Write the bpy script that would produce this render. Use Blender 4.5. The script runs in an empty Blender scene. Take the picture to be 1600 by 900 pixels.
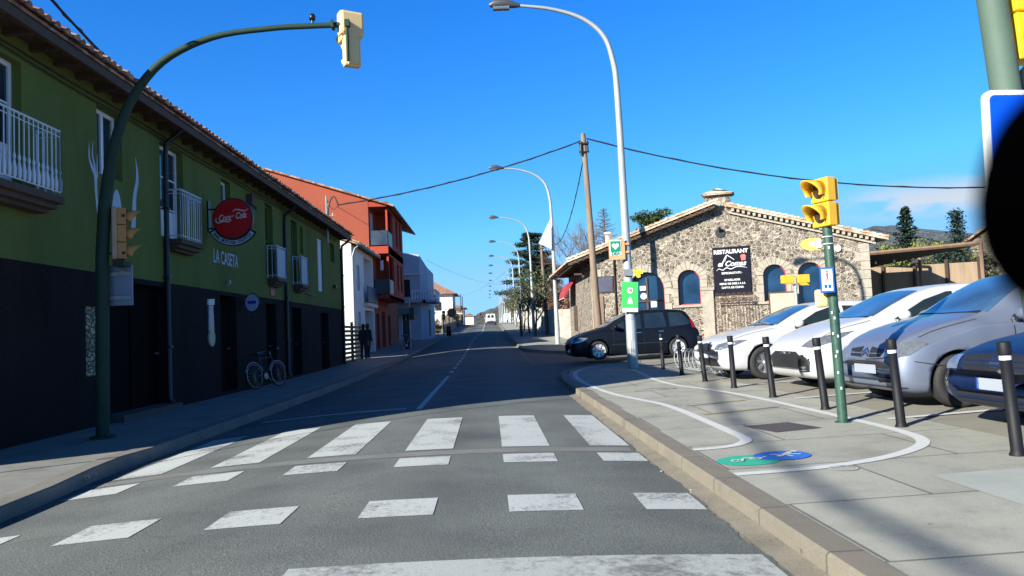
import bpy, bmesh, math, random
import numpy as np
from mathutils import Vector, Matrix
from mathutils.bvhtree import BVHTree
from mathutils.geometry import delaunay_2d_cdt
R = math.radians
random.seed(7)
S = bpy.context.scene
COL = S.collection

# ------------------------------------------------------------------ camera, light, exposure
cam = bpy.data.cameras.new('camera'); camo = bpy.data.objects.new('camera', cam); COL.objects.link(camo)
cam.sensor_width = 36; cam.lens = 27.0; cam.clip_start = .05; cam.clip_end = 9000
camo.matrix_world = (Matrix.Translation((0, 0, 1.25)) @ Matrix.Rotation(-0.032347, 4, 'Z')
                     @ Matrix.Rotation(math.pi/2 + 0.055268, 4, 'X') @ Matrix.Rotation(-0.043, 4, 'Z'))
cam.dof.use_dof = True; cam.dof.focus_distance = 16; cam.dof.aperture_fstop = 3.8
S.camera = camo

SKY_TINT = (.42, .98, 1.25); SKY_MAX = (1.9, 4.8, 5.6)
SUN = Vector((-.766*math.cos(R(23)), -.643*math.cos(R(23)), math.sin(R(23))))
w = bpy.data.worlds.new('World'); S.world = w; w.use_nodes = True
nt = w.node_tree; bg = nt.nodes['Background']
sky = nt.nodes.new('ShaderNodeTexSky'); sky.sky_type = 'NISHITA'; sky.sun_disc = False
sky.sun_elevation = R(23); sky.sun_rotation = math.atan2(-.766, -.643)
sky.altitude = 300; sky.air_density = 1.0; sky.dust_density = 0.3; sky.ozone_density = 3.0
# deep winter blue: the sky is richer in blue and falls off quickly towards the zenith
def vnode(op, a, b):
    n = nt.nodes.new('ShaderNodeVectorMath'); n.operation = op
    for i, v in enumerate((a, b)):
        if isinstance(v, tuple): n.inputs[i].default_value = v
        else: nt.links.new(v, n.inputs[i])
    return n.outputs[0]
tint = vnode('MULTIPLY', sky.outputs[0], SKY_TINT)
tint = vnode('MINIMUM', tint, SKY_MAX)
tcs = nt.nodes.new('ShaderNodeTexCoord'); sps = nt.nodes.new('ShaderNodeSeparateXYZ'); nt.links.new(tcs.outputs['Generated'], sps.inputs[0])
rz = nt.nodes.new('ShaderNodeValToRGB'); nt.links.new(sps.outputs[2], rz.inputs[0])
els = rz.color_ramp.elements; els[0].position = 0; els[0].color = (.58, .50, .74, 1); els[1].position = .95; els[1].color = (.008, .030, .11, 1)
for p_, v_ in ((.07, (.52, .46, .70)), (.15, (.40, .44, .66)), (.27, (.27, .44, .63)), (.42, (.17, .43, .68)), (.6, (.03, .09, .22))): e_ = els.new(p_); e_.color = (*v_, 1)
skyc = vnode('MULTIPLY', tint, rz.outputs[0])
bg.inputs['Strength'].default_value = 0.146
# a low bank of cloud to the right, above the hills
tc = nt.nodes.new('ShaderNodeTexCoord'); sep = nt.nodes.new('ShaderNodeSeparateXYZ')
nt.links.new(tc.outputs['Generated'], sep.inputs[0])
def wmath(op, a, b=None):
    n = nt.nodes.new('ShaderNodeMath'); n.operation = op
    for i, v in enumerate((a, b)):
        if v is None: continue
        if isinstance(v, (int, float)): n.inputs[i].default_value = v
        else: nt.links.new(v, n.inputs[i])
    return n.outputs[0]
def wmap(v, a, b, c=0., d=1.):
    n = nt.nodes.new('ShaderNodeMapRange'); n.interpolation_type = 'SMOOTHSTEP'
    nt.links.new(v, n.inputs['Value'])
    for k, q in zip(('From Min', 'From Max', 'To Min', 'To Max'), (a, b, c, d)): n.inputs[k].default_value = q
    return n.outputs[0]
az = wmath('DIVIDE', sep.outputs[0], sep.outputs[1])
mp = nt.nodes.new('ShaderNodeMapping'); mp.inputs['Scale'].default_value = (11, 11, 34)
nt.links.new(tc.outputs['Generated'], mp.inputs[0])
nz = nt.nodes.new('ShaderNodeTexNoise'); nz.inputs['Scale'].default_value = 1.0; nz.inputs['Detail'].default_value = 7
nt.links.new(mp.outputs[0], nz.inputs[0])
band = wmath('MULTIPLY', wmap(sep.outputs[2], .104, .125), wmap(sep.outputs[2], .128, .160, 1., 0.))
side = wmath('MULTIPLY', wmap(az, .44, .56), wmap(sep.outputs[1], .0, .1))
cl = wmath('MULTIPLY', wmath('MULTIPLY', band, side), wmap(nz.outputs[0], .36, .50))
mx = nt.nodes.new('ShaderNodeMix'); mx.data_type = 'RGBA'
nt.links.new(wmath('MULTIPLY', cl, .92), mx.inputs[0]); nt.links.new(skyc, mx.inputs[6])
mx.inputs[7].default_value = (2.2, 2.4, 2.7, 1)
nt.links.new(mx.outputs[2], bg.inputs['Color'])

sl = bpy.data.lights.new('sun', 'SUN'); sl.energy = 5.0; sl.angle = R(.5); sl.color = (1, .96, .87)
so = bpy.data.objects.new('sun', sl); COL.objects.link(so); so.rotation_euler = (-SUN).to_track_quat('-Z', 'Y').to_euler()
S.view_settings.view_transform = 'Standard'; S.view_settings.look = 'None'
S.view_settings.exposure = 1.1; S.view_settings.gamma = 1; S.view_settings.use_curve_mapping = False
S.cycles.use_denoising = True
S.cycles.max_bounces = 6

# ------------------------------------------------------------------ helpers
def tag(o, label=None, cat=None, group=None, kind=None):
    if label: o['label'] = label
    if cat: o['category'] = cat
    if group: o['group'] = group
    if kind: o['kind'] = kind
    return o
def thing(name, loc, label, cat, group=None, rz=0.):
    o = bpy.data.objects.new(name, None); COL.objects.link(o)
    o.location = loc; o.rotation_euler = (0, 0, rz); o.empty_display_size = .2
    return tag(o, label, cat, group)
def copy_tree(o, parent=None):
    c = o.copy(); COL.objects.link(c)
    if parent: c.parent = parent
    for ch in list(o.children): copy_tree(ch, c)
    return c
def wmat(o):
    m = Matrix.Translation(o.location) @ Matrix.Rotation(o.rotation_euler[2], 4, 'Z')
    return wmat(o.parent) @ m if o.parent else m

class MB:
    """collects faces and links them as one mesh"""
    def __init__(s): s.v = []; s.f = []; s.m = []; s.sm = []; s.cur = 0; s.smooth = False
    def add(s, vs, fs, smooth=None):
        b = len(s.v); s.v += [tuple(q) for q in vs]
        for f in fs:
            s.f.append([b+i for i in f]); s.m.append(s.cur); s.sm.append(s.smooth if smooth is None else smooth)
        return s
    def box(s, x0, x1, y0, y1, z0, z1, M=None, bev=0.):
        if bev > 0:
            bm = bmesh.new(); bmesh.ops.create_cube(bm, size=1)
            for q in bm.verts: q.co = Vector(((x0+x1)/2+q.co.x*(x1-x0), (y0+y1)/2+q.co.y*(y1-y0), (z0+z1)/2+q.co.z*(z1-z0)))
            bmesh.ops.bevel(bm, geom=bm.edges[:], offset=bev, segments=2, affect='EDGES', profile=.5)
            bm.verts.index_update(); vs = [q.co.copy() for q in bm.verts]; fs = [[q.index for q in f.verts] for f in bm.faces]; bm.free()
        else:
            vs = [Vector(p) for p in ((x0,y0,z0),(x1,y0,z0),(x1,y1,z0),(x0,y1,z0),(x0,y0,z1),(x1,y0,z1),(x1,y1,z1),(x0,y1,z1))]
            fs = [(0,3,2,1),(4,5,6,7),(0,1,5,4),(1,2,6,5),(2,3,7,6),(3,0,4,7)]
        if M: vs = [M @ q for q in vs]
        return s.add(vs, fs)
    def tube(s, path, r, n=8, cap=True, smooth=True):
        P = [Vector(p) for p in path]; rr = r if isinstance(r, (list, tuple)) else [r]*len(P)
        vs = []; fs = []; up = None
        for i, p in enumerate(P):
            t = (P[min(i+1, len(P)-1)] - P[max(i-1, 0)]).normalized()
            if up is None: up = Vector((0, 0, 1)) if abs(t.z) < .9 else Vector((1, 0, 0))
            a = t.cross(up).normalized(); b = a.cross(t).normalized(); up = b
            for k in range(n):
                an = 2*math.pi*k/n; vs.append(p + (a*math.cos(an)+b*math.sin(an))*rr[i])
        for i in range(len(P)-1):
            for k in range(n): fs.append((i*n+k, i*n+(k+1) % n, (i+1)*n+(k+1) % n, (i+1)*n+k))
        s.add(vs, fs, smooth)
        if cap: s.add(vs[:n], [list(range(n))[::-1]], False); s.add(vs[-n:], [list(range(n))], False)
        return s
    def cyl(s, p0, p1, r0, r1=None, n=16, smooth=True):
        return s.tube([p0, p1], [r0, r0 if r1 is None else r1], n, True, smooth)
    def lathe(s, prof, n=24, M=None, smooth=True):
        vs = []; fs = []
        for r, z in prof:
            for k in range(n): a = 2*math.pi*k/n; vs.append(Vector((r*math.cos(a), r*math.sin(a), z)))
        for i in range(len(prof)-1):
            for k in range(n): fs.append((i*n+k, i*n+(k+1) % n, (i+1)*n+(k+1) % n, (i+1)*n+k))
        if M: vs = [M @ q for q in vs]
        return s.add(vs, fs, smooth)
    def prism(s, poly, d, M=None):
        """poly of (x, z) extruded along y by d"""
        n = len(poly)
        vs = [Vector((x, 0, z)) for x, z in poly] + [Vector((x, d, z)) for x, z in poly]
        if M: vs = [M @ q for q in vs]
        fs = [list(range(n)), list(range(2*n-1, n-1, -1))] + [(i, (i+1) % n, n+(i+1) % n, n+i) for i in range(n)]
        return s.add(vs, fs)
    def quad(s, *p): return s.add([Vector(q) for q in p], [list(range(len(p)))])
    def build(s, name, mats, parent=None, world=True, label=None):
        me = bpy.data.meshes.new(name)
        vs = s.v
        if parent is not None and world:
            inv = wmat(parent).inverted(); vs = [inv @ Vector(q) for q in vs]
        me.from_pydata([tuple(q) for q in vs], [], s.f)
        if not isinstance(mats, (list, tuple)): mats = [mats]
        for m_ in mats: me.materials.append(m_)
        me.polygons.foreach_set('material_index', s.m); me.polygons.foreach_set('use_smooth', s.sm)
        bm = bmesh.new(); bm.from_mesh(me); bmesh.ops.recalc_face_normals(bm, faces=bm.faces[:]); bm.to_mesh(me); bm.free()
        o = bpy.data.objects.new(name, me); COL.objects.link(o)
        if parent is not None: o.parent = parent
        if label: o['label'] = label
        return o

def cr(pts, n=8):
    """Catmull-Rom through points"""
    P = [Vector(p) for p in pts]; P = [P[0]*2-P[1]] + P + [P[-1]*2-P[-2]]; out = []
    for i in range(1, len(P)-2):
        for k in range(n):
            t = k/n; a, b, c, d = P[i-1:i+3]
            out.append(.5*((2*b)+(c-a)*t+(2*a-5*b+4*c-d)*t*t+(3*b-a-3*c+d)*t**3))
    out.append(P[-2]); return out

# ------------------------------------------------------------------ materials
MATS = {}
def newmat(name):
    m = bpy.data.materials.new(name); m.use_nodes = True; MATS[name] = m
    t = m.node_tree; return m, t, t.nodes['Principled BSDF']
def node(t, ty, **kw):
    n = t.nodes.new(ty)
    for k, v in kw.items():
        if k in n.inputs: n.inputs[k].default_value = v
        else: setattr(n, k, v)
    return n
def ramp(t, fac, stops, interp='LINEAR'):
    n = t.nodes.new('ShaderNodeValToRGB'); cr_ = n.color_ramp; cr_.interpolation = interp
    while len(cr_.elements) < len(stops): cr_.elements.new(.5)
    for e, (p, c) in zip(cr_.elements, stops): e.position = p; e.color = (*c, 1) if len(c) == 3 else c
    t.links.new(fac, n.inputs[0]); return n.outputs[0]
def mixc(t, f, a, b, mode='MIX'):
    n = t.nodes.new('ShaderNodeMix'); n.data_type = 'RGBA'; n.blend_type = mode
    for i, v in ((0, f), (6, a), (7, b)):
        if isinstance(v, (int, float)): n.inputs[i].default_value = v
        elif isinstance(v, tuple): n.inputs[i].default_value = (*v, 1) if len(v) == 3 else v
        else: t.links.new(v, n.inputs[i])
    return n.outputs[2]
def coords(t, scale=(1, 1, 1), obj=False, rot=(0, 0, 0)):
    if obj: o = t.nodes.new('ShaderNodeTexCoord').outputs['Object']
    else: o = t.nodes.new('ShaderNodeNewGeometry').outputs['Position']
    m_ = t.nodes.new('ShaderNodeMapping'); m_.inputs['Scale'].default_value = scale; m_.inputs['Rotation'].default_value = rot
    t.links.new(o, m_.inputs[0]); return m_.outputs[0]
def bump(t, h, p, strength=.3, dist=.01):
    b = node(t, 'ShaderNodeBump', Strength=strength, Distance=dist); t.links.new(h, b.inputs['Height']); t.links.new(b.outputs[0], p.inputs['Normal'])
def mat(name, col, rough=.6, metal=0., var=.12, scale=3., fine=60., bmp=.15, spec=.5, coat=0., obj=False, stretch=(1, 1, 1)):
    """plain coloured surface with large soft and small sharp wear"""
    m, t, p = newmat(name)
    co = coords(t, stretch, obj)
    a = node(t, 'ShaderNodeTexNoise', Scale=scale, Detail=6., Roughness=.6); b = node(t, 'ShaderNodeTexNoise', Scale=fine, Detail=3.)
    t.links.new(co, a.inputs[0]); t.links.new(co, b.inputs[0])
    lo = tuple(max(0, c*(1-var*1.6)) for c in col); hi = tuple(min(1, c*(1+var)) for c in col)
    c1 = ramp(t, a.outputs[0], [(.3, lo), (.5, col), (.72, hi)])
    c2 = mixc(t, .5*min(1, var*3), c1, ramp(t, b.outputs[0], [(.35, tuple(c*.75 for c in col)), (.6, hi)]))
    t.links.new(c2, p.inputs['Base Color'])
    p.inputs['Roughness'].default_value = rough; p.inputs['Metallic'].default_value = metal
    p.inputs['Specular IOR Level'].default_value = spec; p.inputs['Coat Weight'].default_value = coat; p.inputs['Coat Roughness'].default_value = .04
    if bmp: bump(t, b.outputs[0], p, bmp, .004)
    return m
def car_paint(name, col, metal=.0, rough=.35):
    m, t, p = newmat(name); co = coords(t, (1, 1, 1), True)
    a = node(t, 'ShaderNodeTexNoise', Scale=2.2, Detail=7., Roughness=.65); t.links.new(co, a.inputs[0])
    t.links.new(ramp(t, a.outputs[0], [(.35, tuple(c*.88 for c in col)), (.65, col)]), p.inputs['Base Color'])
    t.links.new(ramp(t, a.outputs[0], [(.3, (rough,)*3), (.8, (rough+.15,)*3)]), p.inputs['Roughness'])
    p.inputs['Metallic'].default_value = metal; p.inputs['Coat Weight'].default_value = .65 if col[0] > .1 else .12; p.inputs['Specular IOR Level'].default_value = .5 if col[0] > .1 else .18; p.inputs['Coat Roughness'].default_value = .06
    return m
def leafmat(name, a, b, c):
    m, t, p = newmat(name); co = coords(t)
    n1 = node(t, 'ShaderNodeTexNoise', Scale=1.1, Detail=3.); n2 = node(t, 'ShaderNodeTexNoise', Scale=14., Detail=2.)
    t.links.new(co, n1.inputs[0]); t.links.new(co, n2.inputs[0])
    k = mixc(t, .5, n1.outputs[0], n2.outputs[0])
    t.links.new(ramp(t, k, [(.35, a), (.5, b), (.68, c)]), p.inputs['Base Color'])
    p.inputs['Roughness'].default_value = .6; p.inputs['Specular IOR Level'].default_value = .3
    return m

# asphalt
m, t, p = newmat('asphalt'); co = coords(t)
n1 = node(t, 'ShaderNodeTexNoise', Scale=90., Detail=3., Roughness=.7); n2 = node(t, 'ShaderNodeTexNoise', Scale=.9, Detail=6.)
vo = node(t, 'ShaderNodeTexVoronoi', Scale=70.); n3 = node(t, 'ShaderNodeTexNoise', Scale=9., Detail=8., Roughness=.75)
for q in (n1, n2, vo, n3): t.links.new(co, q.inputs[0])
base = ramp(t, n1.outputs[0], [(.3, (.072, .084, .077)), (.5, (.134, .148, .136)), (.72, (.245, .255, .232))])
big = ramp(t, n2.outputs[0], [(.3, (.72, .72, .74)), (.55, (1, 1, 1)), (.75, (1.12, 1.1, 1.06))])
spots = ramp(t, n3.outputs[0], [(.24, (.45, .45, .45)), (.34, (1, 1, 1))])
c = mixc(t, 1., base, big, 'MULTIPLY'); c = mixc(t, .8, c, spots, 'MULTIPLY')
# worn tyre tracks running along the road
sx = node(t, 'ShaderNodeSeparateXYZ'); t.links.new(co, sx.inputs[0])
wv = node(t, 'ShaderNodeMath', operation='SINE'); ml = node(t, 'ShaderNodeMath', operation='MULTIPLY'); ml.inputs[1].default_value = 3.6
t.links.new(sx.outputs[0], ml.inputs[0]); t.links.new(ml.outputs[0], wv.inputs[0])
mr = node(t, 'ShaderNodeMapRange'); mr.inputs['From Min'].default_value = -1; t.links.new(wv.outputs[0], mr.inputs['Value'])
c = mixc(t, 1., c, ramp(t, mr.outputs[0], [(.0, (.93, .93, .93)), (1., (1.06, 1.06, 1.05))]), 'MULTIPLY')
# cracks and sealed seams
dn = node(t, 'ShaderNodeTexNoise', Scale=1.5, Detail=4.); t.links.new(co, dn.inputs[0])
vm = node(t, 'ShaderNodeVectorMath', operation='MULTIPLY_ADD'); vm.inputs[1].default_value = (.9, .9, 0); t.links.new(dn.outputs[1], vm.inputs[0]); t.links.new(co, vm.inputs[2])
vc = node(t, 'ShaderNodeTexVoronoi', Scale=.42, feature='DISTANCE_TO_EDGE'); t.links.new(vm.outputs[0], vc.inputs[0])
n5 = node(t, 'ShaderNodeTexNoise', Scale=.6, Detail=2.); t.links.new(co, n5.inputs[0])
ck = mixc(t, 1., ramp(t, vc.outputs['Distance'], [(.0, (1, 1, 1)), (.0035, (0, 0, 0))]), ramp(t, n5.outputs[0], [(.53, (0, 0, 0)), (.62, (.8, .8, .8))]), 'MULTIPLY')
c = mixc(t, ck, c, (.05, .05, .048))
st_ = ramp(t, n5.outputs[0], [(.36, (.84, .84, .85)), (.42, (1, 1, 1))]); c = mixc(t, 1., c, st_, 'MULTIPLY')
t.links.new(c, p.inputs['Base Color']); p.inputs['Roughness'].default_value = .82
p.inputs['Specular IOR Level'].default_value = .35
bump(t, vo.outputs['Distance'], p, .5, .004)

def slabs(name, cols, sx_, sy_, joint=.012, rot=0., rough=.8, jc=(.16, .15, .13)):
    m, t, p = newmat(name); co = coords(t, (1, 1, 1), rot=(0, 0, rot))
    br = node(t, 'ShaderNodeTexBrick', Scale=1.); br.offset = .5
    br.inputs['Brick Width'].default_value = sx_; br.inputs['Row Height'].default_value = sy_; br.inputs['Mortar Size'].default_value = joint
    br.inputs['Mortar Smooth'].default_value = .3
    br.inputs['Color1'].default_value = (*cols[0], 1); br.inputs['Color2'].default_value = (*cols[1], 1); br.inputs['Mortar'].default_value = (*jc, 1)
    a = node(t, 'ShaderNodeTexNoise', Scale=1.3, Detail=8., Roughness=.65); b = node(t, 'ShaderNodeTexNoise', Scale=120., Detail=2.)
    for q in (br, a, b): t.links.new(co, q.inputs[0])
    c = mixc(t, 1., br.outputs[0], ramp(t, a.outputs[0], [(.3, (.74, .74, .72)), (.5, (1, 1, 1)), (.75, (1.15, 1.13, 1.1))]), 'MULTIPLY')
    c = mixc(t, 1., c, ramp(t, b.outputs[0], [(.3, (.82, .82, .82)), (.65, (1.1, 1.1, 1.1))]), 'MULTIPLY')
    g1 = node(t, 'ShaderNodeTexVoronoi', Scale=3.1); t.links.new(co, g1.inputs[0])
    c = mixc(t, 1., c, ramp(t, g1.outputs['Distance'], [(.035, (.55, .54, .52)), (.055, (1, 1, 1))]), 'MULTIPLY')
    g2 = node(t, 'ShaderNodeTexNoise', Scale=4.5, Detail=9., Roughness=.8); t.links.new(co, g2.inputs[0])
    c = mixc(t, .7, c, mixc(t, 1., c, ramp(t, g2.outputs[0], [(.32, (.72, .71, .68)), (.45, (1, 1, 1)), (.7, (1.08, 1.07, 1.04))]), 'MULTIPLY'))
    t.links.new(c, p.inputs['Base Color']); p.inputs['Roughness'].default_value = rough
    bump(t, b.outputs[0], p, .25, .003); return m
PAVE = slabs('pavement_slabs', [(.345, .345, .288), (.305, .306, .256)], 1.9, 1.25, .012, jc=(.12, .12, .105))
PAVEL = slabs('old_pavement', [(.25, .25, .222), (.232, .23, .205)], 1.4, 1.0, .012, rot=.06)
CONC = mat('concrete_patch', (.34, .365, .33), .85, var=.08, scale=2, fine=90)
KERBM = slabs('kerb_stone', [(.205, .182, .14), (.185, .165, .128)], 40., .98, .012, jc=(.1, .09, .07))
GUT = mat('gutter_concrete', (.20, .182, .14), .9, var=.3, scale=2.5, fine=70, bmp=.4)
PARK = mat('parking_asphalt', (.235, .222, .182), .9, var=.16, scale=.8, fine=110, bmp=.35)
DIRT = mat('dirt', (.16, .13, .09), .95, var=.3, scale=.3, fine=8)

def paint(name, col, wear=.42, sc=22.):
    m, t, p = newmat(name); co = coords(t)
    a = node(t, 'ShaderNodeTexNoise', Scale=sc, Detail=8., Roughness=.75); b = node(t, 'ShaderNodeTexNoise', Scale=1.6, Detail=4.); v = node(t, 'ShaderNodeTexNoise', Scale=110., Detail=2.)
    for q in (a, b, v): t.links.new(co, q.inputs[0])
    f = mixc(t, .45, a.outputs[0], b.outputs[0])
    t.links.new(mixc(t, ramp(t, f, [(wear-.07, (0, 0, 0)), (wear+.04, (1, 1, 1))]), (.17, .17, .16), mixc(t, 1., col, ramp(t, v.outputs[0], [(.3, (.72, .72, .72)), (.6, (1, 1, 1))]), 'MULTIPLY')), p.inputs['Base Color'])
    p.inputs['Roughness'].default_value = .7; bump(t, v.outputs[0], p, .3, .003); return m
ZEB = paint('road_paint', (.53, .56, .53), .455); LANE = paint('lane_paint', (.62, .64, .62), .36); FAINT = paint('worn_paint', (.5, .5, .48), .5)

# rubble stone
def rubble(name, scale=3.2, stones=((.13, .10, .075), (.30, .24, .17), (.42, .35, .26)), mortar=(.55, .47, .35)):
    m, t, p = newmat(name); co = coords(t, (1, 1, 1.35))
    dn = node(t, 'ShaderNodeTexNoise', Scale=2.4, Detail=3.); t.links.new(co, dn.inputs[0])
    vm = node(t, 'ShaderNodeVectorMath', operation='MULTIPLY_ADD'); vm.inputs[1].default_value = (.18, .18, .18)
    t.links.new(dn.outputs[1], vm.inputs[0]); t.links.new(co, vm.inputs[2])
    v1 = node(t, 'ShaderNodeTexVoronoi', Scale=scale, feature='DISTANCE_TO_EDGE'); v2 = node(t, 'ShaderNodeTexVoronoi', Scale=scale)
    n = node(t, 'ShaderNodeTexNoise', Scale=18., Detail=5.)
    t.links.new(vm.outputs[0], v1.inputs[0]); t.links.new(vm.outputs[0], v2.inputs[0]); t.links.new(co, n.inputs[0])
    sc = node(t, 'ShaderNodeSeparateColor'); t.links.new(v2.outputs['Color'], sc.inputs[0])
    st = ramp(t, sc.outputs[0], [(.1, stones[0]), (.5, stones[1]), (.9, stones[2])])
    st = mixc(t, 1., st, ramp(t, n.outputs[0], [(.3, (.62, .62, .62)), (.7, (1.25, 1.2, 1.15))]), 'MULTIPLY')
    mo = mixc(t, 1., mortar, ramp(t, n.outputs[0], [(.3, (.8, .8, .78)), (.7, (1.08, 1.08, 1.05))]), 'MULTIPLY')
    ed = ramp(t, v1.outputs['Distance'], [(.075, (0, 0, 0)), (.14, (1, 1, 1))])
    t.links.new(mixc(t, ed, mo, st), p.inputs['Base Color']); p.inputs['Roughness'].default_value = .9
    hh = ramp(t, v1.outputs['Distance'], [(.02, (1, 1, 1)), (.07, (.55, .55, .55)), (.16, (.1, .1, .1)), (.4, (.9, .9, .9))])
    bump(t, hh, p, .8, .05); return m
STONE = rubble('rubble_stone', 5.6, ((.09, .074, .062), (.175, .148, .118), (.28, .24, .19)), (.40, .35, .285))
ASH = mat('dressed_stone', (.33, .295, .235), .85, var=.22, scale=5, fine=45, bmp=.5)
def tilemat(name, c0, c1, c2):
    m, t, p = newmat(name); co = coords(t)
    n = node(t, 'ShaderNodeTexNoise', Scale=5., Detail=5.); v = node(t, 'ShaderNodeTexVoronoi', Scale=4.5); t.links.new(co, n.inputs[0]); t.links.new(co, v.inputs[0])
    sc = node(t, 'ShaderNodeSeparateColor'); t.links.new(v.outputs['Color'], sc.inputs[0])
    c = ramp(t, mixc(t, .5, sc.outputs[0], n.outputs[0]), [(.25, c0), (.5, c1), (.75, c2)])
    t.links.new(c, p.inputs['Base Color']); p.inputs['Roughness'].default_value = .85; bump(t, n.outputs[0], p, .4, .01); return m
TILE = tilemat('roof_tile', (.16, .075, .045), (.33, .16, .09), (.45, .30, .2))
TILEP = tilemat('pale_roof_tile', (.32, .21, .13), (.48, .36, .25), (.6, .5, .38))
GREEN = mat('green_render', (.118, .145, .036), .9, var=.22, scale=.9, stretch=(1, 1, .3), spec=.2, fine=40, bmp=.25)
DARKW = mat('dark_grey_render', (.0165, .0135, .0135), .85, var=.35, scale=1.1, spec=.08, stretch=(1, 1, .35), fine=30, bmp=.2)
WHITE = mat('white_paint', (.72, .74, .78), .6, var=.05)
WHITEW = mat('white_render', (.70, .69, .67), .85, var=.06, scale=.8)
IRONW = mat('white_ironwork', (.6, .66, .72), .5, var=.06)
RED = mat('salmon_render', (.30, .066, .034), .9, var=.08, scale=.4)
REDD = mat('brick_red_render', (.34, .05, .025), .9, var=.1, scale=.4)
BLUEW = mat('pale_blue_render', (.42, .46, .54), .9, var=.08, scale=.5)
CREAM = mat('cream_render', (.68, .6, .46), .9, var=.1, scale=.5)
OCHRE = mat('ochre_render', (.72, .36, .07), .9, var=.1, scale=.5)
BROWNW = mat('brown_render', (.2, .13, .085), .9, var=.15)
WOODD = mat('dark_wood', (.075, .045, .03), .8, var=.25, scale=3, fine=30, stretch=(1, .2, 1))
WOOD = mat('weathered_wood', (.21, .155, .11), .85, var=.25, scale=6, fine=40, stretch=(1, 1, .12))
WOODR = mat('reddish_wood', (.20, .125, .08), .8, var=.25, scale=6, stretch=(1, 1, .15))
BLACK = mat('black_metal', (.012, .013, .016), .45, var=.2)
BLKPL = mat('black_plastic', (.0075, .008, .011), .6, var=.2, obj=True, spec=.3)
RUB = mat('rubber', (.02, .02, .021), .8, var=.25, scale=8, obj=True)
STEEL = mat('galvanised_steel', (.27, .29, .29), .5, .35, var=.14, scale=5, fine=40)
LAMPG = mat('lamp_grey_paint', (.36, .39, .385), .5, .2, var=.08, scale=2)
DKG = mat('mast_green', (.017, .042, .028), .7, spec=.25, var=.18, scale=4, fine=50)
SIGY = mat('signal_yellow', (.72, .40, .03), .5, var=.06, scale=5)
SIGT = mat('faded_signal_yellow', (.72, .53, .26), .6, var=.08, scale=5)
DARKG = mat('dark_lens', (.03, .02, .02), .25, var=.1)
SBLUE = mat('sign_blue', (.004, .08, .45), .45, var=.05, scale=5)
SWHITE = mat('sign_white', (.62, .63, .62), .5, var=.04)
SGREEN = mat('sign_green', (.05, .48, .10), .45, var=.05, scale=5)
SGRD = mat('sign_deep_green', (.005, .24, .13), .45, var=.05)
SYEL = mat('sign_yellow', (.82, .62, .03), .5, var=.05)
SRED = mat('sign_red', (.55, .012, .015), .4, var=.06)
SREDB = mat('dull_red', (.32, .05, .04), .5, var=.1)
SBLK = mat('sign_black', (.012, .012, .018), .4, var=.1)
ORPL = mat('orange_board', (.62, .33, .15), .6, var=.1)
GREYB = mat('grey_sign_back', (.16, .2, .28), .5, .2, var=.08)
AWN = mat('awning_red', (.34, .035, .045), .8, var=.1)
CANV = mat('dark_canvas', (.035, .028, .028), .9, var=.2)
REED = mat('reed_screen', (.30, .215, .14), .9, var=.18, scale=2, fine=60, stretch=(3, 3, .3))
PLATE = mat('number_plate', (.30, .33, .38), .5, var=.04)
CHROME = mat('chrome', (.4, .4, .42), .3, 1., var=.03, bmp=0)
RIM = mat('alloy_rim', (.52, .53, .55), .3, .8, var=.08, obj=True, bmp=0)
LAMPL = mat('tail_lamp', (.4, .01, .012), .2, var=.1, obj=True)
CABLE = mat('cable', (.012, .012, .014), .6, var=.1)
MANH = mat('cast_cover', (.085, .07, .065), .7, .2, var=.2, scale=6, fine=80, bmp=.6)
BROWNL = mat('dry_leaves', (.09, .06, .04), .9, var=.3)
SKIN = mat('skin', (.45, .26, .18), .6, var=.06)
CLOTH = mat('dark_cloth', (.012, .013, .018), .9, var=.2)
CLOTH2 = mat('navy_cloth', (.018, .02, .03), .9, var=.2)
BARK = mat('bark', (.10, .08, .06), .9, var=.3, scale=8, fine=40, bmp=.6)
BARKP = mat('bare_twigs', (.17, .11, .09), .9, var=.25, scale=4)
L_DARK = leafmat('cedar_needles', (.014, .03, .018), (.03, .052, .03), (.06, .085, .045))
L_MID = leafmat('citrus_leaves', (.035, .055, .02), (.085, .11, .045), (.2, .2, .1))
L_PINE = leafmat('pine_needles', (.03, .055, .018), (.06, .095, .03), (.1, .13, .045))
L_OLIVE = leafmat('olive_leaves', (.06, .075, .045), (.11, .125, .08), (.18, .19, .13))
L_YG = leafmat('yellow_green_leaves', (.09, .11, .02), (.18, .2, .05), (.3, .3, .09))
L_BROWN = leafmat('brown_hedge', (.10, .05, .035), (.17, .095, .065), (.24, .15, .1))
L_DRY = leafmat('dry_shrub', (.1, .07, .035), (.2, .14, .07), (.28, .2, .1))
L_BLUE = leafmat('fir_needles', (.015, .04, .03), (.035, .07, .05), (.06, .1, .07))

def glassmat(name, col=(.012, .018, .028), rough=.06, spec=1.0):
    m, t, p = newmat(name); co = coords(t)
    a = node(t, 'ShaderNodeTexNoise', Scale=1.4, Detail=5.); t.links.new(co, a.inputs[0])
    t.links.new(ramp(t, a.outputs[0], [(.35, col), (.7, tuple(c*2.2 for c in col))]), p.inputs['Base Color'])
    p.inputs['Roughness'].default_value = rough; p.inputs['Specular IOR Level'].default_value = spec; p.inputs['IOR'].default_value = 1.7
    bump(t, a.outputs[0], p, .05, .01); return m
GLASS = glassmat('window_glass', (.012,.02,.03), .08, .4); CGL = glassmat('car_glass', (.01, .016, .018), .03, .45)
WGL = glassmat('windscreen_glass', (.025, .06, .11), .04, 1.0)
BLUEGL = glassmat('blue_door_glass', (.006, .022, .05), .1, .45)
HGL = mat('headlamp_glass', (.22, .25, .28), .1, .5, var=.25, scale=14, fine=40, obj=True, coat=1.)

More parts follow.
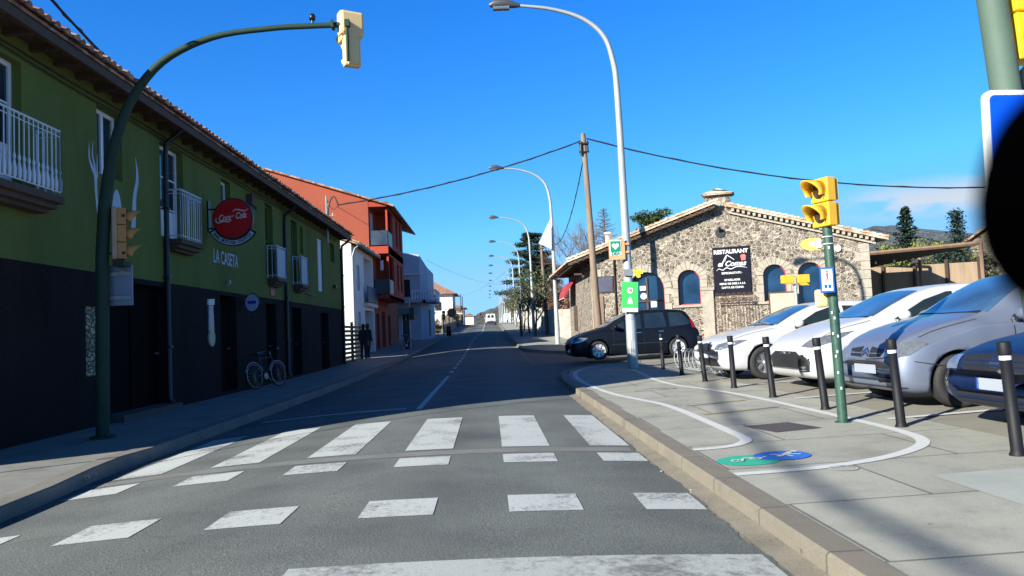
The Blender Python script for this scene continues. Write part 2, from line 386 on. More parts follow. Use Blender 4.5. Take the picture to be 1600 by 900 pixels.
# ------------------------------------------------------------------ ground
def zg(y):
    k = .0245
    if y < 18: return 0.
    if y < 46: return k*(y-18)**2/56
    z = k*14
    if y < 135: return z+k*(y-46)
    z += k*89
    if y < 165:
        q = y-135; return z+k*(q-q*q/60)
    return z+k*15
def xl(y):
    """left kerb line"""
    if y < 66: return -4.35
    if y < 78: return -4.35+1.2*(y-66)/12
    return -3.15
def zroad(x, y): return zg(y)-.014*(x+.6)**2
def zs(x, y):
    if x < xl(y): return zg(y)-.197+.14+.012*(-4.35-x)
    if x < 1.86: return zroad(x, y)
    return zg(y)+.045+.02*min(x-1.86, 14)
def sheet(name, xa, xb, y0, y1, nx, ny, m_, dz=0., zf=zs, ys=None, parent=None, kind='structure', jag=0.):
    """surface strip between the lines x=xa(y) and x=xb(y)"""
    ys = ys or [y0+(y1-y0)*i/ny for i in range(ny+1)]
    fa = xa if callable(xa) else (lambda y: xa); fb = xb if callable(xb) else (lambda y: xb)
    mb = MB(); vs = []
    for y in ys:
        a, b = fa(y), fb(y)
        for i in range(nx+1): x = a+(b-a)*i/nx; vs.append((x, y, zf(x, y)+dz))
    fs = [(j*(nx+1)+i, j*(nx+1)+i+1, (j+1)*(nx+1)+i+1, (j+1)*(nx+1)+i) for j in range(len(ys)-1) for i in range(nx)]
    mb.add(vs, fs); o = mb.build(name, m_, parent)
    if kind and parent is None: tag(o, kind=kind)
    return o
YS = [-12+1.0*i for i in range(92)] + [80+3*i for i in range(1, 32)] + [173+12*i for i in range(1, 20)]
# base ground to the horizon
gx = [-5000, -1500, -500, -150, -60, -30, -12, 0, 12, 30, 60, 150, 500, 1500, 5000]; gy = [-400, -60, -12, 0, 18, 25, 32, 39, 46, 80, 120, 135, 145, 155, 165, 260, 500, 1200, 3000, 7000]
mb = MB(); mb.add([(x, y, zg(y)-.5) for y in gy for x in gx], [(j*15+i, j*15+i+1, (j+1)*15+i+1, (j+1)*15+i) for j in range(len(gy)-1) for i in range(14)])
tag(mb.build('ground', DIRT), kind='structure')
def jagx(y): return 1.50+.016*math.sin(y*2.3)+.012*math.sin(y*9.1)+.008*math.sin(y*23.7+1)+.006*math.sin(y*51+2)
ysj = [-4+.05*i for i in range(560)] + [24.0+1*i for i in range(57)] + YS[93:]
def xr(y): return jagx(y) if y < 21 else (1.52 if y < 40 else 1.56)
sheet('road', lambda y: xl(y), xr, 0, 0, 26, 0, MATS['asphalt'], 0, zroad, ysj)
sheet('gutter', 1.35, 1.68, 0, 0, 4, 0, GUT, -.006, lambda x, y: zroad(x, y)+.035*max(0, (x-1.5)/.18), YS)
TRP = mat('trench_patch', (.175, .18, .165), .9, var=.16, scale=3, fine=100, bmp=.4)
sheet('road_patch', -4.3, 1.45, 8.03, 8.30, 24, 2, TRP, .003, zroad)

def sidestreet(x, y): return zg(y)-.05+.014*(x-1.9)
def kerb(name, pts, w_, h, m_):
    """pts (x,y) of the road-side foot; the kerb lies to the right of the path"""
    P = [Vector((a, b)) for a, b in pts]; vs = []
    for i, q in enumerate(P):
        tdir = (P[min(i+1, len(P)-1)]-P[max(i-1, 0)]).normalized(); nn = Vector((tdir.y, -tdir.x))
        zr = zroad(max(min(q.x, 1.7), -4.35), q.y)-.05
        zt = (zs(q.x+.3, q.y) if q.x > 0 else zs(q.x-.3, q.y))+.012+h
        for d, z in ((0, zr), (.004, zt-.015), (.02, zt), (w_, zt), (w_, zr)): vs.append((q.x+nn.x*d, q.y+nn.y*d, z))
    fs = [(i*5+k, i*5+k+1, (i+1)*5+k+1, (i+1)*5+k) for i in range(len(P)-1) for k in range(4)]
    mb = MB(); mb.add(vs, fs); mb.add(vs[:5], [range(5)]); mb.add(vs[-5:], [range(5)])
    return tag(mb.build(name, m_), kind='structure')
cor = [(1.66, y) for y in [-4+.7*i for i in range(31)]] + [(c.x, c.y) for c in cr([(1.68, 18), (1.8, 20), (2.05, 21.6), (2.6, 22.8), (3.4, 23.6), (4.6, 24.0), (7, 24.1), (30, 24.1)], 6)]
kerb('kerb', cor, .20, 0, KERBM)
cor2 = [(30, 33.6), (8, 33.6), (4.2, 34.2), (3.4, 35.0), (2.7, 36.6), (2.2, 38.5), (1.72, 41)] + [(1.66, y) for y in YS if y > 42]
kerb('kerb', cor2, .20, 0, KERBM)
kl = [(xl(y), y) for y in YS if y > 9.9]
kerb('kerb', [(x, y) for x, y in reversed([(-4.15, -4), (-4.12, 3), (-4.15, 6.5), (-4.22, 7.6), (-4.36, 8.6), (-4.42, 9.4)] + kl)], .22, 0, mat('worn_kerb', (.19, .175, .145), .9, var=.25, scale=2))
# pavements
def pr_edge(y):
    if y <= 18: return 1.84
    pts = [(18, 1.86), (20, 2.0), (21.6, 2.25), (22.8, 2.8), (23.6, 3.6), (23.9, 4.6)]
    return float(np.interp(y, [a for a, b in pts], [b for a, b in pts]))
yp = [-4+.5*i for i in range(45)] + [18.5+.4*i for i in range(14)] + [23.9]
sheet('pavement', pr_edge, 4.62, 0, 0, 8, 0, PAVE, .002, lambda x, y: zs(max(x, 1.87), y), yp)
sheet('parking_area', 4.60, 40, 0, 0, 12, 0, PARK, -.004, lambda x, y: zs(max(x, 1.87), y), yp+[24.05])
def pr2(y): return float(np.interp(y, [33.6, 34.3, 35, 36.6, 38.5, 41], [7, 4.3, 3.6, 2.9, 2.4, 1.84]))
yp2 = [33.7, 34.0, 34.3, 34.6, 35, 35.6, 36.6, 37.5, 38.5, 39.7, 41] + [y for y in YS if y > 42 and y < 300]
sheet('pavement', pr2, 9, 0, 0, 6, 0, PAVE, .002, lambda x, y: zs(max(x, 1.87), y), yp2)
sheet('side_street', 1.45, 60, 18, 42, 24, 24, MATS['asphalt'], -.012, lambda x, y: min(zg(y)-.062+.016*(x-1.45), zs(max(x, 1.9), y)-.06))
# left: pavement, then open yard before the green house
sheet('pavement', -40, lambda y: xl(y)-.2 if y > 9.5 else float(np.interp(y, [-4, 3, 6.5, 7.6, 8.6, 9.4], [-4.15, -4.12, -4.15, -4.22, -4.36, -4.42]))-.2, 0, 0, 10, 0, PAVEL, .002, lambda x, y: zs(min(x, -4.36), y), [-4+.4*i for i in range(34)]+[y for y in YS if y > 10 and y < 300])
sheet('concrete_slab', 3.15, 5.2, 4.55, 5.55, 4, 3, CONC, .006)

# markings
def flat(mb, pts, dz, n=6):
    """quad given by 4 ground points (a,b far; c,d near) draped on the surface"""
    a, b, c, d = [Vector(q) for q in pts]; vs = []
    for j in range(n+1):
        l = a.lerp(d, j/n); r = b.lerp(c, j/n)
        for i in range(n+1): q = l.lerp(r, i/n); vs.append((q.x, q.y, zs(q.x, q.y)+dz))
    mb.add(vs, [(j*(n+1)+i, j*(n+1)+i+1, (j+1)*(n+1)+i+1, (j+1)*(n+1)+i) for j in range(n) for i in range(n)])
mb = MB()
cols_ = [(-4.08, -3.56), (-3.04, -2.52), (-2.01, -1.49), (-.96, -.44), (.09, .61), (1.05, 1.48)]
for a, b in cols_:
    flat(mb, [(a, 11.45), (b, 11.45), (b, 8.42), (a, 8.42)], .004, 10)
    flat(mb, [(a, 7.92), (b, 7.92), (b, 7.42), (a, 7.42)], .004, 4)
    flat(mb, [(a, 5.95), (b, 5.95), (b, 5.41), (a, 5.41)], .004, 4)
tag(mb.build('road_marking', ZEB), kind='structure')
mb = MB(); flat(mb, [(-1.15, 4.32), (1.47, 4.32), (1.47, 3.9), (-1.15, 3.9)], .004, 14)
tag(mb.build('road_marking', paint('worn_stop_line', (.46, .49, .455), .475, 14.)), kind='structure')
mb = MB()
flat(mb, [(-4.0, 13.62), (-1.46, 13.38), (-1.46, 13.22), (-4.0, 13.46)], .004, 10)
flat(mb, [(-1.28, 22.4), (-1.18, 22.4), (-1.18, 13.0), (-1.28, 13.0)], .008, 8)
y = 24.0
while y < 60: flat(mb, [(-1.28, y+1.1), (-1.18, y+1.1), (-1.18, y), (-1.28, y)], .008, 2); y += 2.4
while y < 150: flat(mb, [(-1.26+.5*min(1, (y-60)/20), y+3), (-1.12+.5*min(1, (y-60)/20), y+3), (-1.12+.5*min(1, (y-60)/20), y), (-1.26+.5*min(1, (y-60)/20), y)], .004, 4); y += 6
tag(mb.build('road_marking', LANE), kind='structure')
def ribbon(mb, pts, wd, dz=.008, n=10):
    P = cr([(a, b, 0) for a, b in pts], n); vs = []
    for i, q in enumerate(P):
        td = (P[min(i+1, len(P)-1)]-P[max(i-1, 0)]).normalized(); nn = Vector((td.y, -td.x, 0))
        for s_ in (-1, 1):
            e = q+nn*s_*wd/2; vs.append((e.x, e.y, zs(max(e.x, 1.87), e.y)+dz))
    mb.add(vs, [(2*i, 2*i+1, 2*i+3, 2*i+2) for i in range(len(P)-1)])
mb = MB()
ribbon(mb, [(1.88, 6.03), (2.25, 6.04), (2.62, 6.08), (3.1, 6.24), (3.5, 6.48), (3.82, 6.8), (3.98, 7.2), (4.03, 7.85), (4.02, 8.9), (4.0, 9.95), (3.96, 11.2), (3.88, 12.3), (3.72, 13.4), (3.52, 14.4), (3.46, 15.6), (3.52, 17.2), (3.66, 18.8), (3.72, 20.3)], .115)
ribbon(mb, [(1.88, 7.28), (2.2, 7.32), (2.42, 7.48), (2.53, 7.75), (2.55, 8.4), (2.56, 9.3), (2.57, 10.4), (2.52, 11.4), (2.36, 12.3), (2.18, 13.3), (2.07, 14.6), (2.02, 16.4), (2.06, 18.5), (2.25, 20.4), (2.62, 21.9), (3.2, 22.8), (4.0, 23.3), (4.8, 23.5)], .115)
tag(mb.build('cycle_path_marking', LANE), kind='structure')
mb = MB()
flat(mb, [(4.35, 8.46), (7.2, 8.75), (7.2, 8.64), (4.35, 8.35)], .008, 6)
flat(mb, [(4.35, 11.06), (7.2, 11.35), (7.2, 11.24), (4.35, 10.95)], .008, 6)
flat(mb, [(4.35, 13.7), (7.2, 14.0), (7.2, 13.9), (4.35, 13.6)], .008, 6)
tag(mb.build('parking_marking', LANE), kind='structure')
mb = MB(); YP = paint('faded_yellow_paint', (.42, .33, .14), .5)
flat(mb, [(2.75, 11.0), (3.7, 11.25), (3.7, 11.17), (2.75, 10.92)], .008, 3)
flat(mb, [(2.7, 9.9), (3.8, 10.2), (3.8, 10.12), (2.7, 9.82)], .008, 3)
tag(mb.build('pavement_marking', YP), kind='structure')

def disc(mb, cx, cy, rx, ry, dz, n=28, rot=0):
    vs = [(cx, cy, zs(cx, cy)+dz)]
    for k in range(n):
        a = 2*math.pi*k/n; x, y_ = rx*math.cos(a), ry*math.sin(a)
        x, y_ = x*math.cos(rot)-y_*math.sin(rot), x*math.sin(rot)+y_*math.cos(rot); vs.append((cx+x, cy+y_, zs(cx+x, cy+y_)+dz))
    mb.add(vs, [(0, 1+k, 1+(k+1) % n) for k in range(n)])
def ring(mb, cx, cy, r0, r1, dz, n=20, z=None):
    vs = []
    for k in range(n):
        a = 2*math.pi*k/n
        for r in (r0, r1): x, y_ = cx+r*math.cos(a), cy+r*math.sin(a); vs.append((x, y_, zs(x, y_)+dz))
    mb.add(vs, [(2*k, 2*k+1, 2*((k+1) % n)+1, 2*((k+1) % n)) for k in range(n)])
mb = MB(); mb.cur = 0; disc(mb, 2.17, 6.58, .27, .24, .006, rot=.1); mb.cur = 1; disc(mb, 2.50, 6.68, .245, .22, .009, rot=.1)
mb.cur = 2
ring(mb, 2.07, 6.56, .035, .055, .014); ring(mb, 2.24, 6.60, .035, .055, .014)
ribbon(mb, [(2.07, 6.56), (2.15, 6.63), (2.24, 6.60)], .015, .014, 4); ribbon(mb, [(2.12, 6.56), (2.16, 6.66), (2.22, 6.66)], .015, .014, 4)
ribbon(mb, [(2.30, 6.62), (2.36, 6.66)], .02, .014, 3)
ribbon(mb, [(2.45, 6.62), (2.55, 6.72), (2.62, 6.80)], .045, .014, 4); ribbon(mb, [(2.55, 6.72), (2.66, 6.66)], .03, .014, 3)
ribbon(mb, [(2.50, 6.66), (2.42, 6.74)], .028, .014, 3); ribbon(mb, [(2.53, 6.70), (2.56, 6.58)], .028, .014, 3); disc(mb, 2.66, 6.82, .03, .03, .014, 12)
TEAL = paint('teal_floor_paint', (.03, .42, .27), .3); BLUEP = paint('blue_floor_paint', (.02, .15, .6), .3)
tag(mb.build('cycle_and_walker_floor_sign', [TEAL, BLUEP, LANE]), kind='structure')
mb = MB()
ring(mb, 2.72, 13.9, .13, .17, .008); ring(mb, 3.2, 13.95, .13, .17, .008); ribbon(mb, [(2.72, 13.9), (2.95, 14.25), (3.2, 13.95)], .035, .008, 3); ribbon(mb, [(2.85, 14.1), (3.1, 14.2)], .035, .008, 3)
ring(mb, 2.72, 5.98, .09, .11, .008); tag(mb.build('cycle_symbol_marking', FAINT), kind='structure')
mb = MB(); flat(mb, [(2.80, 8.60), (3.34, 8.68), (3.48, 8.10), (2.95, 8.00)], .007, 4)
o = mb.build('manhole_cover', MANH); tag(o, 'dark rectangular cast cover set in the pavement inside the cycle path', 'cover')
# grit in the gutter and along the kerb
mb = MB(); rg = random.Random(3)
for i in range(260):
    y = rg.uniform(3.8, 16); x = rg.gauss(1.58, .05); r = rg.uniform(.003, .011)
    z = zroad(x, y)
    vs = [(x+r*rg.uniform(-1, 1), y+r*rg.uniform(-1, 1), z+r*rg.uniform(0, 1)) for _ in range(4)]
    mb.add(vs, [(0, 1, 2), (0, 2, 3), (0, 3, 1), (1, 3, 2)])
tag(mb.build('grit', mat('grit_stones', (.3, .27, .22), .9, var=.4)), 'loose grit and crumbs along the right gutter', 'grit', kind='stuff')
# hills
def hill(name, pts, dist, m_, depth=500, seed=1):
    """ridge given by (tangent of bearing, height)"""
    rg = random.Random(seed); xs = []; n = 220
    vs = []
    for i in range(n+1):
        tx = pts[0][0]+(pts[-1][0]-pts[0][0])*i/n; h = float(np.interp(tx, [a for a, b in pts], [b for a, b in pts]))
        h += sum(rg.uniform(-.5, .5)*.6 for _ in range(2)) + dist*.0012*math.sin(i*.37+seed)+dist*.0008*math.sin(i*.91)
        for j, (dd, k) in enumerate(((-depth, 0), (-depth*.66, .42), (-depth*.33, .74), (0, 1), (depth*.6, .3))):
            y = dist+dd; vs.append((tx*dist+(rg.uniform(-1, 1)*12 if 0 < j < 3 else 0), y, zg(400)-1+(h*k)*(1+(rg.uniform(-.06, .06) if 0 < j < 3 else 0))))
    mb = MB(); mb.smooth = False; mb.add(vs, [(i*5+j, i*5+j+1, (i+1)*5+j+1, (i+1)*5+j) for i in range(n) for j in range(4)])
    return tag(mb.build(name, m_), kind='structure')
def hillmat(name, a, b):
    m, t, p = newmat(name); co = coords(t)
    n1 = node(t, 'ShaderNodeTexNoise', Scale=.03, Detail=9., Roughness=.7); n2 = node(t, 'ShaderNodeTexVoronoi', Scale=.13); t.links.new(co, n1.inputs[0]); t.links.new(co, n2.inputs[0])
    t.links.new(ramp(t, mixc(t, .35, n1.outputs[0], n2.outputs[0]), [(.3, a), (.65, b)]), p.inputs['Base Color']); p.inputs['Roughness'].default_value = .95
    bump(t, n2.outputs[0], p, 1., 6.); return m
H1 = hillmat('wooded_hill', (.045, .055, .04), (.13, .115, .085)); H2 = hillmat('haze_tinted_wooded_hill', (.035, .05, .062), (.085, .10, .115))  # far hill stops tinted blue: distance haze put into the colour
hill('hill', [(-.14, 3), (-.05, 9), (-.035, 19), (-.02, 30), (.0, 41), (.018, 54), (.04, 60), (.08, 56), (.14, 60), (.2, 44), (.3, 60)], 1500, H1, 600, 2)
hill('hill', [(.2, 60), (.35, 190), (.44, 235), (.5, 250), (.54, 262), (.565, 250), (.6, 225), (.66, 215), (.72, 250), (.85, 300), (1.1, 240)], 2200, H2, 900, 5)

# ------------------------------------------------------------------ buildings
def frame(O, u):
    """matrix: local x along the wall, local y INTO the wall, local z up"""
    u = Vector(u).normalized(); z = Vector((0, 0, 1)); y = z.cross(u)
    return Matrix(((u.x, y.x, 0, O[0]), (u.y, y.y, 0, O[1]), (u.z, y.z, 1, O[2]), (0, 0, 0, 1)))
def wall_open(mb, M, u0, u1, z0, z1, holes=(), depth=.2, top=None):
    us = sorted({u0, u1, *[h[0] for h in holes], *[h[1] for h in holes]}); zz = sorted({z0, z1, *[h[2] for h in holes], *[h[3] for h in holes]})
    for i in range(len(us)-1):
        for j in range(len(zz)-1):
            cu, cz = (us[i]+us[i+1])/2, (zz[j]+zz[j+1])/2
            if any(h[0] < cu < h[1] and h[2] < cz < h[3] for h in holes): continue
            mb.quad(*[M @ Vector(q) for q in ((us[i], 0, zz[j]), (us[i+1], 0, zz[j]), (us[i+1], 0, zz[j+1]), (us[i], 0, zz[j+1]))])
    for a, b, c, d in holes:
        for q in (((a, 0, c), (a, depth, c), (a, depth, d), (a, 0, d)), ((b, 0, c), (b, 0, d), (b, depth, d), (b, depth, c)),
                  ((a, 0, d), (a, depth, d), (b, depth, d), (b, 0, d)), ((a, 0, c), (b, 0, c), (b, depth, c), (a, depth, c))):
            mb.quad(*[M @ Vector(p_) for p_ in q])
def window(parent, M, a, b, c, d, depth=.18, fm=None, bars=1, cross=1, fw=.05, glass=None, name='window', door=0):
    """casement set in a wall hole: frame part with its pane"""
    fm = fm or WHITE; mb = MB()
    def bx(u0, u1, z0, z1, y0=depth-.05, y1=depth): mb.box(u0, u1, y0, y1, z0, z1, M)
    bx(a, a+fw, c, d); bx(b-fw, b, c, d); bx(a+fw, b-fw, d-fw, d); bx(a+fw, b-fw, c, c+fw)
    for k in range(bars): u = a+(b-a)*(k+1)/(bars+1); bx(u-fw*.6, u+fw*.6, c+fw, d-fw, depth-.055, depth+.002)
    for k in range(cross): z = c+(d-c)*(k+1)/(cross+1); bx(a+fw, b-fw, z-.015, z+.015, depth-.04, depth-.012)
    if door: bx(a+fw, b-fw, c+fw, c+door, depth-.035, depth-.01)
    f = mb.build(name, fm, parent)
    g = MB(); g.quad(*[M @ Vector(q) for q in ((a+.01, depth-.022, c+.01), (b-.01, depth-.022, c+.01), (b-.01, depth-.022, d-.01), (a+.01, depth-.022, d-.01))])
    g.build('pane', glass or GLASS, f); return f
def textmesh(s, size, M, m_, parent, name, shear=0., ext=.004, bold=0., spacing=1., align='CENTER'):
    """lettering; local x along the text, z up, y into the wall"""
    c = bpy.data.curves.new(name, 'FONT'); c.body = s; c.size = size; c.shear = shear; c.extrude = ext; c.offset = bold
    c.space_character = spacing; c.align_x = align; c.align_y = 'CENTER'
    o = bpy.data.objects.new(name, c); COL.objects.link(o); dg = bpy.context.evaluated_depsgraph_get(); dg.update()
    me = bpy.data.meshes.new_from_object(o.evaluated_get(dg)); vs = [v.co.copy() for v in me.vertices]; fs = [list(p_.vertices) for p_ in me.polygons]
    bpy.data.objects.remove(o); bpy.data.curves.remove(c); bpy.data.meshes.remove(me)
    mb = MB(); mb.add([M @ Vector((v.x, -v.z-ext, v.y)) for v in vs], fs); return mb.build(name, m_, parent)
def stroke(mb, pts, M, dz=0., n=6):
    """flat tapered stroke painted on a wall; pts (u, z, width)"""
    P = cr([(a, b, 0) for a, b, w_ in pts], n); W_ = np.interp(np.linspace(0, len(pts)-1, len(P)), range(len(pts)), [q[2] for q in pts]); vs = []
    for i, q in enumerate(P):
        t_ = (P[min(i+1, len(P)-1)]-P[max(i-1, 0)]).normalized(); nn = Vector((t_.y, -t_.x, 0))
        for s_ in (-1, 1): e = q+nn*s_*W_[i]/2; vs.append(M @ Vector((e.x, -.004-dz, e.y)))
    mb.add(vs, [(2*i, 2*i+1, 2*i+3, 2*i+2) for i in range(len(P)-1)])
def tiled_roof(parent, e0, e1, up, L, m_, pitch=.22, r=.075, thick=.06, name='roof', ends=True, rows=0):
    """roof plane: eave from e0 to e1, slope direction up (vector, length L); barrel tiles modelled as ribs"""
    e0, e1, up = Vector(e0), Vector(e1), Vector(up).normalized(); al = (e1-e0); W_ = al.length; al.normalize(); nrm = al.cross(up).normalized()
    if nrm.z < 0: nrm = -nrm
    mb = MB(); a, b, c, d = e0, e1, e1+up*L, e0+up*L
    dn = Vector((0, 0, -thick))
    mb.add([a, b, c, d, a+dn, b+dn, c+dn, d+dn], [(0, 1, 2, 3), (4, 7, 6, 5), (0, 4, 5, 1), (1, 5, 6, 2), (2, 6, 7, 3), (3, 7, 4, 0)])
    n = int(W_/pitch); nr = rows or 1
    for i in range(n):
        for row in range(nr):
            l0, l1 = L*row/nr, L*(row+1)/nr+(.04 if row < nr-1 else 0)
            jit = random.uniform(-.03, .03)
            o = e0+al*(pitch*(i+.5))+up*(l0-(.07+jit if row == 0 else 0)); vs = []
            for q, lift, rr in ((o, .012+.02, r), (o+up*(l1-l0+.05), 0.0, r*.85)):
                for k in range(7):
                    an = math.pi*k/6; vs.append(q+al*math.cos(an)*rr+nrm*(math.sin(an)*rr+lift))
            mb.add(vs, [(k, k+1, 7+k+1, 7+k) for k in range(6)], True)
            if row == 0: mb.add([vs[k] for k in range(7)], [range(7)])
    return mb.build(name, m_, parent)
def balcony(parent, M, a, b, zf, h=1.0, out=.6, sm=None, im=None, n=None, baluster=False, solid=False):
    """slab and railing in front of a wall (local y negative is outward)"""
    mb = MB(); sm = sm or WOODD
    mb.box(a-.04, b+.04, -out-.04, 0.02, zf-.10, zf, M); mb.box(a, b, -out+.04, 0, zf-.18, zf-.10, M); mb.box(a+.06, b-.06, -out+.14, 0, zf-.24, zf-.18, M)
    s_ = mb.build('balcony', sm, parent)
    mb = MB(); im = im or IRONW
    def rail(p, q):
        for z, r in ((zf+h, .018), (zf+.07, .012), (zf+h-.08, .008)): mb.tube([M @ Vector((*p, z)), M @ Vector((*q, z))], r, 6)
        L = math.dist(p, q); k = max(2, int(L/.105))
        for i in range(k+1):
            u = p[0]+(q[0]-p[0])*i/k; v = p[1]+(q[1]-p[1])*i/k
            if baluster: mb.lathe([(.012, zf+.06), (.026, zf+.10), (.03, zf+.2), (.012, zf+.32), (.022, zf+.36), (.009, zf+.42), (.009, zf+h)], 6, M @ Matrix.Translation((u, v, 0)))
            else: mb.tube([M @ Vector((u, v, zf)), M @ Vector((u, v, zf+h))], .009, 5)
            if i in (0, k): mb.tube([M @ Vector((u, v, zf)), M @ Vector((u, v, zf+h+.03))], .016, 6)
    rail((a, 0), (a, -out)); rail((a, -out), (b, -out)); rail((b, -out), (b, 0))
    if solid:
        mb.box(a+.02, b-.02, -out+.012, -out+.02, zf+.08, zf+h-.06, M)
    mb.build('railing', im, s_); return s_

# ---- green house (left)
GM = frame((-6.5, 0, 0), (0, -1, 0))   # looking at the wall: local x = -y
GM = Matrix(((0, -1, 0, -6.5), (1, 0, 0, 0), (0, 0, 1, 0), (0, 0, 0, 1)))   # local x = world y, local y = into the wall (-x)
green = thing('green_house', (-6.5, 21.5, 0), 'long two storey house with green upper wall, dark grey ground floor and tiled eave', 'building')
Y0, Y1 = 8.35, 34.5
up_holes = [(9.3, 10.95, 3.55, 5.35), (13.05, 13.95, 4.22, 5.4), (15.55, 16.72, 3.46, 5.38), (19.1, 19.8, 4.42, 5.34), (22.85, 23.65, 3.18, 5.36), (25.85, 26.65, 3.17, 5.3), (27.05, 27.5, 4.25, 5.26), (29.8, 30.7, 3.1, 5.16), (32.2, 33.1, 4.46, 5.24)]
dn_holes = [(13.42, 15.8, .06, 2.42), (18.85, 20.05, .06, 2.42), (22.7, 23.78, .06, 2.36), (25.62, 26.95, .06, 2.34), (29.98, 31.45, .06, 2.27), (12.62, 13.1, .8, 1.94)]
mb = MB(); wall_open(mb, GM, Y0, Y1, 2.52, 5.74, up_holes, .2)
mb.quad((-6.5, Y0, 2.52), (-6.5, Y0, 5.74), (-9.1, Y0, 6.75), (-11.7, Y0, 5.74), (-11.7, Y0, 2.52))
mb.quad((-6.5, Y1, 2.52), (-6.5, Y1, 5.74), (-9.1, Y1, 6.75), (-11.7, Y1, 5.74), (-11.7, Y1, 2.52))
mb.quad((-11.7, Y0, -1), (-11.7, Y1, -1), (-11.7, Y1, 5.74), (-11.7, Y0, 5.74))
mb.build('upper_wall', GREEN, green)
mb = MB(); wall_open(mb, GM, Y0, Y1, -.4, 2.52, dn_holes, .28)
mb.quad((-6.5, Y0, -.4), (-6.5, Y0, 2.52), (-11.7, Y0, 2.52), (-11.7, Y0, -.4)); mb.quad((-6.5, Y1, -.4), (-6.5, Y1, 2.52), (-11.7, Y1, 2.52), (-11.7, Y1, -.4))
mb.build('lower_wall', DARKW, green)
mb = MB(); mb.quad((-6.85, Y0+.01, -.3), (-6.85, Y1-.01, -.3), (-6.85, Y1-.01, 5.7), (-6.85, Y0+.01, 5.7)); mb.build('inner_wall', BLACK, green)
tiled_roof(green, (-5.98, Y0-.1, 5.80), (-5.98, Y1+.1, 5.80), (-3.1, 0, 1.08), 3.28, TILE, .225, .085, .05)
tiled_roof(green, (-12.2, Y1+.1, 5.80), (-12.2, Y0-.1, 5.80), (3.1, 0, 1.08), 3.28, TILE, .9, .06, .05)
mb = MB(); mb.box(-6.5, -6.02, Y0, Y1, 5.70, 5.735)
y = Y0+.3
while y < Y1: mb.box(-6.5, -6.06, y, y+.09, 5.60, 5.70); y += .62
mb.box(-6.08, -6.0, Y0, Y1, 5.60, 5.74)
mb.build('eaves', WOODD, green)
for (a, b, c, d), k in zip(up_holes, range(9)):
    if k in (0, 2): window(green, GM, a, b, c, d, .19, WHITE, 1, 2, .07, door=.6)
    elif k in (4, 5): window(green, GM, a, b, c, d, .19, GREEN, 1, 1, .06)
    elif k in (7,): window(green, GM, a, b, c, d, .1, WHITE, 1, 3, .06, glass=WHITE, door=.9)
    elif k == 6: window(green, GM, a, b, c, d, .12, GREEN, 0, 1, .05)
    else: window(green, GM, a, b, c, d, .19, WHITE if k < 8 else GREEN, 1 if k == 1 else 0, 0, .07)
balcony(green, GM, 8.9, 11.3, 3.47, .97, .34, baluster=True)
balcony(green, GM, 15.85, 16.98, 3.42, 1.02, .28)
balcony(green, GM, 22.98, 24.0, 3.12, .96, .28, solid=True)
balcony(green, GM, 25.96, 26.88, 3.1, .95, .28, solid=True)
DOORM = mat('dark_door', (.004, .0035, .004), .9, var=.2, spec=.08)
for k, (a, b, c, d) in enumerate(dn_holes[:5]):
    mb = MB(); mb.box(a, b, .22, .27, c, d, GM)
    if k == 0: mb.box((a+b)/2-.02, (a+b)/2+.02, .19, .22, c+.1, d-.02, GM)
    else:
        for z0, z1 in ((c+.15, c+.85), (c+1.0, d-.2)): mb.box(a+.12, b-.12, .205, .22, z0, z1, GM)
    o = mb.build('door', DOORM, green)
    h = MB(); h.cyl(GM @ Vector((b-.1, .22, 1.1)), GM @ Vector((b-.1, .15, 1.1)), .02, n=8); h.build('handle', STEEL, o)
mb = MB(); mb.box(13.35, 15.85, -.25, .2, -.1, .09, GM); mb.build('doorstep', mat('worn_step', (.07, .065, .06), .9, var=.2), green)
mb = MB(); mb.box(12.62, 13.1, .02, .2, .8, 1.94, GM)
mb.build('stone_cladding', rubble('thin_stone_cladding', 9., ((.35, .3, .18), (.5, .45, .3), (.62, .56, .4)), (.12, .1, .07)), green)
for y, zt in ((15.68, 5.62), (24.85, 5.55), (34.42, 5.6)):
    mb = MB(); mb.tube([(-6.05, y, zt+.06), (-6.2, y, zt-.1), (-6.42, y, zt-.25), (-6.44, y, zt-.5), (-6.44, y, .2), (-6.38, y, .1)], .055, 8)
    for z in (1.2, 2.6, 4.0): mb.box(-6.5, -6.37, y-.07, y+.07, z, z+.04)
    mb.build('drainpipe', BLACK, green)
for dz, sg in ((0, .03), (-.08, .05)):
    mb = MB(); P = [(-6.46, Y0+.3+i*1.3, 5.50+dz+sg*math.sin(i*1.7)*.35) for i in range(20)]; mb.tube(cr(P, 3), .012, 5); mb.build('wall_cable', CABLE, green)
mb = MB(); mb.box(21.1, 21.35, -.16, 0, 5.0, 5.3, GM); mb.tube([GM @ Vector(q) for q in ((21.35, -.1, 5.05), (21.6, -.12, 4.95), (21.7, -.08, 5.05))], .03, 6); mb.build('junction_box', WOODD, green)
MURAL = mat('pale_mural_paint', (.42, .52, .60), .9, var=.1)
mb = MB()
stroke(mb, [(12.79, 4.67, .01), (12.79, 4.42, .05), (12.87, 4.28, .08), (12.98, 4.14, .1), (13.0, 3.87, .085), (13.05, 3.5, .05)], GM)
stroke(mb, [(12.92, 4.72, .01), (12.89, 4.5, .04), (12.95, 4.32, .06), (13.0, 4.12, .06)], GM, .001)
stroke(mb, [(13.05, 4.54, .01), (13.04, 4.37, .035), (13.04, 4.12, .05)], GM, .002)
stroke(mb, [(14.46, 4.80, .01), (14.52, 4.52, .09), (14.51, 4.33, .12), (14.41, 4.07, .13), (14.37, 3.76, .17), (14.33, 3.48, .17), (14.2, 3.36, .06)], GM, .003)
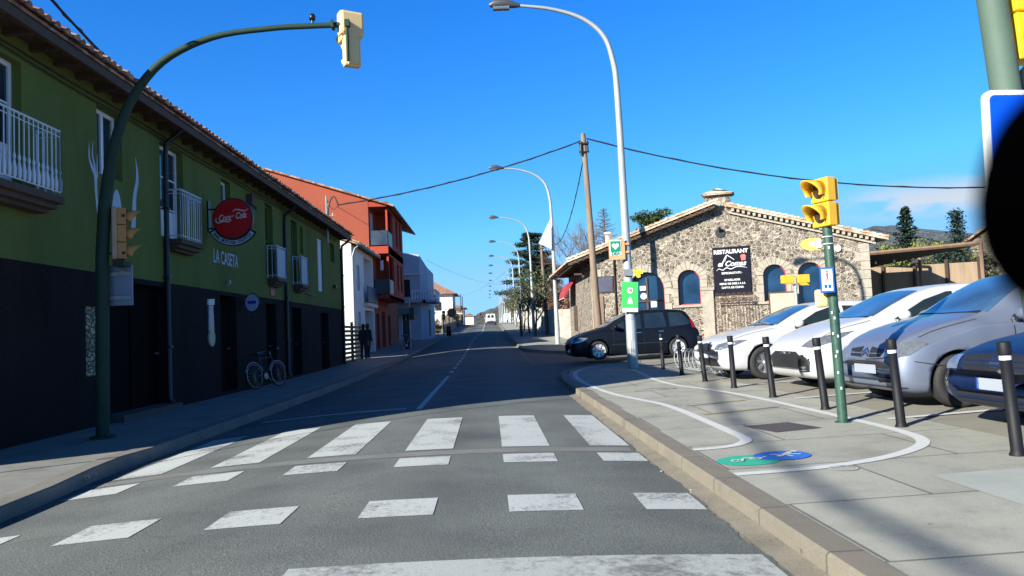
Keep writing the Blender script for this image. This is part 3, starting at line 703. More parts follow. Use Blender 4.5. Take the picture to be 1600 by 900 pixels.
stroke(mb, [(13.72, 4.05, .03), (13.71, 3.95, .22), (13.71, 3.75, .34), (13.72, 3.45, .38), (13.74, 3.1, .36), (13.76, 2.9, .2)], GM, .004)
mb.build('deer_mural', MURAL, green)
textmesh('LA CASETA', .46, GM @ Matrix.Translation((19.35, -.004, 3.33)) @ Matrix.Scale(.78, 4, (1, 0, 0)), MURAL, green, 'lettering', 0, .003, .006)
mb = MB(); mb.box(19.27, 19.31, -.08, 0, 2.66, 2.72, GM); mb.box(19.25, 19.33, -.12, -.04, 2.70, 2.80, GM); mb.build('wall_lamp', STEEL, green)
mb = MB(); mb.box(23.15, 23.6, -.03, 0, 2.62, 2.82, GM); mb.box(23.25, 23.5, -.03, 0, 2.86, 3.02, GM); mb.build('name_plate', SREDB, green)
mb = MB(); mb.tube([GM @ Vector(q) for q in ((27.6, -.02, 2.9), (28.6, -.02, 2.86), (29.4, -.02, 2.88))], .02, 5); mb.box(32.6, 32.9, -.12, 0, 3.35, 3.5, GM); mb.build('bracket', BLACK, green)
# added out-of-frame pole by the house, for its shadow line over the crossing
mb = MB(); mb.cyl((-6.3, 7.75, -.2), (-6.3, 7.75, 7.4), .022); o = mb.build('added_shadow_pole', STEEL); o.location = (0, 0, 0)
tag(o, 'thin steel pole added out of frame by the green house for its shadow', 'pole')

# ---- signs on the green house
sg = thing('round_sign', (-6.5, 18.9, 4.3), 'round red soft drink sign with white script above a curved name banner', 'sign')
SM = frame((-5.9, 18.15, 4.155), (1, -.10, 0)) @ Matrix.Scale(.87, 4)
sg.location = (-5.9, 18.15, 4.155)
mb = MB(); mb.cyl(SM @ Vector((0, .05, 0)), SM @ Vector((0, -.05, 0)), .487, n=40); mb.build('rim', SBLK, sg)
mb = MB(); mb.cyl(SM @ Vector((0, .056, 0)), SM @ Vector((0, -.056, 0)), .461, n=40); mb.build('face', mat('enamel_red', (.6, .008, .015), .35, var=.08, bmp=0), sg)
TM = SM @ Matrix.Translation((0, -.058, .04))
for w_, x_, z_ in (('Coca', -.225, -.015), ('Cola', .225, .03)):
    textmesh(w_, .165, TM @ Matrix.Translation((x_, 0, z_)) @ Matrix.Rotation(R(-5), 4, 'Y') @ Matrix.Diagonal((1., 1, 1.45, 1)), SWHITE, sg, 'lettering', .35, .003, .0025, .98)
mb = MB(); stroke(mb, [(-.44, .0, .012), (-.46, -.09, .03), (-.38, -.14, .03), (-.25, -.10, .035), (-.12, -.12, .03), (-.02, -.09, .008)], TM, .004)
stroke(mb, [(.0, .14, .012), (.10, .2, .03), (.26, .17, .035), (.38, .16, .02), (.44, .21, .006)], TM, .005)
stroke(mb, [(-.02, .02, .02), (.04, .03, .03)], TM, .005); mb.build('lettering', SWHITE, sg)
def arcband(mb, r0, r1, a0, a1, y0, y1, M, n=24):
    vs = []
    for i in range(n+1):
        a = R(a0+(a1-a0)*i/n)
        for r in (r0, r1):
            for y in (y0, y1): vs.append(M @ Vector((r*math.sin(a), y, -r*math.cos(a))))
    fs = []
    for i in range(n): b = 4*i; fs += [(b, b+4, b+5, b+1), (b+2, b+3, b+7, b+6), (b+1, b+5, b+7, b+3), (b, b+2, b+6, b+4)]
    fs += [(0, 1, 3, 2), (4*n, 4*n+2, 4*n+3, 4*n+1)]; mb.add(vs, fs)
mb = MB(); arcband(mb, .57, .74, -64, 58, .03, -.03, SM); mb.build('banner_rim', SBLK, sg)
mb = MB(); arcband(mb, .59, .715, -60, 54, .034, -.034, SM); mb.build('banner', mat('banner_blue_white', (.45, .56, .66), .5, var=.06), sg)
wd = 'BAR BOTIGA CASETA'
for i, ch in enumerate(wd):
    a = R(-52+98*i/(len(wd)-1))
    if ch == ' ': continue
    textmesh(ch, .105, SM @ Matrix.Translation((.65*math.sin(a), -.037, -.65*math.cos(a))) @ Matrix.Rotation(-a, 4, 'Y'), SBLK, sg, 'letter', 0, .002, .003)
mb = MB(); mb.tube([(-6.5, 18.18, 4.4), (-6.28, 18.18, 4.4)], .022, 6); mb.tube([(-6.5, 18.18, 3.95), (-6.26, 18.18, 3.95)], .018, 6); mb.box(-6.498, -6.46, 18.1, 18.26, 3.88, 4.6); mb.build('bracket', BLACK, sg)

t_ = thing('thermometer_sign', (-6.48, 18.2, 1.7), 'tall narrow advertising plate shaped like a bottle on the dark grey wall', 'sign')
ThM = GM @ Matrix.Translation((18.2, -.0, 1.72))
mb = MB(); mb.prism([(-.17, -.18), (.15, -.18), (.12, .36), (.14, .42), (-.14, .42), (-.16, .36)], -.03, ThM); mb.build('plate', mat('worn_tin', (.33, .38, .42), .5, .3, var=.35, scale=8), t_)
mb = MB(); mb.cyl(ThM @ Vector((0, 0, -.34)), ThM @ Vector((0, -.035, -.34)), .2, n=24); mb.build('base_disc', mat('pale_tin', (.42, .40, .28), .6, var=.3, scale=8), t_)
mb = MB(); mb.prism([(-.2, .42), (.2, .44), (.22, .58), (-.18, .56)], -.03, ThM); mb.build('cap_plate', SWHITE, t_)
t_ = thing('oval_sign', (-6.48, 20.7, 2.28), 'small oval white shop sign with a blue emblem beside the dark door', 'sign')
OM = frame((-6.22, 20.55, 2.28), (1, -.35, 0)); t_.location = (-6.22, 20.55, 2.28)
mb = MB(); vs = [(.2*math.cos(a)*(.8+.2*abs(math.cos(a))), .23*math.sin(a)) for a in [2*math.pi*k/28 for k in range(28)]]; mb.prism(vs, -.05, OM); mb.build('face', mat('lilac_white', (.5, .55, .8), .5, var=.05), t_)
mb = MB(); mb.prism([(a*1.14, b*1.12) for a, b in vs], .02, OM @ Matrix.Translation((0, -.03, 0))); mb.build('rim', SBLK, t_)
mb = MB(); mb.prism([(-.12, -.03), (.13, -.03), (.13, .05), (-.12, .05)], -.01, OM @ Matrix.Translation((0, -.05, 0))); mb.build('emblem', SBLUE, t_)
mb = MB(); mb.tube([(-6.5, 20.6, 2.28), (-6.3, 20.57, 2.28)], .015, 6); mb.build('bracket', BLACK, t_)

# ---- electricity bracket on the far end of the green roof
t_ = thing('roof_bracket', (-6.42, 31, 5.5), 'steel cable bracket post with cross arms on the wall of the green house', 'bracket')
mb = MB(); mb.cyl((-6.35, 31, 5.3), (-6.35, 31, 7.0), .03); mb.cyl((-6.35, 31, 5.1), (-6.35, 31, 5.9), .055)
mb.cyl((-6.65, 31, 6.15), (-6.0, 31, 6.2), .02); mb.cyl((-6.9, 31, 5.62), (-6.35, 31, 5.6), .02); mb.cyl((-6.35, 31, 6.55), (-6.2, 31, 6.75), .012)
for x in (-6.6, -6.1, -6.35): mb.cyl((x, 31, 6.18), (x, 31, 6.30), .035, .02)
mb.build('post', STEEL, t_)
mb = MB(); mb.tube(cr([(-6.3, 31, 5.9), (-6.25, 31, 6.6), (-6.1, 31, 6.95), (-5.95, 30.9, 6.85), (-5.85, 30.9, 6.55)], 6), .03, 6); mb.build('cable_loop', CABLE, t_)

# ---- slatted gate between green and white house
t_ = thing('slatted_gate', (-6.5, 37, 0), 'black horizontal slat gate between the green house and the white house', 'gate')
mb = MB()
for i in range(9): mb.box(-6.53, -6.49, 34.62, 38.9, .08+i*.2, .20+i*.2)
mb.build('slats', BLACK, t_)
for y in (34.66, 36.8, 38.95): mb = MB(); mb.box(-6.57, -6.45, y-.05, y+.05, -.2, 1.98); mb.build('post', BLACK, t_)

# ---- white house
wh = thing('white_house', (-6.9, 43, 0), 'narrow white two storey house with a sunlit gable and a recessed balcony', 'building')
WM = Matrix(((0, -1, 0, -6.9), (1, 0, 0, 0), (0, 0, 1, 0), (0, 0, 0, 1)))
wy0, wy1 = 39.5, 46.9
h_ = [(41.0, 41.9, 3.75, 5.1), (41.1, 41.9, 1.5, 2.6), (43.3, 46.6, 3.15, 5.75), (43.3, 46.6, .1, 2.75)]
mb = MB(); wall_open(mb, WM, wy0, wy1, -.2, 6.05, h_, .6)
mb.quad((-6.9, wy0, -.2), (-6.9, wy0, 6.05), (-12, wy0, 7.9), (-17, wy0, 6.05), (-17, wy0, -.2)); mb.quad((-6.9, wy1, -.2), (-6.9, wy1, 6.05), (-12, wy1, 7.9), (-17, wy1, 6.05), (-17, wy1, -.2))
mb.quad((-17, wy0, -.2), (-17, wy1, -.2), (-17, wy1, 6), (-17, wy0, 6))
mb.build('wall', WHITEW, wh)
for a, b, c, d in h_[:2]: window(wh, WM, a, b, c, d, .2, WHITE, 1, 0)
mb = MB(); mb.quad(*[WM @ Vector(q) for q in ((43.2, .6, 3), (46.8, .6, 3), (46.8, .6, 6), (43.2, .6, 6))]); mb.build('recess_wall', WHITEW, wh)
mb = MB(); mb.quad(*[WM @ Vector(q) for q in ((43.2, .59, 0), (46.8, .59, 0), (46.8, .59, 2.9), (43.2, .59, 2.9))]); mb.build('garage_door', BROWNW, wh)
mb = MB(); mb.box(43.1, 46.8, -.25, .6, 2.95, 3.15, WM); s_ = mb.build('balcony', CREAM, wh)
mb = MB(); mb.box(43.15, 46.75, -.24, -.2, 3.2, 4.1, WM); mb.build('railing', mat('navy_panel', (.02, .03, .09), .5, var=.15), s_)
tiled_roof(wh, (-6.5, wy0-.25, 6.05), (-6.5, wy1, 6.05), (-5.5, 0, 1.95), 5.9, TILE, .3, .09, .08); tiled_roof(wh, (-17.4, wy0-.25, 6.0), (-17.4, wy1, 6.0), (5.5, 0, 1.95), 5.8, TILE, .9, .09, .08)
mb = MB(); mb.tube([(-6.45, wy0-.1, 6.0), (-6.45, wy1, 6.0)], .06, 6); mb.tube([(-6.45, wy0+.05, 6.0), (-6.7, wy0-.05, 5.8), (-6.84, wy0-.05, 5.4), (-6.84, wy0-.05, .2)], .045, 8); mb.build('gutter_pipe', STEEL, wh)

# ---- red apartment house
rh = thing('red_apartment_house', (-7.1, 52, 0), 'tall salmon red apartment house with projecting loggia bay behind the white house', 'building')
RM = Matrix(((0, -1, 0, -7.1), (1, 0, 0, 0), (0, 0, 1, 0), (0, 0, 0, 1))); ry0, ry1 = 47.0, 60.5
gable = [(-7.1, 9.62), (-13.3, 11.7), (-19, 9.8), (-19, -.2), (-7.1, -.2)]
mb = MB()
for y in (ry0, ry1): mb.quad(*[(x, y, z) for x, z in gable])
rhh = [(49, 50.3, .3, 2.7), (51.5, 53.2, .3, 2.9), (54.6, 56, .3, 2.7), (57.2, 58.6, 4.2, 5.6), (57.2, 58.6, 7.2, 8.6)]
wall_open(mb, RM, ry0, ry1, -.2, 9.62, rhh, .3)
mb.build('wall', RED, rh)
mb = MB(); mb.quad((-7.4, ry0+.05, 0), (-7.4, ry1-.05, 0), (-7.4, ry1-.05, 9), (-7.4, ry0+.05, 9)); mb.build('inner_wall', BROWNW, rh)
for a, b, c, d in rhh[3:]: window(rh, RM, a, b, c, d, .2, WOODD, 1, 0)
for a, b, c, d in rhh[:3]: window(rh, RM, a, b, c, d, .25, WOODD, 1, 0, name='door')
# bay: floors, front wall with openings, open near side
bay = MB(); by0, by1, bx = 47.02, 55.2, -5.95
for z0, z1 in ((3.55, 3.75), (6.3, 6.75)): bay.box(-7.1, bx, by0, by1, z0, z1)
bay.box(-7.1, bx, by0, by1, 9.2, 9.5)
FM = Matrix(((0, -1, 0, bx), (1, 0, 0, 0), (0, 0, 1, 0), (0, 0, 0, 1)))
bh = [(47.3, 49.6, 3.85, 6.2), (47.3, 49.6, 6.85, 9.1), (51.2, 52.2, 4.2, 6.0), (53.2, 54.2, 4.2, 6.0), (51.2, 52.2, 7.2, 9.0), (53.2, 54.2, 7.2, 9.0)]
wall_open(bay, FM, by0, by1, 3.55, 9.5, bh, .15); bay.quad((bx, by1, 3.55), (-7.1, by1, 3.55), (-7.1, by1, 9.5), (bx, by1, 9.5)); bay.quad((bx, 50, 3.55), (-7.1, 50, 3.55), (-7.1, 50, 9.5), (bx, 50, 9.5))
bay.build('loggia_bay', REDD, rh)
for a, b, c, d in bh[2:]: window(rh, FM, a, b, c, d, .14, WOODD, 0, 0)
SMG = glassmat('smoked_glass', (.02, .03, .045), .35, .3)
for z in (3.78, 6.78):
    mb = MB()
    mb.add([(-7.05, by0+.06, z+.05), (bx-.03, by0+.06, z+.05), (bx-.03, 49.5, z+.05), (-7.05, by0+.06, z+.95), (bx-.03, by0+.06, z+.95), (bx-.03, 49.5, z+.95)], [(0, 1, 4, 3), (1, 2, 5, 4)])
    mb.build('glass_railing', SMG, rh)
mb = MB(); mb.box(-7.08, -7.04, 47.4, 48.3, 6.8, 8.9); mb.build('balcony_door', mat('pale_frame', (.4, .42, .48), .5, var=.1), rh)
mb = MB(); mb.box(-6.45, -6.1, 47.25, 47.6, 3.8, 4.1); mb.box(-6.5, -6.35, 47.3, 47.5, 5.3, 5.9); mb.build('air_unit', WHITE, rh)
mb = MB()
prof = [(-5.5, 9.22), (-7.1, 9.76), (-13.3, 11.82), (-19.4, 9.8)]
for (x0, z0), (x1, z1) in zip(prof, prof[1:]):
    mb.add([(x0, ry0-.3, z0), (x1, ry0-.3, z1), (x1, ry1+.3, z1), (x0, ry1+.3, z0), (x0, ry0-.3, z0-.1), (x1, ry0-.3, z1-.1), (x1, ry1+.3, z1-.1), (x0, ry1+.3, z0-.1)], [(0, 1, 2, 3), (4, 7, 6, 5), (0, 4, 5, 1), (1, 5, 6, 2), (2, 6, 7, 3), (3, 7, 4, 0)])
mb.build('roof', TILE, rh)

# ---- pale blue corner house
bl = thing('blue_corner_house', (-8, 70, .8), 'pale blue grey corner house with a chamfered parapet and a balustraded balcony', 'building')
zb = .6; y0b = 66.
face = [(-14, zb), (-14, 8.3), (-7.0, 8.3), (-5.75, 8.15), (-5.2, 7.1), (-5.2, zb)]
mb = MB(); B2 = frame((0, y0b, 0), (1, 0, 0))
wall_open(mb, B2, -14, -5.75, zb, 8.1, [(-7.55, -6.6, 4.5, 6.0), (-8.6, -7.7, 1.0, 3.2), (-7.4, -6.7, 1.0, 3.2)], .25)
mb.quad((-14, y0b, 8.1), (-5.75, y0b, 8.1), (-7.0, y0b, 8.3), (-14, y0b, 8.3))
mb.quad((-5.75, y0b, zb), (-5.2, y0b+1.2, zb), (-5.2, y0b+1.2, 7.1), (-5.75, y0b, 8.1)); mb.quad((-5.2, y0b+1.2, zb), (-5.2, y0b+9, zb), (-5.2, y0b+9, 7.1), (-5.2, y0b+1.2, 7.1))
mb.quad((-14, y0b+9, zb), (-5.2, y0b+9, zb), (-5.2, y0b+9, 7.1), (-14, y0b+9, 8.1)); mb.quad((-14, y0b, 8.1), (-5.75, y0b, 8.1), (-5.2, y0b+1.2, 7.1), (-5.2, y0b+9, 7.1), (-14, y0b+9, 8.1))
mb.build('wall', BLUEW, bl)
window(bl, B2, -7.55, -6.6, 4.5, 6.0, .2, WOODD, 1, 0); window(bl, B2, -8.6, -7.7, 1.0, 3.2, .2, SBLUE, 1, 0, name='door'); window(bl, B2, -7.4, -6.7, 1.0, 3.2, .2, WHITE, 1, 0)
mb = MB(); mb.box(-5.25, -5.15, y0b+1.6, y0b+2.8, 1.1, 3.4); mb.build('arched_window', WOODD, bl)
mb = MB(); mb.box(-6.4, -5.2, y0b-1.3, y0b, 3.95, 4.15); mb.box(-5.5, -4.3, y0b-1.3, y0b+4, 3.95, 4.15); mb.box(-9, -6.4, y0b-.9, y0b, 3.95, 4.1); s_ = mb.build('balcony', BLUEW, bl)
mb = MB()
for i in range(9): mb.lathe([(.05, 4.15), (.09, 4.35), (.04, 4.6), (.06, 4.9)], 6, Matrix.Translation((-6.3+i*.22, y0b-1.22, 0)))
for i in range(18): mb.lathe([(.05, 4.15), (.09, 4.35), (.04, 4.6), (.06, 4.9)], 6, Matrix.Translation((-4.4, y0b-1.2+i*.29, 0)))
mb.box(-6.4, -4.3, y0b-1.3, y0b-1.15, 4.9, 5.0); mb.box(-4.48, -4.32, y0b-1.15, y0b+4, 4.9, 5.0); mb.build('balustrade', WHITE, s_)
mb = MB(); mb.box(-9.5, -6.1, y0b-1.6, y0b-.1, 3.0, 3.5); mb.build('shop_awning', mat('faded_green_canvas', (.12, .2, .19), .9, var=.15), bl)
mb = MB(); mb.box(-7.6, -5.6, y0b-.5, y0b, 6.35, 6.45); mb.build('cornice', WHITE, bl)

# ---- far left houses
def simple_house(name, x0, x1, y0, y1, zb, ze, zr, wm, rm, label, wins=(), ov=.5, hip=True, wins2=()):
    t = thing(name, ((x0+x1)/2, (y0+y1)/2, zb), label, 'house')
    mb = MB(); A = frame((0, y0, 0), (1, 0, 0)); wall_open(mb, A, x0, x1, zb-.6, ze, wins, .15)
    B_ = Matrix(((0, -1, 0, x1), (1, 0, 0, 0), (0, 0, 1, 0), (0, 0, 0, 1))); wall_open(mb, B_, y0, y1, zb-.6, ze, wins2, .15)
    mb.quad((x0, y0, zb-.6), (x0, y1, zb-.6), (x0, y1, ze), (x0, y0, ze)); mb.quad((x0, y1, zb-.6), (x1, y1, zb-.6), (x1, y1, ze), (x0, y1, ze))
    mb.build('wall', wm, t)
    for q in wins: window(t, A, *q, .13, WOODD, 1, 0)
    for q in wins2: window(t, B_, *q, .13, WOODD, 1, 0)
    a, b, c, d = (x0-ov, y0-ov, ze), (x1+ov, y0-ov, ze), (x1+ov, y1+ov, ze), (x0-ov, y1+ov, ze); cx, cy = (x0+x1)/2, (y0+y1)/2
    hx = (x1-x0)*.12
    e, f = (cx-hx, cy, zr), (cx+hx, cy, zr)
    mb = MB(); mb.add([a, b, c, d, e, f], [(0, 1, 5, 4), (1, 2, 5), (2, 3, 4, 5), (3, 0, 4), (0, 3, 2, 1)]); mb.build('roof', rm, t); return t
t_ = simple_house('white_house', -15.5, -6.4, 140, 152, 2.4, 8.4, 11.0, CREAM if 0 else WHITEW, TILE, 'big white house with a brown hipped roof far down the left side', [(-12.5, -11, 5.4, 7), (-9.6, -8.4, 5.4, 7)], .9)
mb = MB(); mb.box(-6.35, -4.9, 140.3, 141, 5.2, 5.4); mb.box(-5.05, -4.9, 140.3, 140.5, 2.4, 8.3); mb.box(-5.05, -4.9, 150, 150.2, 2.4, 8.3); mb.box(-6.35, -4.9, 150, 151, 5.2, 5.4); mb.box(-5.0, -4.95, 140.5, 150, 5.4, 6.3); mb.build('terrace', WOODD, t_)
simple_house('cream_house', -14, -6.0, 185, 200, 2.5, 7.2, 8.6, CREAM, TILE, 'low cream house with a tiled roof beyond the big white house', [(-10, -8.8, 4.2, 5.8), (-8.0, -7, 4.2, 5.8)], .8)
simple_house('ochre_house', -22, -12.2, 118, 128, 1.9, 6.0, 7.2, OCHRE, TILE, 'ochre yellow house showing beside the pale blue corner house', [(-16, -15, 3.5, 5)], .4)
simple_house('pale_house', -7.4, -4.4, 230, 250, 2.6, 6.0, 7.2, CREAM, TILE, 'small pale house at the far end of the street on the left', (), .4)
# right side distant houses, half hidden
simple_house('grey_white_house', 6.2, 14, 170, 185, 2.4, 8.0, 9.6, WHITEW, TILE, 'white walled house far down the right side behind the street trees', [(7, 8, 5, 6.5)], .4)
simple_house('pale_grey_house', 4.6, 9, 215, 235, 2.6, 6.5, 8.0, BLUEW, TILE, 'pale grey house at the far end of the street on the right', (), .4)

# ---- restaurant
FA = Vector((4.65, 34., 0)); FB = Vector((15.2, 30.3, 0)); fd = (FB-FA).normalized(); FL = (FB-FA).length+.16
FAC = frame((FA.x, FA.y, 0), fd)
rest = thing('stone_restaurant', (9.9, 32.2, .3), 'low rubble stone restaurant with arched windows, a chimney and a shallow gabled tile roof', 'building')
def facz(s): return 4.44+(6.2-4.44)*s/5.6 if s < 5.6 else 6.2-(6.2-4.40)*(s-5.6)/(FL-5.6)
def arch_poly(s0, s1, z0, zsp, n=12):
    """arched outline, springing at zsp"""
    c = (s0+s1)/2; r = (s1-s0)/2; hgt = r*.95
    return [(s0, z0)]+[(c-r*math.cos(math.pi*k/n), zsp+hgt*math.sin(math.pi*k/n)) for k in range(n+1)]+[(s1, z0)]
arches = [(1.62, 3.18, .35, 2.80), (3.76, 4.70, 2.02, 3.08), (7.26, 8.16, 2.0, 3.1), (8.62, 9.56, .45, 3.08)]
def facade_with_arches(outer, holes, M, depth):
    pts = [Vector(q) for q in outer]; loops = [list(range(len(pts)))]
    for h in holes: b = len(pts); pts += [Vector(q) for q in h]; loops.append(list(range(b, len(pts))))
    edges = [(l[i], l[(i+1) % len(l)]) for l in loops for i in range(len(l))]
    v, e, f, _, _, _ = delaunay_2d_cdt([Vector((p_.x, p_.y)) for p_ in pts], edges, [], 0, 1e-5)
    def inside(q, poly):
        c = False; n = len(poly)
        for i in range(n):
            a, b = poly[i], poly[(i+1) % n]
            if (a[1] > q[1]) != (b[1] > q[1]) and q[0] < (b[0]-a[0])*(q[1]-a[1])/(b[1]-a[1])+a[0]: c = not c
        return c
    mb = MB(); ff = []
    for t in f:
        cx = sum(v[i].x for i in t)/3; cz = sum(v[i].y for i in t)/3
        if inside((cx, cz), outer) and not any(inside((cx, cz), h) for h in holes): ff.append(list(t))
    mb.add([M @ Vector((q.x, 0, q.y)) for q in v], ff)
    for h in holes:
        n = len(h)
        for i in range(n):
            a, b = h[i], h[(i+1) % n]; mb.quad(*[M @ Vector(q) for q in ((a[0], 0, a[1]), (b[0], 0, b[1]), (b[0], depth, b[1]), (a[0], depth, a[1]))])
    return mb
outer = [(0, -.3), (0, facz(0)), (5.6, 6.19), (FL, facz(FL)), (FL, -.3)]
fw = facade_with_arches(outer, [arch_poly(*a) for a in arches], FAC, .3)
DEP = 9.5
LS = Vector((4.65, 34.0+DEP, 0)); RS = FAC @ Vector((FL, 0, 0))+Vector((0, DEP, 0)); RC = FAC @ Vector((FL, 0, 0))
fw.quad((4.65, 34, -.3), (4.65, 34+DEP, -.3), (4.65, 34+DEP, facz(0)), (4.65, 34, facz(0)))
fw.quad((RC.x, RC.y, -.3), (RC.x, RC.y+DEP, -.3), (RC.x, RC.y+DEP, facz(FL)), (RC.x, RC.y, facz(FL)))
fw.quad((4.65, 34+DEP, -.3), (RC.x, RC.y+DEP, -.3), (RC.x, RC.y+DEP, facz(FL)), (10, 32.2+DEP, 6.0), (4.65, 34+DEP, facz(0)))
fw.build('wall', STONE, rest)
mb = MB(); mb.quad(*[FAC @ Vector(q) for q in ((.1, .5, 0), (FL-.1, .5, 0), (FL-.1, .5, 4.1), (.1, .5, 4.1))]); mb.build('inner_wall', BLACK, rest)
# dressed stone arches, sills and corner
def voussoirs(parent, s0, s1, z0, zsp, wd=.3, sill=True, jamb=True):
    mb = MB(); c = (s0+s1)/2; r = (s1-s0)/2; n = 11
    for k in range(n):
        a0 = math.pi*(k+.04)/n; a1 = math.pi*(k+.96)/n; ww = wd*(1+.12*math.sin(k*5.1))
        P = [(c-r*math.cos(a0), zsp+r*.95*math.sin(a0)), (c-(r+ww)*math.cos(a0), zsp+(r*.95+ww)*math.sin(a0)), (c-(r+ww)*math.cos(a1), zsp+(r*.95+ww)*math.sin(a1)), (c-r*math.cos(a1), zsp+r*.95*math.sin(a1))]
        mb.prism(P, .06, FAC @ Matrix.Translation((0, -.03-.004*(k % 2), 0)))
    if jamb:
        for sgn, s in ((-1, s0), (1, s1)):
            z = z0; k = 0
            while z < zsp-.05:
                h = min(.36, zsp-z); w_ = .2+.09*((k+(sgn > 0)) % 2); a, b = (s-w_, s) if sgn < 0 else (s, s+w_); mb.box(a, b, -.028-.003*(k % 2), .05, z+.008, z+h-.008, FAC); z += h; k += 1
    if sill: mb.box(s0-.25, s1+.25, -.08, .1, z0-.1, z0, FAC)
    return mb.build('arch_surround', ASH, parent)
REDF = mat('red_frame_paint', (.4, .02, .03), .5, var=.1)
for i, a in enumerate(arches):
    voussoirs(rest, *a, sill=i in (1, 2), jamb=True)
    P = arch_poly(*a); n = len(P); mb = MB()
    c = (a[0]+a[1])/2; zc = (a[2]+a[3])/2
    inner = [(c+(x-c)*(1-.07/(a[1]-a[0])), z-(.035 if z > a[3]-.01 else -.04 if k in (0, n-1) else 0)) for k, (x, z) in enumerate(P)]
    for k in range(n):
        q = (k+1) % n; mb.prism([P[k], P[q], inner[q], inner[k]], .17, FAC @ Matrix.Translation((0, .13, 0)))
    f = mb.build('door' if i in (0, 3) else 'window', REDF, rest)
    g = MB(); g.add([FAC @ Vector((x, .285, z)) for x, z in P], [range(n)]); g.build('pane', BLUEGL, f)
    if i == 0:
        mb = MB(); mb.box(2.36, 2.44, .2, .27, .4, 3.3, FAC); mb.box(1.7, 3.1, .2, .27, 2.25, 2.31, FAC); mb.build('door_bar', WOODD, f)
        mb = MB(); mb.box(2.55, 2.85, .18, .2, 2.0, 2.25, FAC); mb.cyl(FAC @ Vector((2.25, .2, 2.5)), FAC @ Vector((2.25, .18, 2.5)), .14); mb.box(2.1, 2.35, .18, .2, 2.75, 2.95, FAC); mb.build('door_sticker', SWHITE, f)
mb = MB()
z = .2; k = 0
while z < 4.1: mb.box(FL-(.5 if k % 2 else .32), FL+.02, -.02-.003*(k % 2), .1, z, min(z+.34, 4.15), FAC); z += .36; k += 1
mb.build('corner_stones', ASH, rest)
mb = MB(); z = .2; k = 0
while z < 4.2: mb.box(-.02, (.45 if k % 2 else .3), -.02-.003*(k % 2), .1, z, min(z+.34, 4.3), FAC); z += .36; k += 1
mb.build('corner_stones', ASH, rest)
mb = MB(); mb.box(4.75, 5.22, -.12, .05, .2, 2.6, FAC); mb.box(4.7, 5.27, -.16, .05, 2.6, 2.72, FAC); mb.build('pilaster', ASH, rest)
# roof: two planes running back, cut along the slanted front
def roofplane(s0, z0, s1, z1, over, m_, name, thick=.09, nper=None):
    mb = MB(); A = FAC @ Vector((s0, -over, z0)); B = FAC @ Vector((s1, -over, z1)); C_ = B+Vector((0, DEP+over, 0)); D = A+Vector((0, DEP+over, 0)); dn = Vector((0, 0, -thick))
    mb.add([A, B, C_, D, A+dn, B+dn, C_+dn, D+dn], [(0, 1, 2, 3), (4, 7, 6, 5), (0, 4, 5, 1), (1, 5, 6, 2), (2, 6, 7, 3), (3, 7, 4, 0)])
    L = (B-A).length; n = int(L/.24)
    al = (B-A).normalized(); nr = al.cross(Vector((0, 1, 0))).normalized()
    if nr.z < 0: nr = -nr
    # verge: a row of cover tiles laid along the slanted edge, overlapping
    lo, hi = (A, B) if z0 < z1 else (B, A); st = (hi-lo)/n; vd = Vector((al.y, -al.x, 0)).normalized()
    if vd.y > 0: vd = -vd
    for i in range(n):
        o = lo+st*i; vs = []
        for q, r in ((o+nr*.03, .1), (o+st*1.18+nr*.0, .085)):
            for k in range(7): an = math.pi*k/6; vs.append(q+vd*(-.06+math.cos(an)*r)+nr*math.sin(an)*r)
        mb.add(vs, [(k, k+1, 8+k, 7+k) for k in range(6)], True); mb.add(vs[:7], [range(7)])
    return mb.build(name, m_, rest)
roofplane(-.95, 4.24, 5.55, 6.30, .55, TILEP, 'roof'); roofplane(6.0, 6.16, 12.05, 4.28, .3, TILEP, 'roof')
mb = MB()   # soffit rafters on the left, brick corbels on the right
L = 24
for i in range(L):
    s = -.8+6.3*i/L; z = 4.24+(s+.95)*(6.30-4.24)/6.5-.12; mb.box(s, s+.1, -.5, .0, z-.13, z-.0, FAC)
s0_ = Vector((-1.4, 0, 3.72)); mb.prism([(-.9, 4.02), (5.5, 6.03), (5.5, 6.12), (-.9, 4.11)], .5, FAC @ Matrix.Translation((0, -.5, 0)))
mb.build('rafters', WOODD, rest)
mb = MB()
for i in range(26):
    s = 6.15+5.5*i/26; z = 6.16-(s-6.0)*(6.16-4.28)/6.05-.1; mb.box(s, s+.11, -.24, .0, z-.16, z-.04, FAC)
mb.prism([(6.0, 5.80), (11.6, 4.07), (11.6, 4.15), (6.0, 5.88)], .16, FAC @ Matrix.Translation((0, -.14, 0)))
mb.build('corbels', ASH, rest)
mb = MB()
for i in range(9): y = 34.3+i*1.05; mb.box(3.85, 4.64, y, y+.1, 4.06, 4.2)
mb.box(3.80, 3.9, 34.2, 43, 4.0, 4.1); mb.box(4.3, 4.4, 34.5, 34.62, 3.5, 4.1); mb.box(3.95, 4.64, 34.5, 34.6, 3.62, 3.7); mb.build('side_rafters', WOODD, rest)
ch = MB(); ch.box(5.12, 6.12, -.014, .6, 5.9, 6.62, FAC); c_ = ch.build('chimney', STONE, rest)
mb = MB(); mb.box(5.02, 6.22, -.22, .7, 6.62, 6.68, FAC); mb.prism([(4.95, 6.68), (6.3, 6.66), (5.62, 6.88)], 1.0, FAC @ Matrix.Translation((0, -.25, 0))); mb.build('chimney_cap', TILEP, c_)
mb = MB(); mb.cyl(FAC @ Vector((5.62, -.05, 6.25)), FAC @ Vector((5.62, -.0, 6.25)), .13); mb.build('chimney_roundel', ASH, c_)
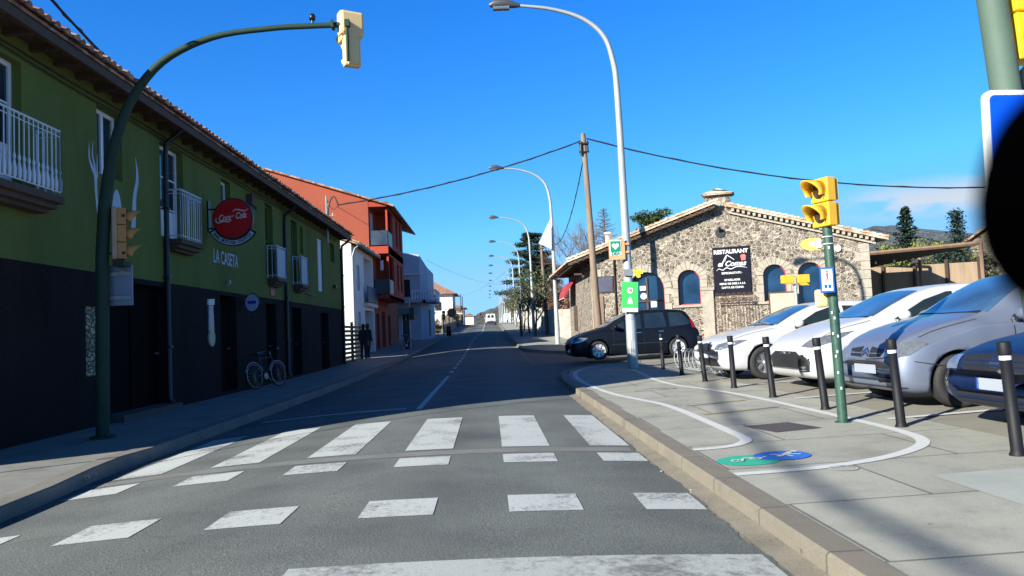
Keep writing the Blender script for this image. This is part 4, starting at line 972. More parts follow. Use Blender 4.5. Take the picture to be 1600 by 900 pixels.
mb = MB(); mb.cyl(FAC @ Vector((5.64, .0, 5.0)), FAC @ Vector((5.64, -.05, 5.0)), .2); mb.cyl(FAC @ Vector((5.64, -.05, 5.05)), FAC @ Vector((5.64, -.28, 5.2)), .05); mb.build('wall_spotlight', SBLK, rest)
mb = MB(); mb.cyl(FAC @ Vector((10.19, .0, 4.0)), FAC @ Vector((10.19, -.1, 4.0)), .13); mb.build('round_wall_lamp', SWHITE, rest)
mb = MB(); mb.cyl((12.0, 36, 5.2), (12.0, 36, 6.4), .03); mb.box(11.7, 12.2, 35.9, 36.1, 6.3, 6.42); mb.build('aerial', STEEL, rest)
mb = MB(); mb.lathe([(.19, 4.3), (.17, 5.6), (.22, 5.6), (.22, 5.7)], 10, Matrix.Translation((5.87, 36.2, 0))); mb.build('vent_pipe', WHITE, rest)
mb = MB(); mb.tube([FAC @ Vector(q) for q in ((1.05, -.5, 4.6), (1.05, -.08, 4.4), (1.05, -.06, .3))], .035, 8); mb.build('drainpipe', WOODD, rest)
mb = MB(); mb.box(-.38+.4, .1+.4, -.06, 0, .3, 2.6, FAC); mb.build('side_door', WOODR, rest)
# side window openings and awning on the street side
mb = MB(); mb.box(4.6, 4.66, 39.9, 41.2, 1.1, 2.4); mb.build('side_window', WOODD, rest)
mb = MB(); pr_ = [(4.66, 3.85), (4.2, 3.5), (4.0, 3.05), (3.98, 2.82)]
mb.add([(x, 40.0, z) for x, z in pr_]+[(x, 42.6, z) for x, z in pr_], [(i, i+1, 5+i, 4+i) for i in range(3)]+[(0, 1, 2, 3), (4, 5, 6, 7)], False); mb.build('awning', AWN, rest)
mb = MB(); mb.tube([(3.98, 40.0, 2.82), (3.98, 42.6, 2.82)], .025, 6); mb.build('awning_rail', SWHITE, rest)

# signs and boards on the restaurant
t_ = thing('restaurant_sign', FAC @ Vector((6.02, -.05, 3.4)), 'large dark board with white RESTAURANT lettering and a mountain drawing on the stone wall', 'sign')
mb = MB(); mb.box(5.27, 6.77, -.08, -.02, 2.36, 4.38, FAC); mb.build('board', mat('board_navy', (.006, .007, .016), .8, var=.1, spec=.2), t_)
def T(s, size, u, z, m_=SWHITE, sh=0., bold=0., sp=1.): return textmesh(s, size, FAC @ Matrix.Translation((u, -.082, z)), m_, t_, 'lettering', sh, .004, bold, sp)
T('RESTAURANT', .232, 6.02, 4.17, bold=.008, sp=.96); T('el Comas', .30, 6.03, 3.66, sh=.3, bold=.008); T('ESPECIALITATS :', .115, 6.02, 3.27, bold=.004)
T('GRAELLADES', .11, 6.02, 2.98, bold=.004); T('MENU DE DIES I A LA', .11, 6.02, 2.82, bold=.004); T('CARTA DE CUINA', .11, 6.02, 2.66, bold=.004)
mb = MB(); K = FAC @ Matrix.Translation((0, -.08, 0))
stroke(mb, [(5.5, 3.58, .02), (5.66, 3.72, .03), (5.82, 4.0, .03), (5.9, 4.04, .03)], K); stroke(mb, [(5.86, 4.04, .03), (6.0, 3.94, .03), (6.15, 3.82, .02)], K, .001); stroke(mb, [(5.75, 3.76, .02), (5.85, 3.98, .02)], K, .002)
stroke(mb, [(5.4, 3.4, .01), (5.52, 3.47, .025), (5.66, 3.41, .03), (5.82, 3.50, .03), (6.0, 3.44, .03), (6.2, 3.52, .03), (6.45, 3.51, .025), (6.65, 3.46, .008)], K, .001); mb.build('mountain_outline', SWHITE, t_)
mb = MB(); mb.prism([(6.43, 3.78), (6.6, 3.78), (6.6, 3.84), (6.62, 3.98), (6.56, 4.03), (6.46, 4.03), (6.40, 3.97), (6.43, 3.84)], -.008, K); mb.build('chef_hat', mat('hat_red', (.7, .12, .1), .5, var=.05), t_)
t_ = thing('menu_board', FAC @ Vector((.6, -.05, 3.1)), 'dark rectangular picture board on the stone wall left of the arched door', 'board')
mb = MB(); mb.box(.23, .98, -.05, 0, 2.74, 3.47, FAC); mb.build('frame', SBLK, t_)
mb = MB(); mb.box(.28, .93, -.06, -.045, 2.79, 3.42, FAC); mb.build('picture', mat('dark_picture', (.05, .05, .08), .3, var=.9, scale=3), t_)
t_ = thing('display_board', FAC @ Vector((7.95, -.3, 1.9)), 'framed pale notice board standing below the arched window', 'board')
mb = MB(); mb.box(7.42, 8.48, -.32, -.26, 1.25, 2.36, FAC); mb.box(7.5, 7.56, -.32, -.26, .2, 1.3, FAC); mb.box(8.34, 8.4, -.32, -.26, .2, 1.3, FAC); mb.build('frame', WOODD, t_)
mb = MB(); mb.box(7.48, 8.42, -.335, -.31, 1.31, 2.30, FAC); mb.build('panel', mat('tan_panel', (.42, .36, .27), .8, var=.1), t_)
# wrought iron gate below the sign
t_ = thing('iron_gate', FAC @ Vector((6.0, -.4, .3)), 'rusty wrought iron railing with scroll heads below the restaurant sign', 'railing')
mb = MB(); RUST = mat('rusty_iron', (.13, .075, .055), .8, .3, var=.3)
for i in range(13):
    s = 5.28+i*.125; mb.cyl(FAC @ Vector((s, -.4, .25)), FAC @ Vector((s, -.4, 2.2)), .013, n=5)
for z in (.45, 2.1, 2.2): mb.cyl(FAC @ Vector((5.25, -.4, z)), FAC @ Vector((6.8, -.4, z)), .02, n=5)
mb.build('bars', RUST, t_)
mb = MB()
for i in range(7):
    c = 5.4+i*.215; mb.tube([FAC @ Vector((c+(.1-.012*k/2)*math.cos(k*.7), -.4, 2.33+(.1-.012*k/2)*math.sin(k*.7))) for k in range(14)], .012, 5)
mb.build('scrolls', RUST, t_)

# ---- pergola right of the restaurant
pg = thing('pergola', (17.5, 29, .4), 'timber pergola with dark canvas, bulbs and reed screens right of the stone restaurant', 'pergola')
pA, pB = Vector((15.35, 30.2, 3.72)), Vector((18.6, 28.2, 3.78))
mb = MB(); mb.tube([pA, pB], .075, 4, smooth=False); mb.build('beam', WOODR, pg); mb = MB(); mb.tube([pA+Vector((.3, 5, 0)), pB+Vector((.5, 5, 0))], .07, 4, smooth=False); mb.build('beam', WOODR, pg)
for q in (pB+Vector((0, 0, 0)), pB+Vector((.5, 5, 0))): mb = MB(); mb.tube([q, (q.x, q.y, .2)], .085, 4, smooth=False); mb.build('post', WOODR, pg)
mb = MB(); vs = []
for i in range(9):
    f_ = i/8; a = pA.lerp(pB, f_); vs += [a+Vector((0, .05, -.06)), a+Vector((.2, 2.6, -.55+.45*f_)), a+Vector((.35, 5, -.62+.5*f_))]
mb.add(vs, [(3*i+j, 3*i+j+1, 3*i+j+4, 3*i+j+3) for i in range(8) for j in range(2)], True); mb.build('canvas', CANV, pg)
mb = MB()
for i in range(5): q = pA.lerp(pB, .15+.18*i)+Vector((.1, 1.0, -.42)); mb.lathe([(0, 0), (.05, .04), (.05, .08), (.015, .14)], 8, Matrix.Translation(q))
mb.build('bulbs', SWHITE, pg)
t_ = thing('reed_screen', (18, 35, .4), 'beige reed screen fence with dark posts behind the pergola', 'fence')
mb = MB(); mb.quad((15.5, 35.2, .2), (21.8, 33.4, .2), (21.8, 33.4, 3.42), (15.5, 35.2, 3.42)); mb.quad((15.5, 35.25, .2), (21.8, 33.45, .2), (21.8, 33.45, 3.42), (15.5, 35.25, 3.42)); mb.build('screen', REED, t_)
for i in range(6):
    f_ = i/5; x = 15.5+6.3*f_; y = 35.15-1.8*f_; mb = MB(); mb.box(x-.05, x+.05, y-.12, y-.02, .2, 3.6); mb.build('post', WOODD, t_)
sh_ = thing('stone_house', (36, 52, .5), 'stone gable house behind the trees at the right edge', 'house')
mb = MB(); mb.quad((32.3, 50, 0), (38.6, 47, 0), (38.6, 47, 5.4), (35.3, 48.6, 8.3), (32.3, 50, 5.8)); mb.quad((32.3, 50, 0), (41, 58, 0), (41, 58, 5.8), (32.3, 50, 5.8)); mb.build('wall', STONE, sh_)
mb = MB(); A_, B_, C_ = Vector((31.8, 49.9, 5.75)), Vector((35.3, 48.2, 8.5)), Vector((39, 46.5, 5.4)); dv = Vector((9, 8.5, 0)); dn = Vector((0, 0, .14))
for a, b in ((A_, B_), (B_, C_)): mb.add([a, b, b+dv, a+dv, a+dn, b+dn, b+dv+dn, a+dv+dn], [(0, 1, 2, 3), (4, 7, 6, 5), (0, 4, 5, 1), (1, 5, 6, 2), (2, 6, 7, 3), (3, 7, 4, 0)])
mb.build('roof', TILE, sh_)
# garden wall with posts along the right pavement
gw = thing('garden_wall', (5.1, 80, .8), 'long pale garden wall with piers along the right pavement beyond the restaurant', 'wall')
mb = MB()
for i in range(16):
    y = 51+i*4.4; z = zg(y+2.2)+.1; mb.box(5.15, 5.35, y, y+4.4, z-.5, z+1.35)
    mb.box(5.02, 5.45, y-.25, y+.15, z-.5, z+1.9)
mb.build('masonry', mat('pale_garden_wall', (.5, .45, .38), .9, var=.22, scale=1.2), gw)
mb = MB(); mb.box(5.0, 5.14, 66, 67.6, .8, 3.4); mb.build('gate', BLACK, gw)
# low walls on the left far side
lw = thing('garden_wall', (-4.9, 100, 1), 'low dark garden wall with railings along the far left pavement', 'wall')
mb = MB()
for i in range(14):
    y = 84+i*5; z = zg(y)+.1; mb.box(-5.2, -5.0, y, y+5, z-.5, z+.9)
    for k in range(3): mb.box(-5.15, -5.05, y+k*1.6, y+k*1.6+.15, z+.9, z+1.9)
mb.build('masonry', mat('grey_brown_wall', (.16, .13, .1), .9, var=.3), lw)
# ------------------------------------------------------------------ street lamps
def lamp_proto():
    t = thing('street_lamp', (0, 0, 0), 'x', 'street lamp', 'street lamps along the right pavement')
    mb = MB(); mb.tube([(0, 0, -.15), (0, 0, 1.3), (-.01, 0, 1.32), (-.01, 0, 3.2), (-.03, 0, 6.5), (-.05, 0, 7.6)], [.145, .138, .125, .115, .09, .085], 14)
    mb.tube(cr([(-.05, 0, 7.6), (-.10, 0, 8.3), (-.33, 0, 9.1), (-.9, 0, 9.62), (-1.75, 0, 9.92), (-2.75, 0, 10.06)], 6), [.085-.045*i/30 for i in range(31)], 10)
    mb.tube([(0, 0, -.16), (0, 0, .0)], .19, 14); mb.tube([(0, 0, 1.30), (0, 0, 1.36)], .142, 14)
    mb.build('pole', LAMPG, t)
    hd = MB(); hd.tube([(-2.65, 0, 10.05), (-2.8, 0, 10.07), (-3.05, 0, 10.12), (-3.35, 0, 10.12), (-3.5, 0, 10.08)], [.05, .085, .13, .12, .05], 12)
    h = hd.build('lamp_head', mat('lamp_head_grey', (.06, .065, .07), .4, var=.1), t)
    g = MB(); g.tube([(-2.95, 0, 10.01), (-3.4, 0, 10.0)], [.09, .08], 10); g.build('lens', HGL, h)
    d = MB(); d.box(-.06, .06, -.135, -.11, .35, .75); d.build('service_door', LAMPG, t)
    return t
LP = lamp_proto()
lamp_labels = ['nearest grey street lamp, the green poster and yellow sign on its pole', 'second street lamp, its pole in front of the red awning side of the restaurant', 'third street lamp, in front of the citrus trees', 'fourth street lamp, among the citrus tree trunks',
               'fifth street lamp of the row', 'sixth street lamp of the row', 'seventh street lamp of the row', 'eighth street lamp of the row', 'ninth street lamp of the row', 'tenth street lamp of the row', 'eleventh street lamp of the row', 'twelfth and farthest street lamp of the row']
for i in range(12):
    y = 20.9+22.7*i; o = LP if i == 0 else copy_tree(LP); o.location = (3.88, y, zs(3.88, y)); o.scale = (1, 1, 1.013); o['label'] = lamp_labels[i]
    o.rotation_euler[2] = R([0, 1, -1, .5, 0, 1, 0, -1, 0, 0, 1, 0][i])

# signs on the first lamp
t_ = thing('heart_sign', (3.56, 20.75, 3.3), 'square green sign with a white heart on a pale orange board', 'sign')
D = Matrix.Translation((3.56, 20.72, 3.33))
mb = MB(); mb.box(-.21, .23, 0, .02, -.28, .28, D); mb.box(.15, .35, .02, .04, -.1, -.05, D); mb.box(.15, .35, .02, .04, .12, .17, D); mb.build('board', ORPL, t_)
mb = MB(); mb.box(-.19, .13, -.012, -.001, -.17, .25, D); mb.build('white_edge', SWHITE, t_)
mb = MB(); mb.box(-.165, .105, -.02, -.013, -.06, .225, D); mb.build('panel', SGRD, t_)
def heart(r, n=24): return [(r*16*math.sin(a)**3/16, r*(13*math.cos(a)-5*math.cos(2*a)-2*math.cos(3*a)-math.cos(4*a))/16) for a in [2*math.pi*k/n for k in range(n)]]
mb = MB(); mb.prism(heart(.10), -.005, D @ Matrix.Translation((-.03, -.021, .09))); mb.build('heart', SWHITE, t_)
textmesh('DEA', .12, D @ Matrix.Translation((-.03, -.014, -.115)), SGRD, t_, 'lettering', 0, .003, .004)
t_ = thing('green_sign', (3.84, 20.55, 2.0), 'tall bright green notice with white circle and triangle on the lamp pole', 'sign')
D = Matrix.Translation((3.86, 20.72, 2.03)) @ Matrix.Rotation(R(3), 4, 'Y')
mb = MB(); mb.box(-.22, .22, -.02, .0, -.42, .40, D); mb.box(-.2, .2, .0, .05, .1, .14, D); mb.box(-.2, .2, .0, .05, -.2, -.16, D); mb.build('panel', SGREEN, t_)
mb = MB(); mb.box(-.215, .215, -.027, -.021, -.415, -.31, D); mb.cyl(D @ Vector((0, -.02, .17)), D @ Vector((0, -.03, .17)), .085, n=24)
mb.prism([(-.08, -.2), (.08, -.2), (.06, -.12), (.035, -.04), (0, .0), (-.035, -.04), (-.06, -.12)], -.008, D @ Matrix.Translation((0, -.02, 0))); mb.build('white_symbols', SWHITE, t_)
mb = MB(); mb.cyl(D @ Vector((0, -.03, .17)), D @ Vector((0, -.034, .17)), .055, n=20); mb.build('red_ring', SREDB, t_)
mb = MB(); mb.cyl(D @ Vector((0, -.034, .17)), D @ Vector((0, -.037, .17)), .042, n=20); mb.build('disc', SWHITE, t_)
textmesh('30', .055, D @ Matrix.Translation((0, -.037, .17)), SBLK, t_, 'lettering', 0, .002, .002)
t_ = thing('yellow_sign', (4.1, 20.75, 2.65), 'small yellow arrow sign on the right of the first lamp pole', 'sign')
D = Matrix.Translation((4.12, 20.75, 2.66)); mb = MB(); mb.prism([(-.13, -.02), (-.13, .09), (.13, .09), (.13, -.02), (.06, -.02), (.06, -.1), (.0, -.13), (-.05, -.1), (-.05, -.02)], -.015, D); mb.build('plate', SYEL, t_)
mb = MB(); mb.box(-.2, -.1, .0, .02, .0, .04, D); mb.box(-.33, -.1, -.03, .05, -.06, .12, D @ Matrix.Translation((-.05, .0, .0))) ; mb.build('clamp', STEEL, t_)

# ------------------------------------------------------------------ traffic signals
def signal_head(parent, n, M, ym, cap=True, s=.27, hood=.24, name='signal_head', lens=True, facing_cover=False):
    """n stacked lamps; local -y is the face the lenses look out of; local z up, origin bottom centre"""
    mb = MB()
    w_ = s*.5
    for k in range(n):
        z0 = k*s*1.02
        mb.box(-w_, w_, -.04, .08, z0+.004, z0+s, M, bev=.012)
        mb.prism([(-w_*.85, z0+.02), (w_*.85, z0+.02), (w_*.85, z0+s-.02), (-w_*.85, z0+s-.02)], .05, M @ Matrix.Translation((0, .078, 0)))
    hd = mb.build(name, ym, parent)
    vz = MB()
    for k in range(n):
        zc = k*s*1.02+s/2; r0 = s*.42; n_ = 14; vs = []
        for j in range(n_+1):
            a = math.pi*(-.15+1.3*j/n_)
            x, z = r0*math.cos(a), r0*math.sin(a); ln = hood*(.45+.55*max(0, math.sin(a)))
            for rr, yy in ((1., -.04), (1.06, -.04-ln), (.97, -.04-ln), (.93, -.04)):
                vs.append(M @ Vector((x*rr, yy, zc+z*rr+(.0 if yy > -.1 else -.012))))
        vz.add(vs, [(4*j+q, 4*j+(q+1) % 4, 4*j+4+(q+1) % 4, 4*j+4+q) for j in range(n_) for q in range(4)], True)
    vz.build('visor', ym, hd)
    for k in range(n):
        zc = k*s*1.02+s/2; l = MB(); l.cyl(M @ Vector((0, -.04, zc)), M @ Vector((0, -.055, zc)), s*.36, s*.3, 18); l.build('lens', DARKG, hd)
    return hd
# tall curved mast on the left
z0 = zs(-5.6, 11.3)
tm = thing('traffic_light_mast', (-5.58, 11.3, z0), 'tall dark green mast with a curved arm over the road and cream signal heads', 'traffic light')
path = [(-5.60, 11.3, z0-.1), (-5.59, 11.3, 1.2), (-5.57, 11.3, 2.6), (-5.53, 11.3, 3.3)]+[tuple(v) for v in cr([(-5.53, 11.3, 3.3), (-5.40, 11.3, 4.1), (-5.15, 11.3, 4.82), (-4.67, 11.3, 5.43), (-3.93, 11.3, 5.78), (-3.08, 11.3, 5.89), (-2.5, 11.3, 5.91), (-1.93, 11.3, 5.915)], 5)[1:]]
mb = MB(); n = len(path); mb.tube(path, [.092-.050*min(1, max(0, i-2)/(n*.6)) for i in range(n)], 14); mb.cyl((-5.6, 11.3, z0-.1), (-5.6, 11.3, z0+.03), .17); mb.build('mast', DKG, tm)
mb = MB(); mb.cyl((-1.92, 11.24, 5.93), (-1.92, 11.24, 5.34), .022); mb.box(-1.95, -1.88, 11.2, 11.3, 5.86, 5.96); mb.box(-2.16, -2.12, 11.22, 11.38, 5.86, 5.97); mb.build('bracket', DKG, tm)
mb = MB(); mb.cyl((-2.44, 11.3, 5.93), (-2.44, 11.3, 6.0), .02); mb.lathe([(0, 6.0), (.045, 6.0), (.05, 6.05), (.03, 6.09), (0, 6.09)], 10, Matrix.Translation((-2.44, 11.3, 0))); mb.build('sensor', SBLK, tm)
hM = Matrix.Translation((-1.90, 11.42, 5.30)) @ Matrix.Rotation(R(208), 4, 'Z')
# back view of a three lamp head: narrow lower housing, large upper housing
mb = MB(); mb.box(-.125, .125, -.04, .09, 0, .52, hM, bev=.02); mb.prism([(-.08, .02), (.08, .02), (.08, .5), (-.08, .5)], .04, hM @ Matrix.Translation((0, .085, 0)))
mb.box(-.19, .19, -.09, .12, .46, .84, hM, bev=.05); mb.prism([(-.14, .42), (.14, .42), (.17, .5), (-.17, .5)], .26, hM @ Matrix.Translation((0, -.22, 0)))
hd = mb.build('signal_head', SIGT, tm)
vz = MB()
for zc, r in ((.12, .1), (.36, .1), (.65, .15)):
    vs = []
    for j in range(13):
        a = math.pi*(-.1+1.2*j/12)
        for yy in (-.04, -.26*(.5+.5*max(0, math.sin(a)))): vs.append(hM @ Vector((r*math.cos(a), yy-.03, zc+r*math.sin(a))))
    vz.add(vs, [(2*j, 2*j+1, 2*j+3, 2*j+2) for j in range(12)], True)
vz.build('visor', SIGT, hd)
LM = Matrix.Translation((-5.33, 11.42, 2.53)) @ Matrix.Rotation(R(118), 4, 'Z')
SIGO = mat('orange_signal', (.42, .19, .05), .6, var=.08, scale=5)
signal_head(tm, 3, LM, SIGO, s=.25, hood=.20, name='lower_signal_head')
mb = MB(); mb.box(-.13, .13, .079, .15, .0, .77, LM, bev=.015); mb.build('signal_back', mat('shaded_signal_back', (.36, .25, .16), .6, var=.08), tm)  # faded signal yellow darkened here: the shade is put into the colour
mb = MB(); mb.box(-5.5, -5.25, 11.3, 11.36, 2.6, 2.64); mb.box(-5.5, -5.25, 11.3, 11.36, 3.15, 3.19); mb.box(-5.38, -5.22, 11.2, 11.4, 2.42, 2.5); mb.build('clamp', DKG, tm)
t_ = thing('sign_back', (-5.5, 11.2, 2.2), 'blue grey back of a rectangular road sign on the left mast', 'sign')
mb = MB(); mb.box(-5.74, -5.20, 11.42, 11.45, 1.86, 2.46, bev=.01); mb.build('panel', GREYB, t_)
mb = MB(); mb.box(-5.72, -5.22, 11.39, 11.42, 1.95, 2.0); mb.box(-5.72, -5.22, 11.39, 11.42, 2.3, 2.35); mb.box(-5.36, -5.3, 11.38, 11.42, 2.32, 2.37); mb.build('rail', STEEL, t_)

# pedestrian signal on the right pavement
px, py = 3.85, 8.41; zb_ = zs(px, py)
ps = thing('pedestrian_signal', (px, py, zb_), 'green steel post with a yellow two lamp pedestrian signal and a blue push box', 'traffic light')
def lean(z): return px-.035*(z-zb_)/2.2, py
mb = MB(); mb.tube([(px, py, zb_-.05), (lean(1.2)[0], py, 1.2), (lean(2.28)[0], py, 2.26)], .052, 16); mb.cyl((px, py, zb_-.02), (px, py, zb_+.012), .085)
mb.build('post', mat('chipped_green_paint', (.022, .066, .047), .5, var=.35, scale=14, fine=60), ps)
mb = MB()
for z, dx in ((1.28, -.045), (1.22, -.02), (1.05, -.05), (1.02, .0), (.85, -.02), (.8, -.04), (.62, -.03), (.45, -.01), (2.0, -.02)): mb.box(px-.035*(z/2.2)+dx-.008, px-.035*(z/2.2)+dx+.008, py-.056, py-.045, z, z+.03)
mb.build('paint_chips', SWHITE, ps)
hM = Matrix.Translation((3.775, 8.40, 2.25)) @ Matrix.Rotation(R(-72), 4, 'Z')
signal_head(ps, 2, hM, SIGY, s=.27, hood=.21)
mb = MB(); 
for z in (2.06, 2.14): mb.tube([(3.815+.056*math.cos(a), py+.056*math.sin(a), z) for a in [2*math.pi*k/12 for k in range(13)]], .006, 5)
mb.build('cable_tie', SWHITE, ps)
D = Matrix.Translation((3.745, 8.34, 1.655)) @ Matrix.Rotation(R(-14), 4, 'Z')
mb = MB(); mb.box(-.07, .07, -.045, .045, -.14, .14, D, bev=.006); bb = mb.build('push_box', SBLUE, ps)
mb = MB(); mb.box(-.062, .05, -.050, -.0455, -.12, .12, D); mb.build('face', mat('pale_face', (.6, .72, .85), .5, var=.06), bb)
mb = MB(); K = D @ Matrix.Translation((0, -.047, 0)); stroke(mb, [(-.005, .03, .02), (-.005, .075, .022)], K, 0, 3); stroke(mb, [(-.02, -.02, .008), (-.005, .03, .012)], K, .0, 3); stroke(mb, [(.015, -.02, .008), (-.005, .03, .012)], K, .0, 3)
mb.cyl(K @ Vector((-.005, 0, .09)), K @ Vector((-.005, -.005, .09)), .012, n=10); mb.build('walker_symbol', SREDB, bb)
mb = MB(); mb.box(-.04, -.012, -.053, -.050, -.09, -.05, D); mb.box(.0, .03, -.053, -.050, -.09, -.05, D); mb.build('button_symbol', SBLUE, bb)
mb = MB(); mb.box(3.66, 3.80, 8.44, 8.52, 1.36, 1.56, bev=.03); mb.build('push_button', SIGT, ps)
t_ = thing('trail_arrow_sign', (3.66, 8.5, 2.08), 'small yellow pointed footpath sign strapped to the green signal post', 'sign')
D = Matrix.Translation((3.70, 8.50, 2.08)); mb = MB(); mb.prism([(.07, -.07), (.07, .06), (-.07, .06), (-.13, .04), (-.17, 0), (-.13, -.05), (-.07, -.075)], .01, D); mb.build('plate', mat('pale_yellow', (.72, .66, .12), .5, var=.1), t_)
mb = MB(); mb.box(-.06, .0, -.004, 0, -.03, .03, D); mb.box(.02, .07, -.02, .0, -.05, .05, D); mb.build('symbol', SWHITE, t_)

# far small signals on a post beyond the parked cars
t_ = thing('crossing_beacon', (9.75, 24, .3), 'pale post with two small yellow signal boxes in front of the restaurant windows', 'traffic light')
mb = MB(); mb.cyl((9.75, 24, .2), (9.75, 24, 2.3), .045); mb.cyl((9.75, 24, 2.2), (9.75, 24, 2.34), .06); mb.build('post', LAMPG, t_)
for sx_ in (-1, 1):
    mb = MB(); c = 9.75+sx_*.25-.0; mb.box(c-.2, c+.17, 23.85, 24.05, 2.36, 2.62, bev=.02); mb.prism([(c-.2, 2.36), (c+.05, 2.36), (c+.15, 2.28 if sx_ > 0 else 2.34), (c-.1, 2.28 if sx_ > 0 else 2.34)], .15, Matrix.Translation((0, 23.86, 0))); mb.build('signal_box', SIGY, t_)

# near mast at the top right with square blue crossing sign
nm = thing('signal_mast', (3.12, 4.4, .05), 'thick grey green mast rising out of the top right corner with a yellow signal head', 'traffic light')
mb = MB(); mb.tube([(3.32, 4.4, 0), (3.13, 4.4, 2.5), (3.085, 4.4, 3.1), (2.90, 4.4, 5.6)], [.09, .082, .08, .075], 18); mb.build('mast', mat('dull_grey_green', (.075, .12, .09), .7, var=.1, scale=3), nm)
signal_head(nm, 3, Matrix.Translation((3.345, 4.42, 2.72)) @ Matrix.Rotation(R(8), 4, 'Z'), mat('bright_signal_yellow', (.8, .5, .01), .45, var=.04), s=.29, hood=.12)
mb = MB(); mb.box(3.12, 3.3, 4.42, 4.5, 2.78, 2.83); mb.prism([(3.1, 2.52), (3.22, 2.52), (3.32, 2.72), (3.28, 2.72)], .06, Matrix.Translation((0, 4.36, 0))); mb.build('clamp', BLACK, nm)
t_ = thing('crossing_sign', (3.24, 4.3, 2.2), 'square blue pedestrian crossing sign with a white edge, partly behind the black mirror', 'sign')
D = Matrix.Translation((3.245, 4.30, 2.185)) @ Matrix.Rotation(R(0), 4, 'Z') @ Matrix.Rotation(R(1.5), 4, 'Y')
def rrect(w_, h, r, n=5):
    P = []
    for cx, cz, a0 in ((w_-r, h-r, 0), (-w_+r, h-r, 90), (-w_+r, -h+r, 180), (w_-r, -h+r, 270)):
        for k in range(n+1): a = R(a0+90*k/n); P.append((cx+r*math.cos(a), cz+r*math.sin(a)))
    return P
mb = MB(); mb.prism(rrect(.33, .33, .05), .03, D); mb.build('edge', SWHITE, t_)
mb = MB(); mb.prism(rrect(.30, .30, .03), -.006, D @ Matrix.Translation((0, -.001, 0))); mb.build('panel', mat('deep_sign_blue', (.0, .07, .62), .4, var=.04), t_)
mb = MB(); mb.prism([(-.25, -.22), (.25, -.22), (0, .24)], -.004, D @ Matrix.Translation((0, -.008, 0))); mb.build('triangle', SWHITE, t_)
mb = MB(); K = D @ Matrix.Translation((0, -.010, 0)); stroke(mb, [(-.0, .02, .05), (.0, -.08, .055)], K, .003, 3); stroke(mb, [(0, -.08, .03), (.06, -.19, .025)], K, .003, 3); stroke(mb, [(0, -.08, .03), (-.06, -.19, .025)], K, .003, 3); mb.cyl(K @ Vector((0, 0, .06)), K @ Vector((0, -.006, .06)), .022, n=12); mb.build('walker_symbol', SBLK, t_)

# ------------------------------------------------------------------ bollards
bp = thing('bollard', (0, 0, 0), 'x', 'bollard', 'black bollards along the parking edge')
mb = MB(); mb.lathe([(.0, -.02), (.062, -.02), (.062, .012), (.052, .03), (.0475, .05), (.0435, .76), (.0, .76)], 20); mb.build('post', BLKPL, bp)
mb = MB(); mb.lathe([(.0448, .76), (.0448, .80)], 20); mb.lathe([(.0443, .795), (.0443, .76)], 20); mb.build('reflective_band', mat('reflective_band', (.6, .6, .6), .4, var=.3, scale=30, obj=True), bp)
mb = MB(); mb.lathe([(0, .795), (.047, .795), (.05, .81), (.05, .895), (.044, .905), (0, .906)], 20); mb.build('cap', BLKPL, bp)
bl_ = [(4.42, 19.64), (4.26, 17.08), (4.19, 15.0), (4.2, 13.25), (4.18, 11.37), (4.18, 9.59), (4.19, 7.83), (4.14, 6.02)]
lbl = ['farthest black bollard of the row, in front of the dark people carrier', 'black bollard in front of the bicycle rack', 'black bollard between the bicycle rack and the nose of the white hatchback', 'black bollard in front of the headlamp of the first white hatchback', 'black bollard in front of the front wheel of the first white hatchback',
       'black bollard left of the green signal post, before the second white car', 'black bollard with a white band in front of the silver blue car', 'nearest black bollard, in front of the dark blue car at the right edge']
tilt = [(0, -1), (0, -3.2), (0, -4.5), (0, -1.6), (0, -4.0), (0, -4.2), (0, -3.2), (0, -3.0)]
for i, (x, y) in enumerate(bl_):
    o = bp if i == 0 else copy_tree(bp); o.location = (x, y, zs(x, y)); o['label'] = lbl[i]; o.rotation_euler = (R(tilt[i][0]), R(tilt[i][1]), R(i*40))
    o.rotation_euler = (Matrix.Rotation(R(tilt[i][1]), 4, 'Y') @ Matrix.Rotation(R(i*40), 4, 'Z')).to_euler()
o = copy_tree(bp); o.location = (8.1, 23.2, zs(8.1, 23.2)); o['label'] = 'small far black bollard between the iron railing and the white hatchback'
# spiral bicycle rack
t_ = thing('bicycle_rack', (5.0, 18, .1), 'low galvanised spiral bicycle rack between the bollards and the white hatchback', 'bicycle rack')
mb = MB()
p0, p1 = Vector((4.85, 19.9, zs(4.85, 19.9))), Vector((5.0, 15.9, zs(5, 15.9)))
P = []
for k in range(15*13+1):
    a = 2*math.pi*k/15; q = p0.lerp(p1, k/(15*13)); P.append(q+Vector((.13*math.sin(a)*1., .0, .26-.25*math.cos(a))))
mb.tube(P, .012, 6)
for sx_ in (-.1, .1): mb.tube([p0+Vector((sx_, 0, .02)), p1+Vector((sx_, 0, .02))], .014, 6)
mb.build('coil', STEEL, t_)
# leftover low stone trough behind
# ------------------------------------------------------------------ utility poles, cables
up_ = thing('utility_pole', (3.9, 28, .2), 'weathered wooden utility pole with cables at its top, in front of the restaurant corner', 'utility pole')
up_.location = (4.3, 30.5, .2)
UT = Vector((4.12, 30.5, 9.05))
mb = MB(); mb.tube([(4.42, 30.5, -.3), (4.30, 30.5, 3), (UT.x, UT.y, UT.z)], [.16, .14, .095], 12); mb.build('pole', WOOD, up_)
mb = MB(); mb.cyl(UT-Vector((.12, .1, .9)), UT-Vector((.12, .1, .35)), .06, n=8); mb.cyl(UT+Vector((.14, -.05, -.75)), UT+Vector((.14, -.05, -.3)), .05, n=8); mb.box(UT.x-.2, UT.x+.2, UT.y-.16, UT.y-.1, UT.z-.8, UT.z-.74); mb.box(UT.x-.22, UT.x+.2, UT.y-.16, UT.y-.1, UT.z-.45, UT.z-.4); mb.build('insulators', BLACK, up_)
